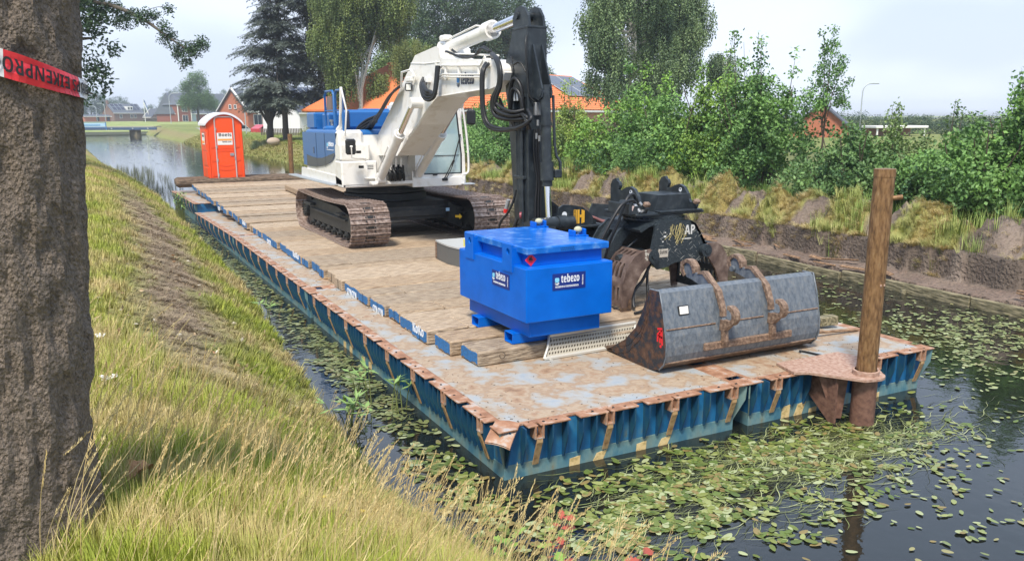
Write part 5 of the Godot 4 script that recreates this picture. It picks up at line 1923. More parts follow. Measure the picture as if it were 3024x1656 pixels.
func ditch_bucket() -> void:
	var t := thing("ditch_bucket", "wide worn grey steel ditch bucket lying mouth down in front of the grab", "excavator bucket", Vector3(2.9, H + 0.012, -0.9))
	var x0 := 1.96
	var x1 := 3.90
	var o := H + 0.012
	# outer back profile from the top lip round the heel to the cutting edge (z, y)
	var back := [[-0.82, 1.19], [-0.70, 1.215], [-0.655, 1.19], [-0.625, 1.10], [-0.585, 0.96], [-0.545, 0.80], [-0.535, 0.70], [-0.54, 0.62], [-0.565, 0.55], [-0.62, 0.49], [-0.70, 0.452], [-0.79, o + 0.005], [-1.05, o + 0.008], [-1.50, o + 0.03]]
	var shell := func(i0: int, i1: int) -> MB:
		var b := MB.new()
		var m := []
		var q := []
		for i in range(i0, i1 + 1):
			var a: Array = back[maxi(i - 1, 0)]
			var c: Array = back[mini(i + 1, back.size() - 1)]
			var d := Vector2(c[0] - a[0], c[1] - a[1]).normalized()
			var inn := Vector2(d.y, -d.x) * -0.018
			m.append_array([back[i][0], back[i][1]])
			q.append([back[i][0] - absf(inn.x) * (1.0 if i > 1 else 0.0), back[i][1] + (0.018 if i > 8 else (-0.018 if i < 2 else 0.0))])
		for i in range(q.size() - 1, -1, -1): m.append_array(q[i])
		b.side(P2(m), x0 + 0.012, x1 - 0.012)
		return b
	put("back_upper", shell.call(0, 8), M["bucket_grey"], t)
	put("back_lower", shell.call(8, 13), M["bucket_rust"], t)
	# seam and wear strips
	var b := MB.new()
	b.tube(V3([x0 + 0.02, 0.865, -0.558, 2.55, 0.865, -0.558]), 0.008, 6)
	b.tube(V3([2.72, 0.865, -0.558, 3.15, 0.865, -0.558]), 0.008, 6)
	b.tube(V3([3.32, 0.865, -0.558, x1 - 0.02, 0.865, -0.558]), 0.008, 6)
	b.tube(V3([x0 + 0.02, 0.545, -0.566, x1 - 0.02, 0.545, -0.566]), 0.009, 6)
	put("weld_seam", b, M["edge_rust"], t)
	b = MB.new()
	b.box(Vector3(2.95, 0.66, -0.525), Vector3(1.10, 0.07, 0.035), Basis(Vector3.RIGHT, 0.0), 0.008)
	put("wear_strip", b, M["edge_rust"], t)
	# side plates
	var sp := [-0.80, 1.205, -0.66, 1.205, -0.60, 1.03, -0.535, 0.74, -0.535, 0.62, -0.565, 0.54, -0.63, 0.475, -0.72, o + 0.008, -0.80, o, -1.10, o, -1.48, o + 0.02, -1.42, o + 0.05, -1.17, 0.64, -1.00, 0.80, -0.90, 0.98, -0.86, 1.08]
	for x in [x0, x1 - 0.016]:
		b = MB.new()
		b.side(P2(sp), x, x + 0.016)
		var s := put("side_plate", b, M["side_rust"], t)
		b = MB.new()
		var xx: float = x - 0.004 if x < 3 else x + 0.016
		b.side(P2([-0.83, 1.18, -0.78, 1.19, -0.80, 1.0, -0.92, 0.78, -1.10, 0.60, -1.44, o + 0.045, -1.48, o + 0.02, -1.30, o + 0.02, -1.12, 0.52, -0.92, 0.70, -0.83, 0.90]), xx, xx + 0.006)
		put("cutter_strip", b, M["bucket_rust"], s)
		b = MB.new()
		b.tube(V3([x + 0.008, 1.205, -0.80, x + 0.008, 1.207, -0.66, x + 0.008, 1.03, -0.60, x + 0.008, 0.74, -0.534, x + 0.008, 0.62, -0.534, x + 0.008, 0.54, -0.564, x + 0.008, 0.475, -0.63]), 0.009, 6)
		put("rim", b, M["bucket_grey"], s)
	b = MB.new()     # cutting edge
	b.box(Vector3((x0 + x1) / 2, o + 0.03, -1.47), Vector3(x1 - x0, 0.022, 0.16), Basis(Vector3.RIGHT, -0.04), 0.004)
	put("cutting_edge", b, M["bucket_rust"], t)
	# two hook plates for the quick coupler
	var xs := [2.62, 3.22]
	for k in 2:
		var x: float = xs[k]
		var hook := Node3D.new()
		hook.name = "hook_plate"
		t.add_child(hook, true)
		b = MB.new()
		# body of the ear following the back, with a notch on top and a claw half-way down
		b.side(P2([-0.80, 1.16, -0.96, 1.20, -1.06, 1.22, -1.12, 1.28, -1.11, 1.35, -1.05, 1.385, -1.00, 1.375, -0.955, 1.33, -0.95, 1.285, -0.91, 1.275, -0.87, 1.30, -0.815, 1.305, -0.615, 1.155, -0.56, 1.03, -0.545, 0.985, -0.54, 0.95, -0.53, 0.92, -0.50, 0.88, -0.51, 0.84, -0.49, 0.74, -0.50, 0.66, -0.60, 0.64, -0.68, 0.9, -0.72, 1.06]), x - 0.022, x + 0.022)
		put("plate", b, M["bucket_grey"], hook)
		b = MB.new()
		b.side(P2([-0.90, 1.275, -0.87, 1.305, -0.80, 1.315, -0.60, 1.165, -0.545, 1.04, -0.525, 0.985, -0.52, 0.93, -0.55, 0.93, -0.555, 0.99, -0.58, 1.04, -0.635, 1.145, -0.82, 1.285]), x - 0.030, x + 0.030)
		put("rim", b, M["edge_rust"], hook)
		b = MB.new()
		b.side(P2([-1.09, 1.22, -1.145, 1.27, -1.14, 1.36, -1.06, 1.40, -0.99, 1.39, -0.94, 1.34, -0.935, 1.28, -0.955, 1.27, -0.975, 1.325, -1.01, 1.36, -1.06, 1.365, -1.10, 1.335, -1.105, 1.29, -1.07, 1.24]), x - 0.038, x + 0.038)
		put("upper_claw", b, M["edge_rust"], hook)
		b = MB.new()
		var cl := arc(Vector2(-0.435, 0.955), 0.095, 100, -75, 8)
		cl.append_array(arc(Vector2(-0.44, 0.955), 0.055, -75, 100, 8))
		b.side(P2(cl), x - 0.034, x + 0.034)
		b.side(P2([-0.54, 0.90, -0.43, 0.905, -0.41, 0.87, -0.48, 0.80, -0.545, 0.80]), x - 0.03, x + 0.03)
		put("lower_claw", b, M["edge_rust"], hook)
		b = MB.new()
		b.side(P2([-0.53, 0.82, -0.48, 0.80, -0.47, 0.70, -0.50, 0.63, -0.54, 0.63, -0.52, 0.72]), x - 0.026, x + 0.026)
		put("tail_rib", b, M["edge_rust"], hook)
	b = MB.new()
	b.cyl(Vector3(2.60, 1.25, -1.06), Vector3(2.70, 1.25, -1.06), 0.03, 0.03, 12)
	b.cyl(Vector3(3.17, 1.25, -1.06), Vector3(3.27, 1.25, -1.06), 0.03, 0.03, 12)
	put("pin_boss", b, M["bucket_grey"], t)
	b = MB.new()
	b.box(Vector3(2.20, 1.02, -0.6), Vector3(0.12, 0.09, 0.012), Basis(Vector3.RIGHT, -0.24), 0.002)
	var pl := put("plate_frame", b, M["rubber"], t)
	b = MB.new()
	b.box(Vector3(2.20, 1.022, -0.592), Vector3(0.098, 0.07, 0.008), Basis(Vector3.RIGHT, -0.24), 0.002)
	put("type_plate", b, M["sign_white"], pl)
	# red sprayed mark on the left side plate
	b = MB.new()
	var xm := x0 - 0.0025
	for q in [[-0.66, 0.80, -0.60, 0.86, 0.014], [-0.60, 0.86, -0.585, 0.72, 0.013], [-0.655, 0.80, -0.655, 0.74, 0.012], [-0.65, 0.80, -0.585, 0.79, 0.011], [-0.625, 0.83, -0.615, 0.735, 0.012], [-0.66, 0.86, -0.59, 0.875, 0.010], [-0.62, 0.71, -0.595, 0.70, 0.013]]:
		var a := Vector2(q[0], q[1])
		var c := Vector2(q[2], q[3])
		var n := (c - a).orthogonal().normalized() * float(q[4])
		b.side(PackedVector2Array([a + n, c + n * 0.8, c - n * 0.8, a - n]), xm, xm + 0.002)
	put("red_paint_mark", b, mat_once("spray_red", lin(.70, .015, .02), 0.6), t).set_meta("kind", "stuff")


func slotted_shell(b: MB, f: Callable, nu: int, nv: int, slot: Callable, out: Vector3, th: Vector3) -> void:
	for i in nu:
		for j in nv:
			if slot.call(i, j): continue
			var p := [f.call(i, j), f.call(i + 1, j), f.call(i + 1, j + 1), f.call(i, j + 1)]
			b.face(p, out)
			b.face([p[0] + th, p[1] + th, p[2] + th, p[3] + th], -out)
			for e in [[-1, 0, 0, 3], [1, 0, 1, 2], [0, -1, 0, 1], [0, 1, 3, 2]]:
				var ni: int = i + e[0]
				var nj: int = j + e[1]
				if ni < 0 or nj < 0 or ni >= nu or nj >= nv or slot.call(ni, nj):
					b.face([p[e[2]], p[e[3]], p[e[3]] + th, p[e[2]] + th], p[e[2]] - (p[0] + p[2]) * 0.5 + p[e[3]] - (p[0] + p[2]) * 0.5)


func sorting_grab() -> void:
	var t := thing("sorting_grab", "scratched black sorting grab with open rust brown jaws standing behind the bucket", "sorting grab", Vector3(3.45, MAT, -2.8))
	var bell := [3.04, 1.57, 3.26, 1.595, 3.68, 1.57, 3.76, 1.53, 3.84, 1.42, 3.90, 1.34, 3.945, 1.23, 3.94, 1.17, 3.84, 1.08, 3.72, 1.10, 3.60, 1.105, 3.47, 1.09, 3.36, 1.05, 3.23, 1.03, 3.13, 1.12, 3.12, 1.22, 3.17, 1.36]
	# two bell-shaped cheek plates with a rolled top between them
	for z in [-2.35, -3.15]:
		var b := MB.new()
		b.front(P2([3.18, 1.55, 3.26, 1.595, 3.68, 1.575, 3.77, 1.53, 3.85, 1.42, 3.905, 1.33, 3.945, 1.24, 3.94, 1.17, 3.84, 1.08, 3.70, 1.10, 3.60, 1.105, 3.47, 1.09, 3.36, 1.05, 3.23, 1.03, 3.13, 1.12, 3.12, 1.22, 3.15, 1.36]), z - 0.03, z)
		put("cheek_plate", b, M["grab_black"], t)
	var b := MB.new()
	b.front(P2([3.70, 1.575, 3.77, 1.53, 3.85, 1.42, 3.905, 1.33, 3.945, 1.24, 3.92, 1.20, 3.87, 1.32, 3.82, 1.41, 3.745, 1.51, 3.68, 1.555]), -3.15, -2.35)
	b.front(P2([2.98, 1.50, 3.10, 1.56, 3.26, 1.585, 3.70, 1.57, 3.70, 1.55, 3.26, 1.56, 3.12, 1.53, 3.0, 1.47]), -3.12, -2.38)
	put("crown_plate", b, M["grab_black"], t)
	b = MB.new()    # slotted strut and inner frames on the left
	for q in [[-2.72, 0.03], [-3.12, 0.03]]:
		b.front(P2([3.02, 1.55, 2.90, 1.46, 2.72, 1.18, 2.72, 1.12, 2.82, 1.12, 3.0, 1.36, 3.14, 1.48]), q[0], q[0] + q[1])
	put("side_frame", b, M["grab_black"], t)
	b = MB.new()
	var f := func(i, j): return Vector3(lerpf(3.03, 2.72, i / 8.0), lerpf(1.56, 1.13, i / 8.0), lerpf(-2.72, -3.10, j / 5.0))
	slotted_shell(b, f, 8, 5, func(i, j): return j == 2 and i >= 2 and i <= 5, Vector3(-0.8, 0.6, 0), Vector3(0.015, -0.012, 0))
	put("slotted_strut", b, M["grab_black"], t)
	b = MB.new()
	b.cyl(Vector3(2.80, 1.16, -2.55), Vector3(3.14, 1.22, -2.55), 0.045, 0.045, 14)
	b.cyl(Vector3(2.80, 1.16, -2.95), Vector3(3.14, 1.22, -2.95), 0.045, 0.045, 14)
	b.tube(V3([2.84, 1.14, -2.66, 3.12, 1.36, -2.62]), 0.012, 6)
	put("cylinder", b, M["grab_black"], t)
	b = MB.new()
	for q in [[3.13, 1.20], [3.90, 1.21]]:
		b.cyl(Vector3(q[0], q[1], -3.22), Vector3(q[0], q[1], -2.30), 0.055, 0.055, 16)
		b.cyl(Vector3(q[0], q[1], -2.36), Vector3(q[0], q[1], -2.29), 0.075, 0.075, 18)
		b.cyl(Vector3(q[0], q[1], -2.30), Vector3(q[0], q[1], -2.275), 0.035, 0.035, 6)
	put("pivot_pin", b, M["grab_black"], t)
	# bearing and head with the coupler lugs
	b = MB.new()
	b.lathe([Vector2(0.30, 1.575), Vector2(0.37, 1.58), Vector2(0.37, 1.60), Vector2(0.345, 1.605), Vector2(0.345, 1.65), Vector2(0.0, 1.65)], Vector3(3.44, 0, -2.74), Vector3.UP, 36)
	for k in 40:
		var a := TAU * k / 40
		b.cyl(Vector3(3.44 + cos(a) * 0.357, 1.60, -2.74 + sin(a) * 0.357), Vector3(3.44 + cos(a) * 0.357, 1.612, -2.74 + sin(a) * 0.357), 0.012, 0.012, 6)
	put("rotator_bearing", b, M["grab_black"], t)
	b = MB.new()
	b.box(Vector3(3.44, 1.665, -2.74), Vector3(0.98, 0.03, 0.66), Basis.IDENTITY, 0.006)
	b.front(P2([3.28, 1.68, 3.86, 1.68, 3.80, 1.87, 3.34, 1.87]), -2.98, -2.52)
	b.box(Vector3(3.57, 1.69, -2.43), Vector3(0.62, 0.02, 0.10), Basis.IDENTITY, 0.004)
	put("head_block", b, M["black_paint"], t)
	for x in [3.08, 3.80]:
		b = MB.new()
		var p := [-3.10, 1.68, -2.42, 1.68, -2.38, 1.74, -2.40, 1.80, -2.44, 1.80, -2.455, 1.775, -2.49, 1.77, -2.515, 1.80, -2.55, 1.87, -2.62, 1.945, -2.70, 1.97, -2.78, 1.955, -2.86, 1.92, -2.92, 1.905]
		p.append_array(arc(Vector2(-2.965, 1.965), 0.052, -60, 90, 5))
		p.append_array([-2.99, 2.05, -3.06, 2.03, -3.10, 1.97])
		b.side(P2(p), x - 0.02, x + 0.02)
		b.cyl(Vector3(x - 0.024, 1.915, -2.68), Vector3(x + 0.024, 1.915, -2.68), 0.012, 0.012, 8)
		var lg := put("coupler_lug", b, M["black_paint"], t)
		b = MB.new()
		b.cyl(Vector3(x - 0.0215, 1.905, -2.68), Vector3(x + 0.0215, 1.905, -2.68), 0.026, 0.026, 12)
		put("eye", b, M["letter_white"], lg)
		b = MB.new()
		b.box(Vector3(x, 1.785, -2.395), Vector3(0.08, 0.05, 0.06), Basis(Vector3.RIGHT, 0.5), 0.01)
		put("claw_tip", b, M["edge_rust"], lg)
	b = MB.new()
	b.box(Vector3(2.98, 1.76, -2.62), Vector3(0.12, 0.12, 0.24), Basis.IDENTITY, 0.02)
	b.bx(Vector3(2.86, 1.675, -2.85), Vector3(2.90, 1.80, -2.42), 0.006)
	b.bx(Vector3(2.86, 1.675, -2.46), Vector3(3.06, 1.77, -2.44), 0.004)
	put("hose_box", b, M["black_paint"], t)
	b = MB.new()
	b.cyl(Vector3(2.97, 1.79, -2.50), Vector3(3.02, 1.70, -2.44), 0.026, 0.026, 10)
	b.cyl(Vector3(3.02, 1.70, -2.44), Vector3(3.08, 1.71, -2.44), 0.020, 0.020, 8)
	b.cyl(Vector3(3.05, 1.80, -2.5), Vector3(3.08, 1.76, -2.48), 0.02, 0.02, 8)
	put("hose_fitting", b, M["steel"], t)
	b = MB.new()
	b.prism(P2([0, 0, 0.07, 0.0, 0.045, -0.06]), Vector3(2.87, 1.775, -2.4385), Vector3(1, 0, 0), Vector3.UP, Vector3(0, 0, 0.002))
	put("warning_sticker", b, mat_once("warn_pale", lin(.62, .48, .45)), t)
	hose(t, [3.0, 1.79, -2.50, 2.90, 1.84, -2.44, 2.74, 1.80, -2.40, 2.60, 1.62, -2.40, 2.48, 1.40, -2.42, 2.40, 1.22, -2.46, 2.36, 1.0, -2.5], 0.018)
	hose(t, [3.05, 1.80, -2.55, 2.96, 1.90, -2.5, 2.84, 1.84, -2.46, 2.74, 1.60, -2.46, 2.66, 1.38, -2.5, 2.62, 1.15, -2.55], 0.018)
	hose(t, [3.18, 1.10, -2.42, 3.06, 0.92, -2.40, 2.93, 0.80, -2.38, 2.86, 0.70, -2.3, 2.84, 0.64, -2.25], 0.018)
	hose(t, [3.20, 1.08, -2.5, 3.16, 0.88, -2.45, 3.06, 0.72, -2.3, 2.9, 0.63, -2.15, 2.74, 0.62, -2.1], 0.016)
	# jaws: curved side plates and slotted shells
	var lj := [3.09, 1.285, 2.98, 1.275, 2.87, 1.22, 2.76, 1.09, 2.715, 0.92, 2.705, 0.75, 2.70, MAT + 0.08, 2.715, MAT + 0.005, 2.80, MAT + 0.005, 2.83, 0.72, 2.88, 0.87, 2.97, 1.02, 3.06, 1.10, 3.13, 1.17, 3.14, 1.24]
	for z in [-2.30, -3.24]:
		b = MB.new()
		b.front(P2(lj), z - 0.028, z)
		var s := put("left_jaw_cheek", b, M["jaw_rust"], t)
		b = MB.new()
		b.front(P2([2.70, MAT + 0.002, 2.83, MAT + 0.002, 2.83, MAT + 0.13, 2.80, MAT + 0.15, 2.79, MAT + 0.05, 2.70, MAT + 0.05]), z - 0.034, z + 0.006)
		put("tip_plate", b, M["bucket_rust"], s)
		b = MB.new()
		for q in 9: b.ball(Vector3(3.05 + gn.get_noise_2d(q * 31.0, 1.0) * 0.09, 1.22 + gn.get_noise_2d(q * 17.0, 9.0) * 0.08, z + 0.001), Vector3(0.016, 0.013, 0.002), 6, 4)
		put("bare_patches", b, mat_once("pale_grime", lin(.45, .42, .36), 0.8), s).set_meta("kind", "stuff")
	var lp := [[2.98, 1.275], [2.87, 1.22], [2.76, 1.09], [2.715, 0.92], [2.705, 0.75], [2.70, MAT + 0.06]]
	b = MB.new()
	var cv := func(s: float):
		var k := clampi(int(s), 0, 4)
		return Vector2(lp[k][0], lp[k][1]).lerp(Vector2(lp[k + 1][0], lp[k + 1][1]), s - k)
	var lf := func(i, j): var q: Vector2 = cv.call(i * 5.0 / 15.0); return Vector3(q.x, q.y, lerpf(-2.33, -3.24, j / 23.0))
	slotted_shell(b, lf, 15, 23, func(i, j): return j % 2 == 1 and j > 0 and j < 22 and ((i >= 1 and i <= 2) or (i >= 5 and i <= 7) or (i >= 10 and i <= 12)), Vector3(-1, 0.2, 0), Vector3(0.02, -0.01, 0))
	put("left_jaw_shell", b, M["jaw_rust"], t)
	var rj := [3.93, 1.30, 4.04, 1.30, 4.14, 1.25, 4.22, 1.13, 4.25, 0.98, 4.25, 0.72, 4.24, MAT + 0.005, 4.15, MAT + 0.005, 4.12, 0.80, 4.05, 0.98, 3.96, 1.10, 3.89, 1.17, 3.88, 1.25]
	for z in [-2.30, -3.24]:
		b = MB.new()
		b.front(P2(rj), z - 0.028, z)
		put("right_jaw_cheek", b, M["jaw_rust"], t)
	var rp := [[4.04, 1.295], [4.14, 1.245], [4.215, 1.12], [4.24, 0.98], [4.245, 0.78], [4.235, MAT + 0.06]]
	var cr := func(s: float):
		var k := clampi(int(s), 0, 4)
		return Vector2(rp[k][0], rp[k][1]).lerp(Vector2(rp[k + 1][0], rp[k + 1][1]), s - k)
	b = MB.new()
	var rf := func(i, j): var q: Vector2 = cr.call(i * 5.0 / 15.0); return Vector3(q.x, q.y, lerpf(-2.33, -3.24, j / 23.0))
	slotted_shell(b, rf, 15, 23, func(i, j): return j % 2 == 1 and j > 0 and j < 22 and ((i >= 2 and i <= 4) or (i >= 6 and i <= 8) or (i >= 10 and i <= 12)), Vector3(1, 0.2, 0), Vector3(-0.02, -0.01, 0))
	put("right_jaw_shell", b, M["grab_black"], t)
	# what is left of the painted name, and a scuffed plate
	letters("AP", 0.11, Vector3(3.60, 1.375, -2.348), Vector3(1, 0, 0), Vector3.UP, mat_once("worn_white", lin(.60, .60, .58), 0.7), t, "lettering", true, 0.15, 0.003)
	b = MB.new()
	for q in [[3.56, 1.36, 3.70, 0.012], [3.30, 1.40, 3.335, 0.02], [3.31, 1.45, 3.33, 0.012], [3.38, 1.43, 3.405, 0.014], [3.28, 1.345, 3.30, 0.014]]:
		b.bx(Vector3(q[0], q[1], -2.35), Vector3(q[2], q[1] + q[3], -2.347))
	put("paint_remains", b, M["worn_white"], t).set_meta("kind", "stuff")
	b = MB.new()
	b.bx(Vector3(3.23, 1.17, -2.35), Vector3(3.37, 1.265, -2.344), 0.002)
	var np := put("name_plate", b, mat_once("dirty_white", lin(.46, .42, .36), 0.8), t)
	letters("Gutex", 0.045, Vector3(3.245, 1.195, -2.344), Vector3(1, 0, 0), Vector3.UP, M["ink"], np, "lettering", true, 0.11, 0.002)
	b = MB.new()
	for k in 70:
		var x := rnd(3.18, 3.88)
		var y := rnd(1.08, 1.5)
		var a := rnd(-1.2, 1.2)
		var l := rnd(0.015, 0.07)
		b.box(Vector3(x, y, -2.349), Vector3(l, rnd(0.0015, 0.004), 0.002), Basis(Vector3.BACK, a))
	put("scratches", b, mat_once("scratch", lin(.34, .35, .33), 0.6), t).set_meta("kind", "stuff")
	b = MB.new()
	for k in 22:
		var x := 3.47 + rnd(-0.09, 0.12)
		b.tube([Vector3(x, 1.53 + rnd(-0.05, 0.03), -2.342), Vector3(x + rnd(-0.05, 0.05), 1.44, -2.338), Vector3(x + rnd(-0.08, 0.08), rnd(1.3, 1.4), -2.343)], 0.0025, 3, false)
	put("straw", b, mat_once("straw", lin(.55, .48, .22), 0.9), t).set_meta("kind", "stuff")


func hitch_adapter() -> void:
	var t := thing("quick_coupler", "black tilting quick coupler with an orange H standing behind the blue tank", "quick coupler", Vector3(3.1, MAT, -3.9))
	var z0 := -3.60
	var p := [2.66, 1.42, 3.14, 1.38, 3.14, 1.52, 3.06, 1.60, 2.98, 1.655, 2.80, 1.69, 2.70, 1.695, 2.64, 1.66, 2.625, 1.58, 2.64, 1.52]
	for z in [z0, -4.35]:
		var b := MB.new()
		b.front(P2(p), z - 0.03, z)
		var s := put("side_plate", b, M["black_paint"], t)
		b = MB.new()
		b.cyl(Vector3(2.715, 1.575, z - 0.033), Vector3(2.715, 1.575, z + 0.003), 0.035, 0.035, 14)
		b.bx(Vector3(2.66, 1.54, z - 0.032), Vector3(2.70, 1.57, z + 0.002))
		put("hook_slot", b, M["letter_white"] if z == z0 else M["dark_hole"], s)
		b = MB.new()
		b.front(P2([2.98, 1.50, 3.03, 1.50, 3.035, 1.59, 3.0, 1.61, 2.975, 1.59]), z - 0.032, z + 0.002)
		put("pin_slot", b, M["dark_hole"], s)
	var b := MB.new()
	b.box(Vector3(2.93, 1.41, -3.98), Vector3(0.62, 0.03, 0.86), Basis.IDENTITY, 0.006)
	b.box(Vector3(3.50, 1.40, -3.98), Vector3(0.6, 0.03, 0.86), Basis.IDENTITY, 0.006)
	b.front(P2([3.52, 1.42, 3.62, 1.60, 3.90, 1.57, 4.02, 1.45, 4.02, 1.38, 3.5, 1.38]), -4.38, -4.35)
	b.front(P2([3.1, 1.42, 3.22, 1.50, 3.22, 1.42]), -4.3, -3.65)
	put("base_plate", b, M["black_paint"], t)
	b = MB.new()
	b.box(Vector3(3.30, 1.23, -3.98), Vector3(1.05, 0.26, 0.70), Basis.IDENTITY, 0.01)
	for k in 3: b.box(Vector3(3.30, 1.05 - k * 0.05, -3.98), Vector3(1.1 - k * 0.08, 0.022, 0.74), Basis.IDENTITY, 0.005)
	b.box(Vector3(3.30, 0.78, -3.98), Vector3(0.85, 0.36, 0.6), Basis.IDENTITY, 0.02)
	put("lower_housing", b, M["black_paint"], t)
	letters("H", 0.10, Vector3(2.86, 1.20, -3.625), Vector3(1, 0, 0), Vector3.UP, M["letter_white"], t, "lettering", true, 0.07)
	b = MB.new()   # the orange H emblem, its left leg a worded strip
	b.front(P2([2.85, 1.45, 2.895, 1.45, 2.895, 1.625, 2.85, 1.625]), z0, z0 + 0.003)
	b.front(P2([2.905, 1.45, 2.935, 1.45, 2.935, 1.625, 2.905, 1.625]), z0, z0 + 0.003)
	b.front(P2([2.965, 1.45, 3.01, 1.46, 3.01, 1.61, 2.965, 1.625]), z0, z0 + 0.003)
	b.bx(Vector3(2.93, 1.525, z0), Vector3(2.97, 1.56, z0 + 0.003))
	put("emblem", b, mat_once("emblem_orange", lin(.72, .40, .04)), t)
	letters("HYDRAULIEK", 0.025, Vector3(2.888, 1.458, z0 + 0.003), Vector3.UP, Vector3(-1, 0, 0), M["ink"], t, "lettering", true, 0.16, 0.002)
	b = MB.new()
	for k in 6:
		b.tube(smooth(V3([3.08 + k * 0.02, 1.53 - k * 0.012, -3.72, 3.2 + k * 0.025, 1.50 - k * 0.012, -3.66, 3.32 + k * 0.02, 1.44, -3.64, 3.42, 1.43, -3.62 + k * 0.02]), 4), 0.02, 6)
	put("rag", b, M["cloth"], t)
	b = MB.new()
	b.cyl(Vector3(2.66, 1.47, -4.45), Vector3(2.66, 1.47, -3.5), 0.03, 0.03, 10)
	put("cross_pin", b, M["black_paint"], t)


func small_gear() -> void:
	# grey tub with a curved back, half behind the tank
	var t := thing("steel_tub", "grey steel tub with a curved side lying left behind the blue tank", "tub", Vector3(2.6, MAT, -6.2))
	var b := MB.new()
	var pl := [2.27, -6.78, 2.24, -6.55]
	pl.append_array([2.22, -6.2, 2.25, -5.9, 2.33, -5.72, 2.48, -5.58, 2.7, -5.5, 3.1, -5.5, 3.1, -6.78])
	b.plan(P2(pl), MAT + 0.005, 0.875)
	put("shell", b, M["grey_paint"], t)
	b = MB.new()
	var pl2 := PackedVector2Array()
	for p in P2(pl): pl2.append(p + (p - Vector2(2.7, -6.2)).normalized() * 0.012)
	b.plan(pl2, 0.862, 0.885)
	put("flange", b, M["grey_light"], t)
	b = MB.new()
	b.bx(Vector3(2.255, MAT + 0.01, -6.79), Vector3(2.275, 0.86, -6.74))
	put("rusty_corner", b, M["edge_rust"], t)
	# slotted step panel leaning on the last beam
	t = thing("step_panel", "cream perforated metal step panel leaning against the nearest beam", "step panel", Vector3(1.9, H, -1.55))
	var a0 := Vector3(1.24, H + 0.02, -1.50)
	var a1 := Vector3(1.37, MAT + 0.05, -1.63)
	var dx := Vector3(1.06, 0.0, -0.03)
	b = MB.new()
	for q in [0.0, 1.0]:
		var c := a0.lerp(a1, q) + dx * 0.5
		b.box(c + Vector3(0, 0.005, 0.008), Vector3(1.06, 0.030, 0.036), Basis(Vector3.UP, 0.03), 0.005)
	for q in [0.0, 1.0]: b.tube([a0 + dx * q, a0.lerp(a1, 0.5) + dx * q + Vector3(0, 0.0, 0.02), a1 + dx * q], 0.014, 5)
	b.cyl(a0 + dx * 0.06 + Vector3(0, -0.01, 0.0), a0 + dx * 0.06 + Vector3(0, -0.01, 0.035), 0.016, 0.016, 8)
	b.cyl(a0 + dx * 0.92 + Vector3(0, -0.01, 0.0), a0 + dx * 0.92 + Vector3(0, -0.01, 0.035), 0.016, 0.016, 8)
	put("frame", b, M["panel_alu"], t)
	b = MB.new()
	var f := func(i, j): return a0 + (a1 - a0) * (0.08 + 0.84 * j / 9.0) + dx * (0.02 + 0.96 * i / 61.0) + Vector3(0, 0, 0.01)
	slotted_shell(b, f, 61, 9, func(i, j): return j % 2 == 1 and (i + (j / 2) % 2) % 2 == 1, Vector3(0, 0.4, 1), Vector3(0, -0.001, -0.003))
	put("perforated_sheet", b, mat_once("panel_dirty", lin(.40, .37, .30), 0.5), t)
	# bent bar on the deck
	t = thing("steel_bar", "dark bent steel bar lying on the deck beside the spud bracket", "steel bar", Vector3(3.7, H, -0.3))
	b = MB.new()
	b.tube(smooth(V3([3.62, H + 0.03, -0.50, 3.655, H + 0.018, -0.53, 3.69, H + 0.018, -0.42, 3.75, H + 0.02, -0.12, 3.79, H + 0.02, -0.02, 3.86, H + 0.022, 0.0]), 4), 0.011, 6)
	put("bar", b, M["rubber"], t)
	# heap of splintered timber at the right-hand edge
	R.seed = 90
	var words := ["thick end of a broken beam on top of the timber heap beside the bucket", "long dark splinter at the front of the timber heap beside the bucket", "pale split board in the timber heap beside the bucket", "short chunk of brown timber at the right end of the timber heap"]
	for k in 17:
		b = MB.new()
		var l := rnd(0.35, 1.0)
		var p := Vector3(rnd(3.95, 4.62), H + 0.03 + rnd(0.0, 0.15), rnd(-2.1, -0.85))
		var s := Vector3(l, rnd(0.02, 0.06), rnd(0.04, 0.13))
		if k == 0: p = Vector3(4.25, 0.70, -1.35); s = Vector3(0.42, 0.11, 0.16)
		if k == 1: p = Vector3(4.42, H + 0.05, -0.86); s = Vector3(0.85, 0.025, 0.04)
		if k == 2: p = Vector3(4.40, H + 0.14, -1.3); s = Vector3(0.75, 0.03, 0.13)
		if k == 3: p = Vector3(4.66, H + 0.09, -1.12); s = Vector3(0.22, 0.10, 0.12)
		if k > 10:
			p = Vector3(rnd(3.0, 3.7), MAT + rnd(0.02, 0.14), rnd(-2.0, -1.7))
		b.box(p, s, Basis(Vector3.UP, rnd(-0.5, 0.6)) * Basis(Vector3.BACK, rnd(-0.12, 0.12)), 0.008)
		var lab: String = words[k] if k < 4 else ("splintered piece of old timber in the heap behind the bucket" if k <= 10 else "splintered old board lying between the grab jaws")
		tag(put("timber_scrap", b, M["splinter"] if k % 3 else M["old_timber"]), lab, "timber scrap", "broken timber on the barge")
	R.seed = 91
	b = MB.new()
	b.tube(smooth(V3([0.28, H + 0.02, -6.55, 0.4, H + 0.07, -6.42, 0.62, H + 0.06, -6.35, 0.85, H + 0.02, -6.4]), 4), 0.006, 5)
	tag(put("wire", b, M["strap"]), "rusty bent wire on the deck edge by the third pontoon joint", "wire")


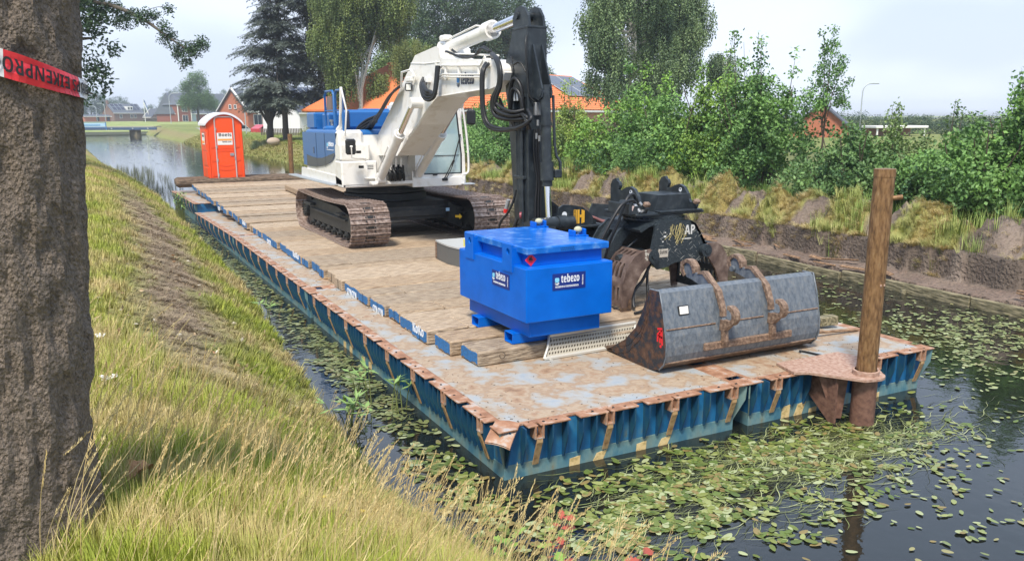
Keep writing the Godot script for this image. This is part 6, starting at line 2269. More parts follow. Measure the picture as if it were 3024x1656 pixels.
func toilet() -> void:
	var at := Vector3(1.10, 0.80, -23.02)
	var t := thing("portable_toilet", "orange plastic portable toilet with a white domed roof at the far end of the barge", "portable toilet", at)
	var W := 1.08
	var D := 1.1
	var hgt := 1.86
	var b := MB.new()
	b.bx(Vector3(0, 0.04, -D), Vector3(W, hgt, -0.02), 0.02)
	put("body", b, M["orange"], t, true)
	for x in [0.02, W - 0.02]:
		for z in [-0.03, -D + 0.03]:
			b = MB.new()
			b.box(Vector3(x, hgt / 2 + 0.02, z), Vector3(0.07, hgt - 0.04, 0.06), Basis.IDENTITY, 0.02)
			put("corner_post", b, M["orange_dark"], t, true)
	b = MB.new()
	for z in [-0.15, -0.55, -0.95]: b.bx(Vector3(0.02, -0.03, z - 0.05), Vector3(W - 0.02, 0.05, z + 0.05), 0.01)
	put("skid", b, M["rubber"], t, true)
	# relief on the side walls and front panels
	b = MB.new()
	for s in [[0.085, 0.235], [0.845, 0.995]]:
		for q in [[0.15, 0.55], [0.62, 0.98], [1.05, 1.62]]:
			b.front(P2([s[0], q[0], s[1], q[0] + 0.03, s[1], q[1] - 0.03, s[0], q[1]]), -0.022, -0.004)
	for q in [[0.12, 0.42], [0.50, 0.92], [0.98, 1.18], [1.56, 1.66]]:
		b.side(P2([-0.95, q[0], -0.18, q[0], -0.22, q[1], -0.9, q[1]]), -0.02, 0.004)
	put("wall_relief", b, M["orange_dark"], t, true).set_meta("kind", "stuff")
	b = MB.new()
	for k in 4: b.bx(Vector3(-0.006, 1.72 + 0.0, -0.8 + k * 0.16), Vector3(0.002, 1.80, -0.72 + k * 0.16))
	put("side_vents", b, M["dark_hole"], t, true)
	# domed roof
	b = MB.new()
	var f := func(i, j):
		var u: float = i / 20.0
		var v: float = j / 4.0
		return Vector3(lerpf(-0.06, W + 0.06, u), hgt - 0.03 + 0.35 * pow(sin(u * PI), 0.75), lerpf(0.06, -D - 0.05, v))
	b.sheet(20, 4, f, Vector3.UP)
	for z in [0.06, -D - 0.05]:
		for i in 20:
			b.face([f.call(i, 0 if z > 0 else 4), f.call(i + 1, 0 if z > 0 else 4), (f.call(i + 1, 0 if z > 0 else 4) as Vector3) - Vector3(0, 0.07, 0), (f.call(i, 0 if z > 0 else 4) as Vector3) - Vector3(0, 0.07, 0)], Vector3(0, 0, z))
	for x in [-0.06, W + 0.06]: b.face([Vector3(x, hgt - 0.03, 0.06), Vector3(x, hgt - 0.03, -D - 0.05), Vector3(x, hgt - 0.10, -D - 0.05), Vector3(x, hgt - 0.10, 0.06)], Vector3(x - 0.5, 0, 0))
	put("roof", b, M["roof_white"], t, true)
	# gable wall under the roof, door with arched frame
	b = MB.new()
	var g := [0.0, hgt - 0.02]
	for i in 13: g.append_array([W * (1.0 - i / 12.0), hgt - 0.03 + 0.30 * pow(sin(i / 12.0 * PI), 0.75)])
	b.front(P2(g.slice(2)), -0.05, -0.012)
	put("gable", b, M["orange"], t, true)
	var dr := Node3D.new()
	dr.name = "door"
	t.add_child(dr, true)
	b = MB.new()
	var dp := [0.27, 0.06, 0.80, 0.06]
	dp.append_array(arc(Vector2(0.70, 1.92), 0.10, 0, 90, 5))
	dp.append_array(arc(Vector2(0.37, 1.92), 0.10, 90, 180, 5))
	b.front(P2(dp), -0.02, 0.006)
	put("leaf", b, M["orange"], dr, true)
	b = MB.new()
	var path := [Vector3(0.245, 0.04, 0.01), Vector3(0.245, 1.86, 0.01)]
	for i in 7: path.append(Vector3(0.365 + cos(PI - i * PI / 12) * 0.12, 1.93 + sin(i * PI / 12) * 0.10, 0.01))
	for i in 7: path.append(Vector3(0.705 + sin(i * PI / 12) * 0.12, 1.93 + cos(i * PI / 12) * 0.10, 0.01))
	path.append(Vector3(0.825, 1.86, 0.01))
	path.append(Vector3(0.825, 0.04, 0.01))
	b.tube(path, 0.022, 6)
	put("door_frame", b, M["frame_grey"], dr, true)
	b = MB.new()
	for q in [[0.12, 0.16], [0.36, 0.42], [0.50, 0.53], [0.92, 0.96], [1.0, 1.04]]:
		var p := []
		for i in 9: p.append_array([0.29 + 0.49 * i / 8.0, q[0] - 0.03 * sin(i / 8.0 * PI) * (1 if q[0] < 0.7 else -1)])
		for i in range(8, -1, -1): p.append_array([0.29 + 0.49 * i / 8.0, q[1] - 0.03 * sin(i / 8.0 * PI) * (1 if q[0] < 0.7 else -1)])
		b.front(P2(p), 0.004, 0.014)
	put("door_ribs", b, M["orange_dark"], dr, true)
	b = MB.new()
	b.bx(Vector3(0.66, 0.80, 0.004), Vector3(0.78, 0.89, 0.03), 0.006)
	b.bx(Vector3(0.79, 0.68, 0.01), Vector3(0.815, 0.78, 0.04), 0.006)
	put("lock", b, M["steel"], dr, true)
	b = MB.new()
	for y in [0.15, 0.62, 1.05, 1.6]: b.bx(Vector3(0.25, y, 0.01), Vector3(0.285, y + 0.09, 0.032), 0.004)
	put("hinge", b, M["steel"], dr, true)
	b = MB.new()
	b.bx(Vector3(0.295, 1.15, 0.004), Vector3(0.765, 1.53, 0.014), 0.003)
	var sg := put("sign", b, M["sign_white"], dr, true)
	b = MB.new()
	b.bx(Vector3(0.31, 1.285, 0.014), Vector3(0.75, 1.345, 0.017))
	put("orange_stripe", b, M["sign_orange"], sg, true)
	letters("Boels", 0.10, at + Vector3(0.335, 1.385, 0.014), Vector3(1, 0, 0), Vector3.UP, M["ink"], sg, "lettering", true, 0.39)
	letters("boels.com", 0.055, at + Vector3(0.45, 1.205, 0.014), Vector3(1, 0, 0), Vector3.UP, M["ink"], sg, "lettering", true, 0.27)
	b = MB.new()
	b.bx(Vector3(-0.03, 1.16, -0.80), Vector3(-0.018, 1.52, -0.38), 0.003)
	var s2 := put("side_sign", b, M["sign_white"], t, true)
	b = MB.new()
	b.bx(Vector3(-0.033, 1.20, -0.79), Vector3(-0.03, 1.28, -0.39))
	put("orange_stripe", b, M["sign_orange"], s2, true)
	letters("Boels", 0.09, at + Vector3(-0.03, 1.37, -0.75), Vector3(0, 0, 1), Vector3.UP, M["ink"], s2, "lettering", true, 0.33)
	t.rotation.y = 0.045


func window_on(parent: Node, p: Vector3, w: float, h: float, normal: Vector3, bars := 1) -> void:
	var u := Vector3.UP.cross(normal).normalized()
	var bs := Basis(u, Vector3.UP, normal)
	var b := MB.new()
	var f := 0.07
	b.box(p + Vector3(0, h / 2, 0), u.abs() * w + Vector3(0, f, 0) + normal.abs() * 0.12)
	b.box(p - Vector3(0, h / 2, 0), u.abs() * (w + 0.1) + Vector3(0, f, 0) + normal.abs() * 0.16)
	for s in [-1, 1]: b.box(p + u * s * (w / 2), u.abs() * f + Vector3(0, h, 0) + normal.abs() * 0.12)
	for k in bars: b.box(p + u * (w * ((k + 1.0) / (bars + 1.0) - 0.5)), u.abs() * 0.05 + Vector3(0, h, 0) + normal.abs() * 0.11)
	var wn := put("window", b, M["trim_white"], parent, true)
	b = MB.new()
	b.box(p, u.abs() * w + Vector3(0, h, 0) + normal.abs() * 0.07)
	put("pane", b, M["pane"], wn, true)


# long house, ridge along local x; hip is how far the ridge stops short of each end
func house(called: String, label: String, at: Vector3, yaw: float, L: float, D: float, eave: float, ridge: float, wall: String, roof: String, hip0 := 0.0, hip1 := 0.0, over := 0.35) -> Node3D:
	var t := thing(called, label, "house", at)
	var b := MB.new()
	var hx := L / 2
	var hz := D / 2
	b.bx(Vector3(-hx, -0.6, -hz), Vector3(hx, eave, hz))
	for s in [-1.0, 1.0]:
		if (hip0 if s < 0 else hip1) <= 0.01:
			b.side(P2([-hz, eave, hz, eave, 0, ridge - 0.06]), s * hx - 0.15 * (1 if s > 0 else -1), s * hx)
	put("wall", b, M[wall], t, true)
	b = MB.new()
	var k := (ridge - eave) / hz
	var ey := eave - k * over
	var r0 := Vector3(-hx + hip0 - (over if hip0 <= 0.01 else 0.0), ridge, 0)
	var r1 := Vector3(hx - hip1 + (over if hip1 <= 0.01 else 0.0), ridge, 0)
	var th := Vector3(0, 0.14, 0)
	for s in [-1.0, 1.0]:
		var q := [Vector3(-hx - over, ey, s * (hz + over)), Vector3(hx + over, ey, s * (hz + over)), r1, r0]
		b.face([q[0] + th, q[1] + th, q[2] + th, q[3] + th], Vector3(0, 1, s))
		b.face(q, Vector3(0, -1, -s))
		b.face([q[0], q[1], q[1] + th, q[0] + th], Vector3(0, 0, s))
	for s in [-1.0, 1.0]:
		var hp := hip0 if s < 0 else hip1
		var x: float = s * (hx + over)
		var rr := r0 if s < 0 else r1
		if hp > 0.01:
			var q := [Vector3(x, ey, -hz - over), Vector3(x, ey, hz + over), rr]
			b.face([q[0] + th, q[1] + th, q[2] + th], Vector3(s, 1, 0))
			b.face(q, Vector3(-s, -1, 0))
			b.face([q[0], q[1], q[1] + th, q[0] + th], Vector3(s, 0, 0))
		else:
			for e in [-1.0, 1.0]:
				b.face([Vector3(x, ey, e * (hz + over)), rr, rr + th, Vector3(x, ey, e * (hz + over)) + th], Vector3(s, 0, 0))
	put("roof", b, M[roof], t, true)
	b = MB.new()
	for s in [-1.0, 1.0]: b.bx(Vector3(-hx - over, ey - 0.08, s * (hz + over) - 0.06), Vector3(hx + over, ey + 0.10, s * (hz + over) + 0.06))
	put("gutter", b, M["trim_white"], t, true)
	t.rotation.y = yaw
	return t


func tiles_on(t: Node, p0: Vector3, along: Vector3, down: Vector3, nrm: Vector3, rows: int, cols: int, keep: Callable) -> void:   # pantiles in overlapping rows
	var b := MB.new()
	for r in rows:
		for c in cols:
			var prev := Vector3.ZERO
			for q in 5:
				var u: float = (c + q / 4.0) / cols
				if not keep.call(u, (r + 0.5) / rows): continue
				var wv := 0.035 * sin(q / 4.0 * TAU)
				var a := p0 + along * u + down * (float(r) / rows) + nrm * (wv + 0.03)
				var e := p0 + along * u + down * ((r + 1.03) / rows) + nrm * (wv + 0.085)
				if q > 0 and prev != Vector3.ZERO:
					var pu: float = (c + (q - 1) / 4.0) / cols
					var pw := 0.035 * sin((q - 1) / 4.0 * TAU)
					var a2 := p0 + along * pu + down * (float(r) / rows) + nrm * (pw + 0.03)
					var e2 := p0 + along * pu + down * ((r + 1.03) / rows) + nrm * (pw + 0.085)
					b.face([a2, a, e, e2], nrm)
					b.face([e2, e, e - nrm * 0.06, e2 - nrm * 0.06], down)
				prev = a
	var o := put("roof_tiles", b, M["tile_orange"], t, true)
	o.set_meta("kind", "stuff")


func solar_grid(t: Node, p0: Vector3, along: Vector3, down: Vector3, nrm: Vector3, nu: int, nv: int, gap := 0.06) -> void:
	for i in nu:
		for j in nv:
			var a := p0 + along * ((i + gap) / nu) + down * ((j + gap) / nv) + nrm * 0.16
			var u := along * ((1.0 - 2 * gap) / nu)
			var w := down * ((1.0 - 2 * gap) / nv)
			var b := MB.new()
			b.prism(P2([0, 0, 1, 0, 1, 1, 0, 1]), a, u, w, nrm * 0.05)
			var f := put("solar_panel", b, M["galvanised"], t, true)
			b = MB.new()
			b.prism(P2([0.03, 0.02, 0.97, 0.02, 0.97, 0.98, 0.03, 0.98]), a + nrm * 0.045, u, w, nrm * 0.012)
			put("glass", b, M["solar"], f, true)


func buildings() -> void:
	var b: MB
	# farmhouse with the orange roof
	var r0 := Vector3(18.5, 6.74, -56.2)
	var r1 := Vector3(43.3, 6.74, -69.9)
	var dir := (r1 - r0).normalized()
	var yaw := atan2(-dir.z, dir.x)
	var L := 34.0
	var D := 11.0
	var mid := (r0 + r1) / 2
	var t := house("farmhouse", "long farmhouse under an orange pantile roof behind the excavator's boom", Vector3(mid.x, 0.9, mid.z), yaw, L, D, 2.6, 5.7, "brick_pink", "tile_orange", 3.2, 3.2)
	var hz := D / 2 + 0.35
	var ey := 2.6 - (5.7 - 2.6) / (D / 2) * 0.35
	var sl := Vector3(0, ey - 5.7, hz)
	var nr := Vector3(0, hz, 5.7 - ey).normalized()
	tiles_on(t, Vector3(-17.3, 5.84, 0), Vector3(34.6, 0, 0), sl, nr, 17, 108, func(u, w): return u * 34.6 > 3.3 * (1.0 - w) and (1.0 - u) * 34.6 > 3.3 * (1.0 - w))
	b = MB.new()
	for k in 60: b.cyl(Vector3(-13.8 + k * 0.46, 5.84, 0), Vector3(-13.37 + k * 0.46, 5.86, 0), 0.13, 0.15, 7)
	put("ridge_tiles", b, M["tile_orange"], t, true).set_meta("kind", "stuff")
	solar_grid(t, Vector3(6.6, 5.72, 0.24), Vector3(7.0, 0, 0), sl * 0.62, nr, 2, 2, 0.025)
	b = MB.new()
	b.bx(Vector3(-12.9, 3.0, 3.4), Vector3(-10.9, 4.4, 4.6), 0.03)
	var dm := put("dormer", b, M["trim_white"], t, true)
	window_on(t, Vector3(-11.5, 3.7, 4.62), 0.8, 0.9, Vector3(0, 0, 1), 0)
	window_on(t, Vector3(-16.0, 1.6, 5.52), 0.7, 1.0, Vector3(0, 0, 1), 1)
	window_on(t, Vector3(-8.0, 1.4, 5.52), 1.2, 1.2, Vector3(0, 0, 1), 1)
	window_on(t, Vector3(-17.02, 1.6, -1.5), 0.9, 1.1, Vector3(-1, 0, 0), 1)

	# house with rows of solar panels behind the trees
	t = house("house", "white walled house with a dark roof covered in white framed solar panels", Vector3(24.6, 1.0, -104.5), 0.48, 9.5, 7.0, 2.7, 5.6, "plaster", "tile_grey")
	var k2 := 2.9 / 3.5
	solar_grid(t, Vector3(-4.6, 5.5, 0.12), Vector3(8.6, 0, 0), Vector3(0, -2.7, 3.25), Vector3(0, 0.77, 0.64).normalized(), 8, 3, 0.04)
	b = MB.new()
	b.bx(Vector3(-0.5, 2.25, 3.6), Vector3(5.0, 2.45, 6.6))
	for x in [0.0, 4.6]: b.bx(Vector3(x - 0.06, -0.3, 6.3), Vector3(x + 0.06, 2.3, 6.45))
	put("carport", b, M["rubber"], t, true)
	window_on(t, Vector3(-2.6, 1.3, 3.52), 1.2, 1.4, Vector3(0, 0, 1), 1)
	b = MB.new()
	b.bx(Vector3(-1.4, -0.3, 3.5), Vector3(-0.6, 2.1, 3.56))
	put("door", b, M["pale_door"], t, true)
	# hipped house with a white-edged orange gable
	t = house("house", "small grey tiled house with white edged orange brick gable", Vector3(21.0, 1.2, -128.5), 0.5, 5.2, 6.5, 2.9, 5.9, "brick_orange", "tile_slate", 0.0, 1.2)
	b = MB.new()
	for s in [-1.0, 1.0]: b.prism(P2([0, 0, 0.22, 0, 0.22, 0.3, 0, 0.3]), Vector3(-2.85, 2.65, s * 3.65), Vector3(1, 0, 0), Vector3(0, 1, 0), Vector3(0, 3.2, -s * 3.55))
	b.bx(Vector3(-2.9, 2.7, -3.7), Vector3(2.6, 2.9, -3.55))
	b.bx(Vector3(-2.9, 2.6, 3.5), Vector3(2.8, 2.85, 3.72))
	put("bargeboard", b, M["trim_white"], t, true)
	window_on(t, Vector3(-0.8, 1.5, 3.27), 1.5, 1.5, Vector3(0, 0, 1), 1)
	window_on(t, Vector3(1.6, 1.5, 3.27), 0.9, 1.3, Vector3(0, 0, 1), 0)
	window_on(t, Vector3(-2.62, 3.4, -0.6), 0.5, 0.6, Vector3(-1, 0, 0), 0)
	window_on(t, Vector3(-2.62, 3.4, 0.6), 0.5, 0.6, Vector3(-1, 0, 0), 0)
	# long brick house with a slate roof and a tall front block
	t = house("house", "long red brick house with blue grey roof and tall end block", Vector3(27.6, 2.3, -246.0), 0.46, 18.0, 9.0, 2.3, 7.4, "brick_red", "tile_slate", 0.4, 0.0)
	b = MB.new()
	b.bx(Vector3(-9.1, -0.5, 2.5), Vector3(-5.4, 4.3, 6.0))
	put("end_block", b, M["brick_red"], t, true)
	b = MB.new()
	b.face([Vector3(-9.4, 4.3, 6.3), Vector3(-5.1, 4.3, 6.3), Vector3(-7.2, 6.9, 1.5)], Vector3(0, 1, 1))
	b.face([Vector3(-9.4, 4.3, 6.3), Vector3(-7.2, 6.9, 1.5), Vector3(-9.4, 4.3, -1.0)], Vector3(-1, 1, 0))
	b.face([Vector3(-5.1, 4.3, 6.3), Vector3(-7.2, 6.9, 1.5), Vector3(-5.1, 4.3, -1.0)], Vector3(1, 1, 0))
	b.face([Vector3(-9.4, 4.28, 6.3), Vector3(-5.1, 4.28, 6.3), Vector3(-5.1, 4.28, -1.0), Vector3(-9.4, 4.28, -1.0)], Vector3(0, -1, 0))
	put("end_roof", b, M["tile_slate"], t, true)
	b = MB.new()
	b.bx(Vector3(-9.4, 4.15, 6.1), Vector3(-5.1, 4.35, 6.3))
	b.bx(Vector3(-5.3, 0.0, 5.95), Vector3(-5.1, 4.2, 6.1))
	b.bx(Vector3(-9.2, 0.0, 5.95), Vector3(-9.0, 4.2, 6.1))
	put("trim", b, M["trim_white"], t, true)
	window_on(t, Vector3(-7.1, 3.1, 6.03), 1.5, 1.1, Vector3(0, 0, 1), 1)
	window_on(t, Vector3(-7.1, 0.8, 6.03), 1.6, 1.6, Vector3(0, 0, 1), 1)
	window_on(t, Vector3(2.2, 1.3, 4.52), 0.8, 0.8, Vector3(0, 0, 1), 0)
	for x in [-3.4, 5.6]:
		b = MB.new()
		b.bx(Vector3(x - 0.6, -0.3, 4.5), Vector3(x + 0.6, 1.9, 4.56))
		put("door", b, M["pale_door"], t, true)
	# far house with a broken-pitch roof, chimney and dormer
	t = house("house", "distant brown brick house with dark solar roof panels and a white dormer", Vector3(13.2, 2.6, -333.0), 0.46, 11.0, 8.0, 2.7, 5.7, "brick_brown", "tile_slate")
	solar_grid(t, Vector3(-5.0, 5.6, 0.15), Vector3(4.6, 0, 0), Vector3(0, -2.2, 2.95), Vector3(0, 0.8, 0.6), 3, 2, 0.01)
	solar_grid(t, Vector3(2.6, 5.6, 0.15), Vector3(2.6, 0, 0), Vector3(0, -2.2, 2.95), Vector3(0, 0.8, 0.6), 2, 2, 0.01)
	b = MB.new()
	b.bx(Vector3(-0.1, 3.5, 1.2), Vector3(2.2, 4.9, 3.2))
	put("dormer", b, M["trim_white"], t, true)
	window_on(t, Vector3(0.6, 4.2, 3.22), 0.7, 0.9, Vector3(0, 0, 1), 0)
	window_on(t, Vector3(1.6, 4.2, 3.22), 0.7, 0.9, Vector3(0, 0, 1), 0)
	for x in [-3.0, 1.0, 2.4]: window_on(t, Vector3(x, 1.4, 4.02), 0.9, 1.3, Vector3(0, 0, 1), 1)
	b = MB.new()
	b.bx(Vector3(-5.7, 4.0, -0.5), Vector3(-5.1, 6.9, 0.4))
	put("chimney", b, M["brick_brown"], t, true)
	t = house("house", "distant small brown gable house with white bargeboards beside the flagpole", Vector3(23.4, 2.6, -327.0), 2.03, 5.0, 5.4, 1.3, 3.9, "brick_brown", "tile_grey")
	b = MB.new()
	for s in [-1.0, 1.0]: b.prism(P2([0, 0, 0.2, 0, 0.2, 0.25, 0, 0.25]), Vector3(2.75, 1.0, s * 3.0), Vector3(1, 0, 0), Vector3(0, 1, 0), Vector3(0, 2.9, -s * 2.95))
	put("bargeboard", b, M["trim_white"], t, true)
	t = house("shed", "low reddish brick shed left of the distant brown house", Vector3(3.2, 2.4, -300.0), 0.46, 8.5, 4.0, 1.5, 1.9, "brick_orange", "tile_grey")
	t.set_meta("category", "shed")
	for x in [-0.5, 3.0]:
		b = MB.new()
		b.bx(Vector3(x, 0, 1.98), Vector3(x + 1.0, 1.4, 2.04))
		put("door", b, M["rubber"], t, true)
	# red gable and white veranda behind the right-hand bushes
	t = house("house", "red brick gable with dark roof edges showing above the right-hand bushes", Vector3(52.0, 0.2, -46.5), 0.30, 6.0, 4.8, 1.7, 3.75, "brick_orange", "tile_grey")
	window_on(t, Vector3(3.02, 0.9, 0.4), 1.0, 0.8, Vector3(1, 0, 0), 0)
	t.rotation.y = 0.69
	t.position = Vector3(53.6, 0.0, -46.3)
	t = thing("veranda", "white roofed open veranda beside the red brick gable", "veranda", Vector3(60.0, -0.4, -44.0))
	b = MB.new()
	b.bx(Vector3(-2.4, 2.15, -1.5), Vector3(2.0, 2.35, 1.5), 0.03)
	put("roof", b, M["trim_white"], t, true)
	b = MB.new()
	for x in [-2.2, -0.6, 1.8]: b.bx(Vector3(x - 0.06, 0, 1.2), Vector3(x + 0.06, 2.2, 1.32))
	put("posts", b, M["trim_white"], t, true).set_meta("kind", "stuff")
	b = MB.new()
	b.bx(Vector3(-2.2, 0, -1.4), Vector3(1.8, 2.1, -1.2))
	put("back_wall", b, M["brick_pink"], t, true)
	t.rotation.y = -0.47
	# bridge over the canal
	t = thing("bridge", "low dark blue steel beam bridge across the far end of the canal", "bridge", Vector3(4, 1.1, -152))
	b = MB.new()
	var pa := Vector3(-8, 1.28, -158.5)
	var pb := Vector3(9.6, 1.28, -149.6)
	var d := (pb - pa)
	b.box((pa + pb) / 2, Vector3(d.length(), 0.42, 0.35), Basis(Vector3.UP, atan2(-d.z, d.x)), 0.02)
	put("beam", b, M["blue_steel"], t)
	b = MB.new()
	b.box((pa + pb) / 2 + Vector3(0.3, 0.3, -1.6), Vector3(d.length(), 0.14, 3.4), Basis(Vector3.UP, atan2(-d.z, d.x)), 0.02)
	put("deck", b, M["road"], t)
	for q in [0.3, 0.62, 0.80, 0.93]:
		b = MB.new()
		var p := pa.lerp(pb, q)
		b.box(p + Vector3(-0.1, 0.02, 0.22), Vector3(0.25, 0.25, 0.08), Basis(Vector3.UP, 0.45), 0.01)
		put("bolted_plate", b, M["galvanised"], t)
	b = MB.new()
	b.box(Vector3(6.4, 0.6, -152.4), Vector3(0.9, 1.6, 2.2), Basis(Vector3.UP, 0.45), 0.05)
	b.box(Vector3(-2.2, 0.6, -156.5), Vector3(0.9, 1.6, 2.2), Basis(Vector3.UP, 0.45), 0.05)
	put("pier", b, M["old_timber"], t)
	t = thing("railing_panel", "pale blue railing with a painted panel beside the far bridge", "railing", Vector3(-0.8, 2.0, -152.6))
	b = MB.new()
	var qa := Vector3(-3.6, 1.95, -153.9)
	var qb := Vector3(1.95, 1.95, -151.0)
	var bs := Basis(Vector3.UP, atan2(-(qb - qa).z, (qb - qa).x))
	b.box((qa + qb) / 2 + Vector3(0, 0.42, 0), Vector3(6.3, 0.08, 0.08), bs)
	b.box((qa + qb) / 2 - Vector3(0, 0.42, 0), Vector3(6.3, 0.08, 0.08), bs)
	for q in [qa, qb]: b.box(q + Vector3(0, -0.2, 0), Vector3(0.1, 1.3, 0.1), bs)
	put("frame", b, mat_once("rail_blue", lin(.05, .18, .40)), t)
	b = MB.new()
	b.box((qa + qb) / 2, Vector3(6.1, 0.6, 0.05), bs)
	put("panel", b, mat_once("panel_pale", lin(.35, .55, .70)), t)
	b = MB.new()
	b.box((qa + qb) / 2 + bs * Vector3(-0.3, -0.04, 0.04), Vector3(5.0, 0.16, 0.03), bs, 0.01)
	put("stripe", b, mat_once("panel_stripe", lin(.10, .26, .45)), t)


func street_lamp(label: String, base: Vector3, h: float, reach: Vector3, r := 0.06) -> void:
	var t := thing("street_lamp", label, "street lamp", base, "")
	var b := MB.new()
	var d := reach.normalized()
	var l := reach.length()
	b.tube(smooth([base, base + Vector3(0, h * 0.5, 0), base + Vector3(0, h * 0.82, 0), base + Vector3(0, h * 0.93, 0) + d * l * 0.08, base + Vector3(0, h * 0.99, 0) + d * l * 0.3, base + Vector3(0, h, 0) + d * l * 0.6], 4), r, 7)
	put("pole", b, M["galvanised"], t)
	b = MB.new()
	b.box(base + Vector3(0, h, 0) + d * l * 0.8, Vector3(l * 0.42, 0.12, 0.22), Basis(Vector3.UP, atan2(-d.z, d.x)), 0.04)
	put("lamp_head", b, M["galvanised"], t)


func car(label: String, at: Vector3, yaw: float, paint: String) -> void:
	var t := thing("parked_car", label, "car", at, "cars parked behind the trees")
	var b := MB.new()
	b.front(P2([-2.05, 0.28, -1.75, 0.28, -1.6, 0.5, -1.2, 0.55, -0.95, 0.28, 0.95, 0.28, 1.2, 0.55, 1.6, 0.5, 1.75, 0.28, 2.0, 0.3, 2.1, 0.5, 2.05, 0.78, 1.2, 0.92, 0.55, 1.42, -1.2, 1.46, -1.9, 1.05, -2.1, 0.95]), -0.85, 0.85)
	put("body", b, M[paint], t, true)
	for s in [-1.0, 1.0]:
		for q in [[-1.75, 1.02, -1.15, 1.36, -0.35, 1.36, -0.35, 0.95, -1.7, 0.98], [-0.25, 0.95, -0.25, 1.36, 0.5, 1.33, 1.05, 0.95]]:
			b = MB.new()
			b.front(P2(q), s * 0.85, s * 0.862)
			put("window", b, M["dark_glass"], t, true)
		for x in [-1.38, 1.38]:
			b = MB.new()
			b.cyl(Vector3(x, 0.31, s * 0.66), Vector3(x, 0.31, s * 0.87), 0.31, 0.31, 18)
			var w := put("wheel", b, M["rubber"], t, true)
			b = MB.new()
			b.cyl(Vector3(x, 0.31, s * 0.86), Vector3(x, 0.31, s * 0.88), 0.2, 0.2, 12)
			put("rim", b, M["steel"], w, true)
	b = MB.new()
	for s in [-1.0, 1.0]: b.box(Vector3(-2.08, 0.88, s * 0.66), Vector3(0.06, 0.16, 0.26), Basis.IDENTITY, 0.02)
	put("tail_light", b, M["red_cap"], t, true).set_meta("kind", "stuff")
	t.rotation.y = yaw


func street() -> void:
	street_lamp("grey street lamp in front of the tall brick end block", Vector3(12.9, 2.0, -159.4), 5.4, Vector3(1.6, 0, 0.8))
	street_lamp("left one of two distant street lamps near the domed trees", Vector3(3.7, 2.4, -291.0), 4.6, Vector3(-1.6, 0, -0.8), 0.08)
	street_lamp("right one of two distant street lamps near the domed trees", Vector3(6.1, 2.4, -289.8), 5.4, Vector3(-2.0, 0, -1.0), 0.08)
	street_lamp("slim lamp post between the toilet and the small tiled house", Vector3(13.85, 0.9, -89.5), 4.9, Vector3(0.3, 0, 0.1))
	street_lamp("tall curved street lamp on the right behind the red brick gable", Vector3(64.9, 0.5, -52.0), 5.3, Vector3(1.35, 0, 0.68))
	var t := thing("flagpole", "white flagpole with a drooping blue and white flag", "flagpole", Vector3(14.1, 2.0, -239.4))
	var b := MB.new()
	b.cyl(Vector3(14.1, 1.5, -239.4), Vector3(14.1, 8.2, -239.4), 0.08, 0.06, 8)
	put("pole", b, M["trim_white"], t)
	for k in 2:
		b = MB.new()
		var f := func(i, j): return Vector3(14.1 + 0.05 + i * 0.14, 8.1 - k * 0.7 - j * 0.28 - i * (0.20 + 0.04 * i), -239.4 + 0.12 * sin(i * 1.3 + j * 0.5))
		b.sheet(6, 3, f, Vector3(0, 0, 1))
		put("flag_cloth", b, mat_once("flag_blue", lin(.08, .16, .38)) if k == 0 else M["trim_white"], t)
	car("bright red hatchback parked behind the pollard tree", Vector3(19.7, 0.62, -107.1), 0.46, "car_red")
	car("white car parked left of the red hatchback", Vector3(16.3, 0.62, -109.5), 0.46, "car_white")
	b = MB.new()
	R.seed = 5
	for k in 3: b.ball(Vector3(10.5 + k * 0.4, 1.0, -59.3 + k * 0.1), Vector3(0.55, 0.34, 0.4) * rnd(0.7, 1.0), 12, 8)
	b = MB.new()
	b.ball(Vector3(10.5, 1.12, -59.1), Vector3(0.5, 0.30, 0.4), 14, 9)
	tag(put("boulder", b, M["stone"]), "pale brown boulder on the lawn between the two trees", "boulder")
	# garden path and fence by the cars
	b = MB.new()
	var f2 := func(i, j):
		var z: float = -56.0 - i * 4.0
		var x: float = rw(z) + 4.6 + 1.2 * sin(i * 0.35) + j * 1.1
		return Vector3(x, right_y(x, z) + 0.04, z)
	b.sheet(22, 2, f2, Vector3.UP)
	setting("path", b, M["road"], "pale garden path along the mown canal bank")
	t = thing("garden_fence", "dark board fence in front of the red hatchback", "fence", Vector3(15.2, 1.0, -80))
	for k in 26:
		b = MB.new()
		var p := Vector3(13.6 + k * 0.14, 1.42, -79.8 + k * 0.075)
		b.box(p, Vector3(0.11, 0.85, 0.025), Basis(Vector3.UP, -0.49), 0.004)
		put("board", b, M["bark"], t)
	# chippings heap and timber stack across the far road
	t = thing("log_pile", "heap of felled logs lying on the grass beyond the bridge", "log pile", Vector3(16, 2.2, -255))
	for k in 14:
		b = MB.new()
		var p := Vector3(12.5 + rnd(0, 9), 2.3 + rnd(0, 1.0), -256 + rnd(-2, 2))
		b.cyl(p, p + Vector3(rnd(2, 4), rnd(-0.3, 0.3), rnd(-1, 1)), 0.18, 0.14, 7)
		put("log", b, M["bark"], t)


func leaf(b: MB, o: Vector3, d: Vector3, up: Vector3, l: float, w: float, fold := 0.25) -> void:   # a folded leaf of two faces
	var s := d.cross(up).normalized()
	var nn := s.cross(d).normalized()
	var a := o
	var m := o + d * l * 0.45 - nn * w * fold
	var t := o + d * l
	var lft := o + d * l * 0.42 + s * w * 0.5
	var rgt := o + d * l * 0.42 - s * w * 0.5
	var n1 := (nn + s * fold).normalized()
	var n2 := (nn - s * fold).normalized()
	b.tri(a, lft, t, n2, n2, n2)
	b.tri(a, t, rgt, n1, n1, n1)


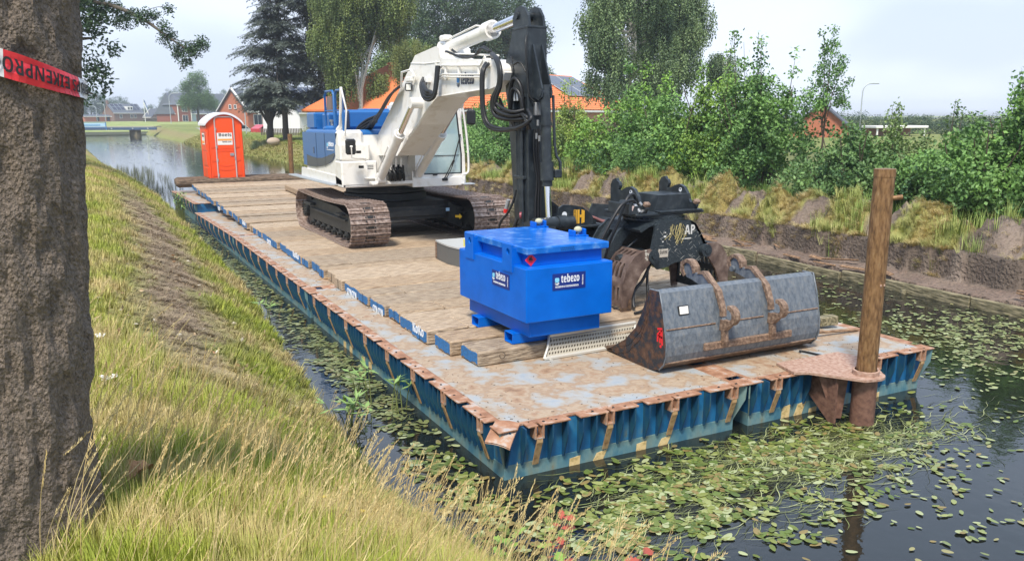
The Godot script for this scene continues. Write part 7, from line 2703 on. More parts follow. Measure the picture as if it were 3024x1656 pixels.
func dir3() -> Vector3:
	var z := rnd(-1, 1)
	var a := rnd(0, TAU)
	var r := sqrt(1.0 - z * z)
	return Vector3(r * cos(a), z, r * sin(a))


var clusters := {}


func cluster(kind: String) -> ArrayMesh:
	if clusters.has(kind): return clusters[kind]
	var b := MB.new()
	var keep := R.seed
	R.seed = kind.hash() % 100000
	match kind:
		"broad":       # a twig with flat leaves, unit radius
			for i in 24:
				var o := dir3() * pow(R.randf(), 0.5) * 0.9
				var d := (dir3() + Vector3(0, -0.1, 0)).normalized()
				leaf(b, o, d, (Vector3.UP * 1.1 + dir3()).normalized(), rnd(0.30, 0.46), rnd(0.20, 0.32))
		"fine":        # many small leaves, for trees seen from afar
			for i in 46:
				var o := dir3() * pow(R.randf(), 0.45)
				leaf(b, o, dir3(), (Vector3.UP * 0.8 + dir3()).normalized(), rnd(0.20, 0.32), rnd(0.12, 0.2))
		"birch":       # hanging strings of small leaves
			for s in 7:
				var o := Vector3(rnd(-0.35, 0.35), rnd(-0.1, 0.2), rnd(-0.35, 0.35))
				var l := rnd(0.8, 1.7)
				for i in 13:
					var p := o + Vector3(rnd(-0.05, 0.05) + 0.06 * i / 13.0, -l * i / 13.0, rnd(-0.05, 0.05))
					leaf(b, p, (dir3() + Vector3(0, -0.7, 0)).normalized(), dir3(), rnd(0.13, 0.2), rnd(0.09, 0.13))
		"spray":       # flat drooping conifer spray
			for i in 44:
				var t := i / 44.0
				var side := 1.0 if i % 2 else -1.0
				var o := Vector3(t * 1.5 - 0.75, -0.35 * t * t + rnd(-0.06, 0.06), rnd(-0.08, 0.08))
				var d := Vector3(0.6, rnd(-0.55, 0.15), side * rnd(0.4, 1.0)).normalized()
				leaf(b, o, d, Vector3.UP, rnd(0.22, 0.45), 0.085, 0.0)
		"oak":
			for i in 16:
				var o := dir3() * pow(R.randf(), 0.5) * 0.85
				var d := (dir3() + Vector3(0, -0.25, 0)).normalized()
				oak_leaf(b, o, d, (Vector3.UP + dir3() * 0.8).normalized(), rnd(0.34, 0.5))
	R.seed = keep
	clusters[kind] = b.mesh()
	return clusters[kind]


func oak_leaf(b: MB, o: Vector3, d: Vector3, up: Vector3, l: float) -> void:   # lobed outline as a fan
	var s := d.cross(up).normalized()
	var nn := s.cross(d).normalized()
	var prof := [[0.0, 0.02], [0.2, 0.10], [0.3, 0.24], [0.38, 0.13], [0.52, 0.33], [0.6, 0.17], [0.74, 0.30], [0.82, 0.14], [0.93, 0.16], [1.0, 0.0]]
	for sd in 2:
		var side := -1.0 if sd == 0 else 1.0
		for i in prof.size() - 1:
			var a: Vector3 = o + d * l * prof[i][0]
			var c: Vector3 = o + d * l * prof[i + 1][0]
			var a2: Vector3 = a + s * side * l * prof[i][1] + nn * l * prof[i][1] * 0.25
			var c2: Vector3 = c + s * side * l * prof[i + 1][1] + nn * l * prof[i + 1][1] * 0.25
			var n1 := (nn - s * side * 0.25).normalized()
			b.tri(a, a2, c2, n1, n1, n1)
			b.tri(a, c2, c, n1, n1, n1)


# crown of leaf clusters spread through lobes [x, y, z, rx, ry, rz] (relative to base)
func crown(parent: Node, base: Vector3, lobes: Array, n: int, size: Array, kind: String, ca: Color, cb: Color, gap := -0.2, droop := false, called := "crown", freq := 1.0) -> void:
	var xf := []
	var cs := []
	var w := []
	var tot := 0.0
	for l in lobes:
		tot += pow(l[3] * l[4] * l[5], 0.67)
		w.append(tot)
	var off := base * 0.37
	var tries := 0
	while xf.size() < n and tries < n * 6:
		tries += 1
		var q := rnd(0, tot)
		var k := 0
		while w[k] < q: k += 1
		var l: Array = lobes[k]
		var u := dir3()
		var rho := pow(R.randf(), 0.36)
		var p := Vector3(l[0], l[1], l[2]) + u * Vector3(l[3], l[4], l[5]) * rho
		var g := gf.get_noise_3dv((p + off) * 6.0 * freq)
		if g < gap: continue
		var s := rnd(size[0], size[1])
		var bs: Basis
		if droop:
			bs = Basis(Vector3.UP, rnd(0, TAU)).scaled(Vector3(s, s * rnd(0.9, 1.3), s))
		elif kind == "spray":
			var out := Vector3(p.x - l[0], 0, p.z - l[2])
			var a := atan2(-out.z, out.x) + rnd(-0.5, 0.5)
			bs = (Basis(Vector3.UP, a) * Basis(Vector3.BACK, rnd(-0.35, 0.1))).scaled_local(Vector3(s, s, s))
		else:
			bs = Basis(dir3(), rnd(0, TAU)).scaled(Vector3(s, s, s))
		xf.append(Transform3D(bs, base + p - origin_of(parent)))
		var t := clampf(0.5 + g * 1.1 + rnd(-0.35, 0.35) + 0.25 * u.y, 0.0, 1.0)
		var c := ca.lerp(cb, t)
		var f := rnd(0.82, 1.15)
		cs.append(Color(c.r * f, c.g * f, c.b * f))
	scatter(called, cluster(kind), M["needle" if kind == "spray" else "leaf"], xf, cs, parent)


func limbs(b: MB, base: Vector3, lobes: Array, r: float, fork: float, n: int) -> void:
	for i in n:
		var l: Array = lobes[i % lobes.size()]
		var e := base + Vector3(l[0], l[1], l[2]) + dir3() * Vector3(l[3], l[4], l[5]) * 0.6
		var s := base + Vector3(0, fork * rnd(0.8, 1.15), 0)
		var m := s.lerp(e, 0.5) + Vector3(0, (e - s).length() * 0.12, 0) + dir3() * 0.15
		b.tube(smooth([s, m, e], 3), _taper(7, r * (0.42 if n < 20 else 0.2), r * 0.06), 6)


func _taper(n: int, a: float, c: float) -> Array:
	var o := []
	for i in n: o.append(lerpf(a, c, float(i) / (n - 1)))
	return o


func tree(called: String, label: String, base: Vector3, trunk: Array, r: float, lobes: Array, n: int, size: Array, kind: String, ca: Color, cb: Color, bark := "bark", gap := -0.2, droop := false, nl := 8, group := "", freq := 1.0) -> Node3D:
	var t := thing(called, label, "tree" if called != "shrub" else "shrub", base, group)
	var b := MB.new()
	var p := [base - Vector3(0, 0.3, 0)]
	for q in V3(trunk): p.append(base + q)
	b.tube(smooth(p, 3), _taper((p.size() - 1) * 3 + 1, r, r * 0.35), 9)
	limbs(b, base, lobes, r, (trunk[1] as float) if trunk.size() < 6 else (trunk[trunk.size() - 2] as float) * 0.6, nl)
	put("trunk", b, M[bark], t)
	crown(t, base, lobes, n, size, kind, ca, cb, gap, droop, "crown", freq)
	return t


func shrub(label: String, base: Vector3, w: float, h: float, n: int, ca: Color, cb: Color, shoots := 0, size := 0.24, kind := "broad", lean := 0.0) -> void:
	var t := thing("shrub", label, "shrub", base, "shrubs along the dug bank")
	var lobes := []
	for k in 6:
		var a := TAU * k / 6 + rnd(-0.4, 0.4)
		lobes.append([cos(a) * w * 0.36, h * rnd(0.22, 0.50), sin(a) * w * 0.36, w * rnd(0.26, 0.36), h * rnd(0.22, 0.34), w * rnd(0.26, 0.36)])
	lobes.append([0, h * 0.55, 0, w * 0.34, h * 0.38, w * 0.34])
	lobes.append([lean, h * 0.74, 0, w * 0.2, h * 0.24, w * 0.2])
	var b := MB.new()
	for k in 9:
		var a := rnd(0, TAU)
		var e := base + Vector3(cos(a) * w * rnd(0.1, 0.45), h * rnd(0.5, 0.95), sin(a) * w * rnd(0.1, 0.45))
		var s := base + Vector3(cos(a) * 0.12, -0.2, sin(a) * 0.12)
		b.tube(smooth([s, s.lerp(e, 0.5) + dir3() * 0.1, e], 3), _taper(7, 0.035, 0.008), 5)
	for k in shoots:
		var sx := rnd(-0.3, 0.3) * w
		var x := Vector3(sx, h * 0.7, rnd(-0.25, 0.25) * w)
		var top := Vector3(sx + rnd(-0.2, 0.2), h * rnd(1.05, 1.35), x.z)
		b.tube([base + x, base + top], [0.014, 0.004], 5)
		for q in 4: lobes.append([lerpf(x.x, top.x, q / 3.5), lerpf(x.y, top.y, q / 3.5), x.z, 0.22 * (1.1 - q * 0.2), 0.28, 0.22 * (1.1 - q * 0.2)])
	put("stem", b, M["twig"], t)
	crown(t, base, lobes, n, [size * 0.75, size * 1.25], kind, ca, cb, -0.22, false, "foliage", 2.2)


func greenery() -> void:
	R.seed = 31
	var g1 := lin_(.038, .105, .032)
	var g2 := lin_(.16, .31, .07)
	var y2 := lin_(.28, .39, .07)
	# shrubs behind the dug bank, from far to near
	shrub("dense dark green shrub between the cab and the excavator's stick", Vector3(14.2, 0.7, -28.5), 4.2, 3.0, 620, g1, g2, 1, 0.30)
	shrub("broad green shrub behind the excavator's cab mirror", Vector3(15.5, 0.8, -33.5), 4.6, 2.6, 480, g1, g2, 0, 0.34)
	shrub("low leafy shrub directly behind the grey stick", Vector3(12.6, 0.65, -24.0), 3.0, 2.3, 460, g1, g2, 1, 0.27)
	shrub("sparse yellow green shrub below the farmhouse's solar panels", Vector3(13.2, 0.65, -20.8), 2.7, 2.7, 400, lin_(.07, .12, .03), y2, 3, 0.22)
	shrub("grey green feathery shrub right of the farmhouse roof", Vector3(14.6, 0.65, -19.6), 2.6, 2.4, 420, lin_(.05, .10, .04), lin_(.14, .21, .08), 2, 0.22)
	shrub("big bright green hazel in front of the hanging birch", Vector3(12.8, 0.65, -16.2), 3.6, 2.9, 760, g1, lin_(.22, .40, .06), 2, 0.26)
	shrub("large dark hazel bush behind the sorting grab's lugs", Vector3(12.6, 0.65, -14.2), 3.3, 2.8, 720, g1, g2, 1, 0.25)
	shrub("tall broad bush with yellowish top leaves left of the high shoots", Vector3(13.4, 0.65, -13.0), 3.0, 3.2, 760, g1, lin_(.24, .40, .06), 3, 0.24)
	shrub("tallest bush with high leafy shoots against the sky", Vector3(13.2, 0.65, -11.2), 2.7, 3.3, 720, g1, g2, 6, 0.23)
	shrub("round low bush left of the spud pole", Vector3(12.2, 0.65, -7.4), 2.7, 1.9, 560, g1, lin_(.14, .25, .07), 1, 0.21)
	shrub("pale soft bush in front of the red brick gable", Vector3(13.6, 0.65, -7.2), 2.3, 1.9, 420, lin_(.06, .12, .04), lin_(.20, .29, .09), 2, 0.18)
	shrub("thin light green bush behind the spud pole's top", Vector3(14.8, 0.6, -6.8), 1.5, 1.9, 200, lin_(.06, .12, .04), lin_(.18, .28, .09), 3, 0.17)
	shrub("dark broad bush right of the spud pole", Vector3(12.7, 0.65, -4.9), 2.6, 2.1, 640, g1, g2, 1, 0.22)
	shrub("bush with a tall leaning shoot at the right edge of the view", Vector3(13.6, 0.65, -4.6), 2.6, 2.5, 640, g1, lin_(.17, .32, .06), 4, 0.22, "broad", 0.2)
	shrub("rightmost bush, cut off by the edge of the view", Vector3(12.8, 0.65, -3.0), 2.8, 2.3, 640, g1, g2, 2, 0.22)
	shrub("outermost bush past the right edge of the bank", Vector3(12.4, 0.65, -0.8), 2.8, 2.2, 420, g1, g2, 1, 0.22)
	# young tree with a visible stem
	tree("young_tree", "slender young tree with a bare pale stem and loose round leaves", Vector3(13.4, 0.65, -9.4), [0.05, 1.6, 0, 0.1, 3.2, 0], 0.035, [[0.1, 2.9, 0, 0.55, 0.45, 0.5], [0.2, 3.4, 0, 0.4, 0.4, 0.4], [0.0, 3.85, 0, 0.22, 0.4, 0.22], [0.6, 2.4, 0, 0.5, 0.25, 0.4], [-0.4, 2.4, 0, 0.4, 0.35, 0.4]], 120, [0.13, 0.2], "broad", g1, g2, "twig", -0.2, false, 6, "", 3.0)
	# hanging birch on the right
	var bb := Vector3(27.0, 0.7, -37.0)
	tree("birch_tree", "tall hanging birch with a white trunk behind the right-hand bushes", bb, [-0.2, 3.0, 0, 0.5, 5.4, 0, 0.35, 8.0, 0, 0.3, 11.5, 0], 0.24, [[0.2, 9.8, 0, 3.0, 2.6, 2.8], [2.6, 8.4, -0.5, 2.6, 2.6, 2.4], [-2.2, 7.6, 0.4, 1.3, 2.0, 1.4], [3.6, 6.0, 0.5, 1.6, 2.2, 1.6], [-1.4, 5.0, 0, 1.4, 2.2, 1.4], [1.6, 5.2, 0.6, 1.8, 2.2, 1.6], [4.6, 8.2, 0, 1.3, 2.4, 1.2], [1.2, 12.5, 0, 2.8, 1.8, 2.6], [2.9, 3.6, 0, 1.1, 1.3, 1.1]], 1500, [0.55, 0.95], "birch", lin_(.06, .11, .055), lin_(.17, .25, .10), "birch_bark", -0.05, true, 14)
	tree("birch_tree", "small drooping birch top right of the tall hanging birch", Vector3(31.2, 0.7, -33.4), [0.1, 3.0, 0, 0.0, 5.2, 0], 0.10, [[0.0, 5.3, 0, 0.9, 0.5, 0.9], [0.0, 4.6, 0, 0.9, 0.7, 0.9]], 90, [0.4, 0.7], "birch", lin_(.045, .085, .04), lin_(.13, .20, .07), "birch_bark", -0.2, true, 5)
	# trees on the lawn: conifer, pollard, birches
	var sb := Vector3(12.0, 1.0, -61.7)
	var sl := []
	for k in 15:
		var y := 3.3 + k * 0.85
		var a := k * 2.4
		var rr := 3.5 * (1.0 - k / 24.0)
		for s in 3:
			var a2 := a + s * TAU / 3
			sl.append([cos(a2) * rr * 0.55, y - 0.25 * s, sin(a2) * rr * 0.55, rr * 0.6, 0.38, rr * 0.5])
	tree("conifer", "tall sparse blue grey conifer with drooping sprays behind the toilet", sb, [0.05, 3.0, 0, -0.05, 7.0, 0, 0.0, 14.5, 0], 0.26, sl, 2300, [0.55, 0.95], "spray", lin_(.055, .075, .06), lin_(.14, .175, .145), "bark", -0.3, false, 30, "", 0.8)
	tree("pollard_tree", "squat grey green pollard tree with a thick trunk left of the tall conifer", Vector3(11.1, 1.0, -63.3), [0.1, 1.4, 0, 0.35, 2.4, 0], 0.34, [[0.2, 3.2, 0, 1.9, 0.7, 1.5], [-1.2, 3.5, 0, 1.2, 0.5, 1.0], [1.2, 2.8, 0, 1.0, 0.8, 1.0], [-0.2, 4.0, 0, 1.3, 0.5, 1.1]], 420, [0.4, 0.7], "spray", lin_(.06, .085, .055), lin_(.15, .19, .13), "bark", -0.25, false, 10)
	tree("birch_tree", "white trunked birch forking above the excavator's blue hood", Vector3(15.8, 1.0, -54.4), [0.15, 3.0, 0, 0.4, 6.0, 0], 0.23, [[2.2, 10.2, 0, 2.6, 2.2, 2.2], [-0.8, 10.4, 0, 2.4, 2.4, 2.2], [-1.4, 7.6, 0, 2.0, 2.2, 1.8], [2.5, 8.8, 0, 1.6, 1.5, 1.6], [0.2, 7.8, -1.5, 1.6, 2.0, 1.4], [-1.2, 4.9, 0, 1.1, 1.6, 1.0], [1.5, 4.2, 0, 0.7, 1.2, 0.7], [0.8, 12.5, 0, 3.4, 1.6, 2.6]], 1500, [0.55, 0.95], "birch", lin_(.055, .10, .03), lin_(.19, .245, .06), "birch_bark", -0.16, true, 4)
	var t: Node = get_node("birch_tree_002")
	var b := MB.new()
	var fk := Vector3(16.15, 6.9, -54.4)
	for q in [[1.0, 1.3, 0, 2.3, 3.4, 0.2, 2.8, 5.6, 0.2, 0.14], [-0.5, 1.4, 0, -1.4, 3.2, 0, -2.3, 5.4, 0, 0.15], [0.3, 2.2, 0.2, 1.2, 4.4, 0.2, 1.4, 5.6, 0.2, 0.08], [-1.0, 2.6, 0.2, -2.2, 3.8, 0.1, -3.2, 4.6, 0, 0.06]]:
		b.tube(smooth([fk, fk + Vector3(q[0], q[1], q[2]), fk + Vector3(q[3], q[4], q[5]), fk + Vector3(q[6], q[7], q[8])], 4), _taper(13, q[9], q[9] * 0.4), 7)
	put("fork", b, M["birch_bark"], t)
	tree("birch_tree", "second birch with a leaning thin white stem beside the farmhouse gable", Vector3(19.9, 1.0, -50.6), [-0.5, 2.2, 0, -1.1, 4.2, 0, -1.5, 6.5, 0], 0.13, [[-1.3, 5.6, 0, 1.5, 1.6, 1.4], [-1.0, 3.4, 0, 0.9, 1.3, 0.9]], 260, [0.4, 0.7], "birch", lin_(.07, .10, .03), lin_(.20, .23, .06), "birch_bark", -0.15, true, 5)
	tree("birch_tree", "brownish birch crown between the conifer and the forked birch", Vector3(16.0, 1.1, -62.0), [0.0, 3.5, 0, -0.3, 7.5, 0, 0, 11, 0], 0.17, [[0, 10.6, 0, 2.2, 2.8, 2.0], [-0.6, 7.0, 0, 2.0, 2.4, 1.8], [0.6, 4.4, 0, 1.7, 2.2, 1.6]], 620, [0.6, 1.0], "birch", lin_(.06, .075, .035), lin_(.15, .16, .07), "birch_bark", -0.1, true, 8)
	tree("oak_tree", "tall dark broadleaf tree behind the boom, left of two", Vector3(33.5, 1.1, -79.0), [0, 5.0, 0, 0.4, 9.0, 0], 0.34, [[0, 13.5, 0, 4.6, 3.6, 4.2], [-2.6, 9.6, 0, 3.0, 2.8, 2.8], [2.8, 9.8, 0, 3.2, 3.0, 3.0], [0.0, 7.0, 0, 2.4, 1.8, 2.2]], 1050, [0.55, 0.95], "fine", lin_(.018, .048, .026), lin_(.075, .14, .055), "bark", -0.12, false, 14)
	tree("oak_tree", "tall dark broadleaf tree behind the stick cylinder, right of two", Vector3(40.6, 1.1, -79.5), [0, 5.0, 0, -0.3, 9.0, 0], 0.32, [[-0.6, 12.5, 0, 3.8, 3.4, 3.6], [2.4, 10.2, 0, 2.8, 2.4, 2.6], [-2.2, 8.8, 0, 2.6, 2.4, 2.4], [0.6, 6.6, 0, 2.2, 1.6, 2.0]], 900, [0.55, 0.95], "fine", lin_(.018, .048, .026), lin_(.07, .135, .055), "bark", -0.10, false, 14)
	tree("maple_tree", "lighter yellow green tree just above the farmhouse ridge", Vector3(25.5, 1.1, -71.0), [0, 3.0, 0, 0.2, 6.0, 0], 0.2, [[0, 7.0, 0, 3.0, 1.8, 2.6], [1.4, 5.6, 0, 2.0, 1.4, 1.8], [-1.8, 5.4, 0, 2.0, 1.4, 1.8]], 560, [0.5, 0.85], "fine", lin_(.05, .10, .025), lin_(.17, .26, .06), "bark", -0.2, false, 8)
	tree("maple_tree", "small round tree top behind the farmhouse's right end", Vector3(47.5, 1.0, -84.0), [0, 3.0, 0, 0.2, 5.0, 0], 0.16, [[0, 6.2, 0, 1.6, 1.8, 1.5]], 160, [0.4, 0.7], "fine", lin_(.05, .09, .03), lin_(.13, .20, .06), "bark", -0.2, false, 5)
	# far trees
	tree("ash_tree", "lone roadside tree with two tiered crown in front of the slate roof", Vector3(21.4, 2.0, -189.6), [0, 3.0, 0, 0.1, 6.0, 0], 0.3, [[0.2, 5.2, 0, 3.6, 2.2, 3.2], [-1.6, 4.2, 0, 2.4, 1.6, 2.2], [2.2, 4.2, 0, 2.4, 1.6, 2.2], [0.4, 8.6, 0, 2.2, 2.2, 2.0], [-1.8, 7.6, 0, 1.6, 1.2, 1.4]], 560, [0.6, 1.0], "fine", lin_(.035, .085, .03), lin_(.13, .23, .08), "bark", -0.2, false, 8)
	var far := [[-3.0, -375.0, 7.0, 12.0, "dome shaped far tree partly behind the oak trunk"], [3.8, -383.0, 8.5, 13.0, "large dome shaped dark tree beside the two distant lamps"], [13.7, -378.0, 7.2, 10.5, "lower dome shaped tree behind the distant brown house"], [26.0, -371.0, 6.0, 6.5, "low dark tree between the flagpole and the brick end block"], [30.3, -323.0, 6.0, 12.5, "tall dark tree behind the brick end block"], [36.5, -300.0, 5.0, 10.5, "dark tree behind the middle of the slate roof"], [41.5, -285.0, 5.0, 10.0, "tree behind the right end of the slate roof"], [33.5, -200.0, 3.0, 8.0, "greyish willow behind the small tiled house"]]
	for f in far:
		var w: float = f[2]
		var h: float = f[3]
		tree("far_tree", f[4], Vector3(f[0], 2.2, f[1]), [0, h * 0.3, 0, 0, h * 0.6, 0], 0.4, [[0, h * 0.55, 0, w * 0.75, h * 0.42, w * 0.7], [-w * 0.5, h * 0.42, 0, w * 0.5, h * 0.34, w * 0.5], [w * 0.5, h * 0.42, 0, w * 0.5, h * 0.34, w * 0.5]], 420, [w * 0.10, w * 0.17], "fine", lin_(.02, .052, .032), lin_(.065, .125, .06), "bark", -0.35, false, 4, "far trees beyond the houses", 0.4)
	# hedges and garden shrubs
	for f in [[12.6, -54.5, 1.7, 1.5, lin_(.05, .10, .02), lin_(.22, .27, .04), "yellow green garden shrub right of the thick conifer trunk"], [14.2, -53.5, 1.8, 1.7, lin_(.04, .10, .03), lin_(.14, .22, .06), "rounded green garden shrub behind the far spud pole"], [9.9, -63.0, 0.7, 0.6, lin_(.07, .12, .05), lin_(.2, .26, .12), "tiny pale shrub beside the boulder"]]:
		shrub(f[6], Vector3(f[0], right_y(f[0], f[1]) - 0.05, f[1]), f[2], f[3], 220, f[4], f[5], 0, 0.22, "fine")
	var xf := []
	var cs := []
	for i in 2600:     # hedge line far off on the right
		var u := R.randf()
		var p := Vector3(60.0, 0.2, -60.0).lerp(Vector3(100.0, 0.2, -8.0), u) + dir3() * Vector3(1.8, 0, 1.8)
		p.y = 0.3 + pow(R.randf(), 0.6) * (2.3 + 0.7 * gn.get_noise_1d(u * 160.0))
		var s := rnd(0.35, 0.6)
		xf.append(Transform3D(Basis(dir3(), rnd(0, TAU)).scaled(Vector3(s, s, s)), p))
		var c := lin_(.03, .065, .04).lerp(lin_(.08, .14, .07), R.randf())
		cs.append(c)
	scatter("hedge", cluster("fine"), M["leaf"], xf, cs).set_meta("label", "distant dark hedge line on the right")
	# the oak on the near bank whose boughs hang in at the upper left
	var ob := Vector3(-4.2, 1.1, -27.7)
	t = tree("oak_tree", "oak further along the near bank, its leafy boughs hanging in at upper left", ob, [0, 3.0, 0, 0.1, 6.0, 0], 0.4, [[0.4, 5.6, 0, 2.9, 1.2, 2.4], [2.3, 4.0, 0.6, 1.0, 0.9, 0.8], [2.2, 2.9, 0.4, 0.8, 0.8, 0.8], [0, 8.0, 0, 4.0, 2.4, 3.6], [-3.0, 5.4, 0, 2.4, 2.0, 2.4], [1.6, 5.0, 0.8, 1.7, 0.6, 1.2]], 900, [0.26, 0.42], "oak", lin_(.014, .040, .020), lin_(.055, .11, .04), "bark", -0.14, false, 12, "", 2.0)
	b = MB.new()
	var bough := smooth(V3([-3.8, 6.2, -27.5, -1.8, 6.55, -26.6, -0.5, 6.1, -25.6, 0.45, 5.35, -25.0, 1.1, 4.85, -24.6]), 5)
	b.tube(bough, _taper(bough.size(), 0.11, 0.012), 6)
	b.tube(smooth(V3([0.45, 5.35, -25.0, 0.9, 5.25, -24.8, 1.45, 5.3, -24.5]), 4), 0.012, 5)
	b.tube(smooth(V3([-0.5, 6.1, -25.6, 0.2, 6.35, -25.3, 0.55, 6.25, -25.1]), 4), 0.010, 5)
	put("bough", b, M["bark"], t)
	crown(t, Vector3.ZERO, [[-1.5, 6.45, -26.4, 0.9, 0.32, 0.5], [-0.9, 6.0, -26.0, 0.6, 0.3, 0.4], [-0.3, 6.05, -25.5, 0.6, 0.25, 0.4], [0.35, 5.5, -25.1, 0.35, 0.4, 0.3], [0.75, 4.95, -24.8, 0.30, 0.40, 0.3], [1.15, 5.05, -24.6, 0.36, 0.30, 0.3], [1.42, 5.2, -24.5, 0.22, 0.2, 0.2], [0.85, 4.55, -24.7, 0.25, 0.16, 0.2], [0.5, 6.3, -25.1, 0.2, 0.16, 0.2]], 330, [0.13, 0.22], "oak", lin_(.012, .036, .020), lin_(.045, .095, .035), -0.15, false, "bough_leaves", 3.0)
	R.seed = 33
	right_bank_grass()


func tuft(kind: String) -> ArrayMesh:
	if clusters.has(kind): return clusters[kind]
	var b := MB.new()
	R.seed = kind.hash() % 100000
	var n := 16
	for i in n:
		var a := rnd(0, TAU)
		var o := Vector3(cos(a), 0, sin(a)) * rnd(0.0, 0.35)
		var d := Vector3(cos(a), 0, sin(a))
		var l := rnd(0.6, 1.0)
		var lean := rnd(0.15, 0.75)
		var w := 0.045
		match kind:
			"short": l = rnd(0.5, 1.0); w = 0.05
			"mown": l = rnd(0.5, 1.0); lean = rnd(0.9, 2.2); w = 0.04
			"long": l = rnd(0.6, 1.1); lean = rnd(0.1, 0.6); w = 0.02
			"mat": l = rnd(0.7, 1.2); lean = rnd(0.7, 1.6); w = 0.035
		if kind == "mat": d = (Vector3(0.9, 0, 0) + d * 0.6).normalized()
		var s := d.cross(Vector3.UP) * w * 0.5
		var up := Vector3(0, 1, 0)
		var p1 := o + (up + d * lean * 0.35).normalized() * l * 0.5
		var p2 := p1 + (up * (1.0 - lean * 0.45) + d * lean).normalized() * l * 0.5
		var nn := (up - d * 0.3).normalized()
		b.tri(o - s, o + s, p1 + s * 0.8, nn, nn, nn)
		b.tri(o - s, p1 + s * 0.8, p1 - s * 0.8, nn, nn, nn)
		b.tri(p1 - s * 0.8, p1 + s * 0.8, p2, nn, nn, nn)
	clusters[kind] = b.mesh()
	return clusters[kind]


func right_bank_grass() -> void:
	# dry sods on the heaps
	var xf := []
	var cs := []
	var straw := lin_(.46, .36, .15)
	var pale := lin_(.56, .47, .24)
	var grn := lin_(.22, .29, .06)
	for i in 15000:
		var z := 1.5 - pow(R.randf(), 1.25) * 28.0
		var t := rnd(0.54, 2.5)
		var x := rw(z) + t
		if soil_there(x, z) and R.randf() < 0.93: continue
		var s := rnd(0.07, 0.15) * (1.0 + clampf(-z / 30.0, 0, 0.6))
		var k := gn.get_noise_2d(x * 9.0, z * 9.0)
		var kind_long := k > 0.25
		var c := straw.lerp(pale, R.randf()).lerp(grn, clampf(k * 1.6 + rnd(-0.1, 0.25), 0.0, 0.85))
		var f := rnd(0.75, 1.15)
		var sl := Vector3(-0.35, 1, rnd(-0.3, 0.3)).normalized()
		var bs := Basis(Quaternion(Vector3.UP, sl)) * Basis(Vector3.UP, rnd(0, TAU) if kind_long else PI + rnd(-0.7, 0.7))
		xf.append(Transform3D(bs.scaled_local(Vector3(s, s * (1.7 if kind_long else 1.0), s)), Vector3(x, right_y(x, z) - 0.01, z)))
		cs.append(Color(c.r * f, c.g * f, c.b * f))
	scatter("dry_grass", tuft("mat"), M["grass_blade"], xf, cs).set_meta("label", "dry matted grass on the dug sods of the right bank")
	# tall green grass at the feet of the shrubs
	xf = []
	cs = []
	for i in 5200:
		var z := 2.0 - R.randf() * 31.0
		var x := rw(z) + rnd(2.5, 4.8)
		var s := rnd(0.25, 0.55)
		xf.append(Transform3D(Basis(Vector3.UP, rnd(0, TAU)).scaled(Vector3(s, s * rnd(0.8, 1.2), s)), Vector3(x, right_y(x, z) - 0.02, z)))
		cs.append(lin_(.06, .13, .025).lerp(lin_(.19, .30, .06), R.randf()))
	for q in [[9.9, -10.2, 90], [10.6, -12.8, 160], [10.2, -16.0, 120], [10.0, -5.4, 40], [10.3, -20.5, 160], [10.0, -3.1, 30]]:
		for i in q[2]:
			var p := Vector3(q[0] + rnd(-0.5, 0.5), 0, q[1] + rnd(-0.6, 0.6))
			p.y = right_y(p.x, p.z) - 0.02
			var s := rnd(0.2, 0.5)
			xf.append(Transform3D(Basis(Vector3.UP, rnd(0, TAU)).scaled(Vector3(s, s, s)), p))
			cs.append(lin_(.16, .26, .05).lerp(lin_(.36, .42, .12), R.randf()))
	scatter("tall_grass", tuft("long"), M["grass_blade"], xf, cs).set_meta("label", "tall green grass at the feet of the shrubs")
	# lawn and mown bank further along
	xf = []
	cs = []
	for i in 9000:
		var z := -29.0 - pow(R.randf(), 1.5) * 75.0
		var t := pow(R.randf(), 1.3) * 7.0
		var x := rw(z) + t
		var s := rnd(0.12, 0.26) * (1.0 + (-29.0 - z) / -60.0 * -0.8)
		var c := lin_(.20, .29, .05).lerp(lin_(.34, .36, .11), R.randf())
		if t < 2.2: c = c.lerp(lin_(.36, .31, .12), rnd(0.2, 0.9))
		xf.append(Transform3D(Basis(Vector3.UP, rnd(0, TAU)).scaled(Vector3(s * 1.6, s * 0.7, s * 1.6)), Vector3(x, right_y(x, z) - 0.02, z)))
		cs.append(c)
	scatter("lawn_grass", tuft("short"), M["grass_blade"], xf, cs).set_meta("label", "short lawn grass beyond the far canal bank")


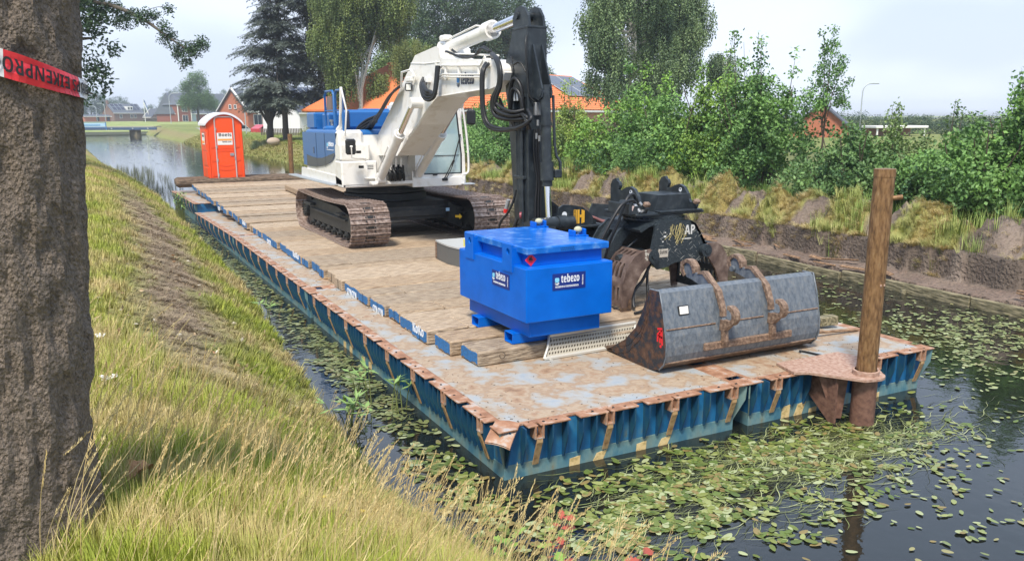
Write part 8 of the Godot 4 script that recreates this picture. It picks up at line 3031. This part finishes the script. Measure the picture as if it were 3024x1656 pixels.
func canal_plants() -> void:
	R.seed = 51
	# floating leaves
	var pad := MB.new()
	var m := 9
	for i in m:
		var a0 := TAU * i / m
		var a1 := TAU * (i + 1) / m
		var f := func(a: float): return Vector3(cos(a) * 0.5, 0.035 * cos(a) * cos(a) + 0.03 * absf(sin(a)), sin(a) * 0.26 * (1.0 - 0.25 * cos(a)))
		pad.tri(Vector3(0, 0.0, 0), f.call(a0), f.call(a1), Vector3(0, 1, 0), Vector3(0.1 * cos(a0), 1, 0.12 * sin(a0)).normalized(), Vector3(0.1 * cos(a1), 1, 0.12 * sin(a1)).normalized())
	var padm := pad.mesh()
	var xf := []
	var cs := []
	var near := []
	var cols := [lin_(.12, .155, .03), lin_(.19, .22, .05), lin_(.26, .29, .10), lin_(.11, .16, .03), lin_(.33, .37, .19), lin_(.22, .17, .06), lin_(.08, .12, .025)]
	# patches: centre x, z, half sizes, turn, count, size, share of dull leaves
	var patches := [[1.9, 0.62, 2.0, 0.62, -0.12, 1350, 0.075, 0], [0.75, 0.95, 0.7, 0.45, 0.2, 420, 0.085, 0], [1.5, 1.5, 1.6, 0.4, -0.1, 180, 0.07, 0], [3.1, 1.2, 0.9, 0.5, 0.0, 120, 0.065, 1], [2.7, 2.0, 1.2, 0.6, 0.0, 70, 0.06, 1], [-0.28, -0.3, 0.22, 1.1, 0.0, 330, 0.075, 0], [-0.2, -3.5, 0.26, 2.8, 0.0, 800, 0.07, 2], [-0.16, -9.5, 0.22, 4.0, 0.0, 700, 0.07, 2], [-0.1, -17.0, 0.3, 4.5, 0.0, 500, 0.075, 2], [7.0, -1.2, 1.3, 1.5, 0.0, 800, 0.07, 1], [8.1, -0.6, 0.8, 1.6, 0.0, 700, 0.07, 1], [6.1, -0.3, 0.8, 0.8, 0.0, 130, 0.06, 1], [7.2, -4.2, 1.4, 1.2, 0.0, 260, 0.07, 1], [6.5, -8.0, 1.0, 2.5, 0.0, 160, 0.07, 1], [8.4, 1.4, 1.2, 1.4, 0.0, 500, 0.075, 1], [5.4, 1.3, 1.0, 0.6, 0.1, 160, 0.07, 1], [2.0, -55, 3.0, 8.0, 0.0, 250, 0.12, 1], [4.0, -95, 3.5, 22.0, 0.0, 900, 0.18, 1]]
	for p in patches:
		var i := 0
		var tries := 0
		while i < p[5] and tries < p[5] * 5:
			tries += 1
			var u := Vector2(R.randfn(0, 0.5), R.randfn(0, 0.5)).rotated(p[4])
			var x: float = p[0] + u.x * p[2] * 1.1
			var z: float = p[1] + u.y * p[3] * 1.1
			if x < lw(z) + 0.03 or x > rw(z) - 0.03: continue
			if x > 0.04 and x < 5.02 and z < -0.04 and z > -24.5: continue
			if Vector2(x - 3.555, z - 0.34).length() < 0.13: continue
			if gf.get_noise_2d(x * 30.0, z * 30.0) < -0.12: continue
			i += 1
			var s: float = p[6] * rnd(0.6, 1.35)
			var c: Color = cols[R.randi() % 7]
			if p[7] == 1: c = c.lerp(lin_(.30, .34, .17), 0.4)
			if p[7] == 2: c = c.lerp(lin_(.16, .18, .09), 0.55)
			var bs := Basis(Vector3.UP, rnd(0, TAU)) * Basis(Vector3.RIGHT, rnd(-0.12, 0.12)) * Basis(Vector3.BACK, rnd(-0.12, 0.12))
			xf.append(Transform3D(bs.scaled_local(Vector3(s, s, s)), Vector3(x, 0.004 + rnd(0.0, 0.008), z)))
			cs.append(c)
	scatter("pondweed_leaves", padm, M["pad"], xf, cs).set_meta("label", "yellow green pondweed leaves floating on the dark water")
	# drifting ribbons of weed
	var rb := MB.new()
	for i in 6:
		var a := Vector3(i / 6.0 - 0.5, 0, 0.06 * sin(i * 0.9))
		var e := Vector3((i + 1) / 6.0 - 0.5, 0, 0.06 * sin((i + 1) * 0.9))
		var w := Vector3(0, 0, 0.011 * (1.0 - absf(i - 2.5) / 4.0))
		rb.face([a - w, e - w, e + w, a + w], Vector3.UP)
	var rbm := rb.mesh()
	xf = []
	cs = []
	for q in [[2.2, 0.55, 2.0, 0.5, 1500, 0.30], [3.0, 0.75, 1.2, 0.35, 600, 0.35], [1.6, 1.2, 1.6, 0.5, 350, 0.25], [-0.22, -4.0, 0.24, 3.0, 900, 0.16], [-0.16, -11.0, 0.2, 5.0, 900, 0.18], [0.3, 1.0, 0.6, 0.4, 160, 0.25], [7.6, -0.8, 1.3, 1.6, 600, 0.2], [8.2, 0.3, 0.7, 1.2, 260, 0.3]]:
		for i in q[4]:
			var x: float = q[0] + R.randfn(0, 0.5) * q[2]
			var z: float = q[1] + R.randfn(0, 0.5) * q[3]
			if x < lw(z) + 0.05 or (x > 0.05 and x < 5.02 and z < -0.05 and z > -24.5): continue
			var s: float = q[5] * rnd(0.5, 1.4)
			xf.append(Transform3D(Basis(Vector3.UP, rnd(-0.7, 0.9)).scaled(Vector3(s, 1, s * rnd(0.6, 1.3))), Vector3(x, 0.003 + rnd(0, 0.006), z)))
			cs.append([lin_(.05, .06, .02), lin_(.12, .14, .04), lin_(.22, .26, .08), lin_(.03, .035, .015), lin_(.35, .38, .18)][R.randi() % 5])
	scatter("water_weed", rbm, M["pad"], xf, cs).set_meta("label", "drifting ribbons of water weed around the barge")
	# emergent plants by the bank
	R.seed = 53
	var arrow := func(label: String, p: Vector3, n: int, h: float):
		var t := thing("water_plant", label, "water plant", p)
		var b := MB.new()
		var l := MB.new()
		for i in n:
			var o := p + Vector3(rnd(-0.1, 0.1), 0, rnd(-0.1, 0.1))
			var e := o + Vector3(rnd(-0.1, 0.1), h * rnd(0.6, 1.1), rnd(-0.1, 0.1))
			b.tube([o - Vector3(0, 0.1, 0), o.lerp(e, 0.6), e], [0.007, 0.005, 0.003], 5)
			for k in 3: leaf(l, e, Vector3(rnd(-1, 1), rnd(-0.15, 0.5), rnd(-1, 1)).normalized(), Vector3.UP, rnd(0.09, 0.17), rnd(0.03, 0.05))
		put("stalk", b, mat_once("stalk_green", lin(.14, .17, .05), 0.7), t)
		put("leaves", l, mat_once("fresh_green", lin(.20, .32, .09), 0.55), t).set_meta("kind", "stuff")
	arrow.call("arrow leaved water plant standing beside the barge's left side", Vector3(-0.30, 0.0, -2.35), 7, 0.34)
	arrow.call("smaller arrow leaved water plant nearer the barge wall", Vector3(-0.12, 0.0, -1.95), 5, 0.28)
	arrow.call("leafy green plant leaning over the water at the foot of the left bank", Vector3(-0.66, 0.02, -1.75), 14, 0.22)
	arrow.call("clump of dark leafy plants between bank and barge's far end", Vector3(-0.30, 0.0, -18.6), 40, 0.75)
	arrow.call("few bare stalks standing in the shallow water beside the left bank", Vector3(-0.45, 0.0, -6.2), 4, 0.25)
	xf = []
	cs = []
	for i in 260:   # reeds in the open water ahead
		var z := -22.0 - R.randf() * 26.0
		var x := lw(z) + 0.2 + pow(R.randf(), 1.6) * 1.6
		var s := rnd(0.2, 0.45)
		xf.append(Transform3D(Basis(Vector3.UP, rnd(0, TAU)).scaled(Vector3(s * 0.5, s, s * 0.5)), Vector3(x, -0.02, z)))
		cs.append(lin_(.05, .06, .02).lerp(lin_(.13, .15, .05), R.randf()))
	scatter("reeds", tuft("long"), M["grass_blade"], xf, cs).set_meta("label", "dark reeds standing in the open water beyond the barge")


func left_bank_growth() -> void:
	R.seed = 61
	var xs := []
	var xc := []
	var ms := []
	var mc := []
	var green := lin_(.23, .30, .035)
	var lime := lin_(.42, .47, .06)
	var straw := lin_(.54, .44, .20)
	var thatch := lin_(.33, .25, .165)
	for i in 56000:
		var z := 2.6 - pow(R.randf(), 1.7) * 38.0
		var t := R.randf() * 3.4
		if z < -8.0 and R.randf() < 0.3: continue
		var x := lw(z) - t
		var dist := Vector2(x + 2.6, z - 5.3).length()
		var k := gn.get_noise_2d(x * 7.0, z * 5.0)
		var q := t + 0.25 * k + 0.15 * gn.get_noise_2d(x * 20.0, z * 20.0)
		var band := exp(-pow((q - 1.15) / 0.45, 2.0)) * smoothstep(-0.5, -3.5, z) * smoothstep(-30.0, -14.0, z)
		var c := green.lerp(lime, R.randf()).lerp(straw, clampf(0.45 + k * 1.5 + rnd(-0.35, 0.35), 0.0, 1.0))
		c = c.lerp(thatch, clampf(band * 1.1 + rnd(-0.2, 0.15), 0.0, 1.0))
		var f := rnd(0.7, 1.2)
		c = Color(c.r * f, c.g * f, c.b * f)
		var s := rnd(0.055, 0.11) * (1.0 + maxf(0.0, dist - 8.0) * 0.035)
		var p := Vector3(x, left_y(x, z) - 0.005, z)
		var nrm := Vector3(0.5 * clampf(1.0 - t / 2.6, 0, 1), 1, 0).normalized()
		if band > 0.35 or (z < -2.0 and R.randf() < 0.5):
			ms.append(Transform3D((Basis(Quaternion(Vector3.UP, nrm)) * Basis(Vector3.UP, rnd(0, TAU))).scaled_local(Vector3(s * 1.5, s * 0.7, s * 1.5)), p))
			mc.append(c)
		else:
			var h := rnd(0.9, 1.6)
			xs.append(Transform3D((Basis(Quaternion(Vector3.UP, nrm)) * Basis(Vector3.UP, rnd(0, TAU))).scaled_local(Vector3(s, s * h, s)), p))
			xc.append(c)
	scatter("bank_grass", tuft("short"), M["grass_blade"], xs, xc).set_meta("label", "green and yellow grass on the left bank")
	scatter("mown_grass", tuft("mown"), M["grass_blade"], ms, mc).set_meta("label", "brown mown hay lying on the left bank slope")
	# long grass close to the camera
	xs = []
	xc = []
	for i in 15000:
		var z := 2.7 - pow(R.randf(), 1.3) * 5.2
		var t := rnd(-0.02, 2.6)
		var x := lw(z) - t
		var k := gn.get_noise_2d(x * 12.0 + 40.0, z * 12.0)
		if z < -1.0 and t < 1.4: continue
		var dens := smoothstep(-2.8, 1.0, z)
		if R.randf() > dens + 0.12: continue
		var s := rnd(0.10, 0.24) * (0.45 + 0.55 * smoothstep(0.1, 0.9, t))
		xs.append(Transform3D((Basis(Vector3(1, 0, -0.4).normalized(), rnd(-0.3, 0.1)) * Basis(Vector3.UP, rnd(0, TAU))).scaled_local(Vector3(s * 0.8, s, s * 0.8)), Vector3(x, left_y(x, z) - 0.01, z)))
		var c := green.lerp(lime, R.randf()).lerp(straw, clampf(0.25 + k * 1.6 + rnd(-0.2, 0.35), 0.0, 1.0))
		xc.append(c)
	scatter("long_grass", tuft("long"), M["grass_blade"], xs, xc).set_meta("label", "long green and straw coloured grass in the foreground")
	# flowering straws with seed heads, several forms
	for v in 3:
		var b := MB.new()
		var l := 1.0
		var bend := [0.22, 0.40, 0.10][v] as float
		var pts := []
		for i in 8:
			var u := i / 7.0
			pts.append(Vector3(bend * u * u, l * u * (1.0 - 0.12 * bend * u), 0.02 * sin(u * 4.0 + v)))
		b.tube(pts, _taper(8, 0.0042, 0.0018), 3, false)
		for i in 30:
			var u := 0.74 + 0.26 * i / 29.0
			var o := Vector3(bend * u * u, l * u * (1.0 - 0.12 * bend * u), 0)
			var d: Vector3 = (Vector3(bend, 1.0, 0).normalized() * 0.9 + dir3() * [0.35, 0.55, 0.2][v]).normalized()
			leaf(b, o, d, dir3(), rnd(0.022, 0.042), 0.007, 0.1)
		leaf(b, pts[2], Vector3(0.6, 0.8, 0.3).normalized(), Vector3.UP, 0.26, 0.009, 0.1)
		leaf(b, pts[1], Vector3(-0.5, 0.8, -0.3).normalized(), Vector3.UP, 0.22, 0.009, 0.1)
		xs = []
		xc = []
		for i in 560:
			var z := 2.75 - pow(R.randf(), 1.2) * 5.2
			var t := rnd(-0.05, 2.7)
			var x := lw(z) - t
			if z < -0.6 and t < 1.5: continue
			if R.randf() > smoothstep(-3.0, 1.2, z) + 0.08: continue
			if t < 0.5 and R.randf() < 0.6: continue
			var s := rnd(0.30, 0.60) * (0.45 + 0.55 * smoothstep(0.0, 0.8, t))
			xs.append(Transform3D((Basis(Vector3(0.3, 0, -1).normalized(), rnd(-0.05, 0.42)) * Basis(Vector3.UP, rnd(-1.1, 1.1))).scaled_local(Vector3(s, s, s)), Vector3(x, left_y(x, z) - 0.01, z)))
			xc.append(lin_(.50, .37, .15).lerp(lin_(.64, .53, .28), R.randf()))
		scatter("grass_straws", b.mesh(), M["grass_blade"], xs, xc).set_meta("label", ["dry grass straws with loose heads", "bent dry grass straws with spreading heads", "upright dry grass straws with narrow heads"][v])
	# dead leaves and clippings scattered on the slope
	var lb := MB.new()
	leaf(lb, Vector3.ZERO, Vector3(1, 0.1, 0).normalized(), Vector3.UP, 1.0, 0.55, 0.35)
	xs = []
	xc = []
	for i in 420:
		var z := 2.3 - pow(R.randf(), 1.2) * 11.0
		var x := lw(z) - rnd(0.1, 2.6)
		var s := rnd(0.03, 0.075)
		xs.append(Transform3D(Basis(dir3(), rnd(0, TAU)).scaled(Vector3(s, s, s)), Vector3(x, left_y(x, z) + rnd(0.02, 0.07), z)))
		xc.append([lin_(.34, .2, .1), lin_(.45, .33, .2), lin_(.2, .13, .08), lin_(.55, .5, .4)][R.randi() % 4])
	scatter("fallen_leaves", lb.mesh(), M["leaf"], xs, xc).set_meta("label", "small dead leaves scattered in the bank grass")


func foreground() -> void:
	# the oak trunk at the left edge
	R.seed = 71
	var base := Vector3(-3.06, 0.95, 1.74)
	var top := Vector3(-2.76, 4.6, 1.50)
	var t := thing("oak_tree", "thick oak trunk with rough grey brown bark filling the left edge", "tree", base)
	var b := MB.new()
	var rows := 150
	var seg := 96
	var at := func(i: int, j: int):
		var u := float(i) / rows
		var y := lerpf(-0.35, 3.9, u)
		var c := base.lerp(top, u) + Vector3(0.03 * sin(u * 3.0), 0, 0)
		var a := TAU * j / seg
		var r := 0.295 + 0.10 * exp(-maxf(y + 0.05, 0.0) * 2.6) + 0.01 * sin(a * 3.0 + 1.0)
		var q := Vector3(cos(a) * 1.9, y * 2.6, sin(a) * 1.9) * 0.62
		# plates of bark between deep upright furrows
		var k := gf.get_noise_3dv(q * 26.0)
		var k2 := gf.get_noise_3dv(Vector3(q.x * 70.0, y * 55.0, q.z * 70.0))
		r += 0.020 * clampf(k * 2.2, -1.0, 0.55) + 0.009 * k2
		return Vector3(c.x + cos(a) * r, base.y + y, c.z + sin(a) * r)
	var grid := []
	for i in rows + 1:
		var row := PackedVector3Array()
		for j in seg: row.append(at.call(i, j))
		grid.append(row)
	for i in rows:
		for j in seg:
			var j2 := (j + 1) % seg
			var a := TAU * (j + 0.5) / seg
			var out := Vector3(cos(a), 0, sin(a))
			b.face([grid[i][j], grid[i][j2], grid[i + 1][j2]], out)
			b.face([grid[i][j], grid[i + 1][j2], grid[i + 1][j]], out)
	put("trunk", b, M["oak_bark"], t)
	# barrier tape tied round it, text upside down
	var tp := thing("barrier_tape", "red and white barrier tape with upside down lettering tied round the oak trunk", "barrier tape", Vector3(-2.83, 3.0, 1.56))
	var ring := func(a: float, v: float, off: float):   # a: angle seen from the camera side, v 0 bottom .. 1 top
		var y: float = 2.965 - 0.10 * cos(a) + (v - 0.5) * lerpf(0.062, 0.092, clampf(a / 1.2, 0.0, 1.0))
		var u := (y - base.y + 0.35) / 4.25
		var c := base.lerp(top, u) + Vector3(0.03 * sin(u * 3.0), 0, 0)
		var r := 0.323 + off + 0.003 * sin(a * 23.0) * (1.0 - v)
		return Vector3(c.x + cos(a) * r, y, c.z + sin(a) * r)
	var bounds := [-3.2, -2.3, -1.4, -0.5, 0.40, 1.34, 2.3, 3.083]
	for k in bounds.size() - 1:
		b = MB.new()
		var n := 14
		for i in n:
			var a0 := lerpf(bounds[k], bounds[k + 1], float(i) / n)
			var a1 := lerpf(bounds[k], bounds[k + 1], float(i + 1) / n)
			for q in 4:
				var v0 := q / 4.0
				var v1 := (q + 1) / 4.0
				var w0 := 0.004 * sin(q * 2.0 + a0 * 5.0)
				var w1 := 0.004 * sin((q + 1) * 2.0 + a0 * 5.0)
				b.face([ring.call(a0, v0, w0), ring.call(a1, v0, w0), ring.call(a1, v1, w1), ring.call(a0, v1, w1)], Vector3(cos(a0), 0, sin(a0)))
		put("red_stretch" if k % 2 == 0 else "white_stretch", b, M["tape_red" if k % 2 == 0 else "tape_white"], tp)
	# lettering bent round the trunk; rotated half a turn, so it reads from right to left
	var tm := TextMesh.new()
	tm.text = "EIKENPROCESSIERUPS EIKENPROCESSIERUPS EIKENPROCESSIERUPS"
	tm.font = font
	tm.font_size = 48
	tm.pixel_size = 0.001
	tm.depth = 0.002
	tm.curve_step = 3.0
	var arr := tm.get_mesh_arrays()
	var bb := tm.get_aabb()
	var vs: PackedVector3Array = arr[Mesh.ARRAY_VERTEX]
	var idx: PackedInt32Array = arr[Mesh.ARRAY_INDEX]
	b = MB.new()
	var map := []
	for v in vs:
		var u := (v.x - bb.position.x) / bb.size.x
		var h := (v.y - bb.position.y) / bb.size.y
		var a := -1.03 + u * 4.9
		map.append(ring.call(a, 0.78 - h * 0.55, 0.0065 + v.z * 0.3))
	for i in range(0, idx.size(), 3):
		var p0: Vector3 = map[idx[i]]
		b.face([p0, map[idx[i + 1]], map[idx[i + 2]]], p0 - Vector3(-2.83, p0.y, 1.56))
	put("lettering", b, M["ink"], tp)
	# oak seedling with red leaves
	var oak := func(label: String, p: Vector3, h: float, red: float, n: int):
		var s := thing("oak_seedling", label, "oak seedling", p)
		var st := MB.new()
		var tip := p + Vector3(0.10, h, 0.02)
		st.tube(smooth([p, p.lerp(tip, 0.5) + Vector3(-0.03, 0, 0), tip], 4), _taper(9, 0.005, 0.002), 5)
		put("stem", st, M["twig"], s)
		for i in n:
			var l := MB.new()
			var u := 0.35 + 0.65 * i / (n - 1.0)
			var o := p.lerp(tip, u)
			var d := Vector3(cos(i * 2.4), rnd(-0.1, 0.6), sin(i * 2.4)).normalized()
			oak_leaf(l, o, d, (Vector3.UP + dir3() * 0.3).normalized(), rnd(0.07, 0.115))
			var isred: bool = R.randf() < red
			put("leaf", l, mat_once("red_leaf", lin(.36, .075, .045), 0.5) if isred else mat_once("green_leaf", lin(.20, .34, .05), 0.5), s)
	oak.call("oak seedling with red tinted leaves at the water's edge in front", Vector3(-0.42, 0.10, 1.46), 0.40, 0.75, 12)
	oak.call("small red leaved oak shoot right of the seedling at the bottom edge", Vector3(-0.02, 0.02, 1.72), 0.30, 0.9, 7)
	oak.call("fresh green oak seedling left of the red leaved one", Vector3(-0.86, 0.22, 1.66), 0.34, 0.05, 14)
	oak.call("light green leafy sprout at the bottom edge in front", Vector3(-0.64, 0.12, 1.82), 0.34, 0.15, 12)
	# flowers, curled dead leaf, stick
	for q in [["white flower head in the grass right of the oak trunk", -2.60, -0.55], ["second white flower head higher up the bank beside the trunk", -2.62, -1.95]]:
		var p := Vector3(q[1], left_y(q[1], q[2]), q[2])
		var s := thing("wild_flower", q[0], "flower", p)
		b = MB.new()
		var l := MB.new()
		for k in 4:
			var e := p + Vector3(rnd(-0.07, 0.07), rnd(0.10, 0.16), rnd(-0.05, 0.05))
			b.tube([p, e], 0.002, 4)
			for m in 14:
				var o := e + Vector3(rnd(-0.022, 0.022), rnd(-0.005, 0.008), rnd(-0.022, 0.022))
				l.ball(o, Vector3(0.008, 0.005, 0.008), 6, 4)
		put("stalk", b, M["twig"], s)
		put("blossom", l, M["petal_white"], s).set_meta("kind", "stuff")
	for q in [["yellow dandelion flower in the foreground grass", -1.62, 1.12], ["smaller yellow flower below the dandelion", -1.50, 1.42]]:
		var p := Vector3(q[1], left_y(q[1], q[2]), q[2])
		var s := thing("dandelion", q[0], "flower", p)
		b = MB.new()
		b.tube([p, p + Vector3(0.01, 0.14, 0)], 0.0025, 5)
		put("stalk", b, M["twig"], s)
		var l := MB.new()
		for m in 26: leaf(l, p + Vector3(0.01, 0.14, 0), Vector3(cos(m * 2.4), 0.35 + 0.02 * m, sin(m * 2.4)).normalized(), Vector3.UP, 0.020, 0.006, 0.0)
		put("petals", l, M["petal_yellow"], s).set_meta("kind", "stuff")
	var cp := Vector3(-2.56, left_y(-2.56, 1.36) + 0.09, 1.36)
	b = MB.new()
	var f := func(i, j):
		var u: float = i / 10.0
		var v: float = j / 6.0 - 0.5
		var w: float = sin(u * PI) * 0.055 * (1.0 + 0.25 * sin(u * 18.0))
		return cp + Basis(Vector3.UP, 0.5) * Vector3(u * 0.15, 0.035 * sin(u * 2.5) + 1.6 * w * absf(v) + 0.006 * sin(u * 30.0 + v * 9.0), v * 2.0 * w)
	b.sheet(10, 6, f, Vector3.UP)
	tag(put("dead_leaf", b, M["dead_leaf"]), "big curled brown dead leaf lying in the grass beside the trunk's foot", "dead leaf")
	b = MB.new()
	b.tube(smooth([cp + Vector3(-0.16, -0.06, 0.0), cp + Vector3(-0.10, 0.0, -0.02), cp + Vector3(-0.04, -0.01, -0.03), cp + Vector3(0.0, -0.05, 0.0)], 3), 0.011, 7)
	tag(put("stick", b, M["bark"]), "short dark stick leaning at the foot of the oak trunk", "stick")
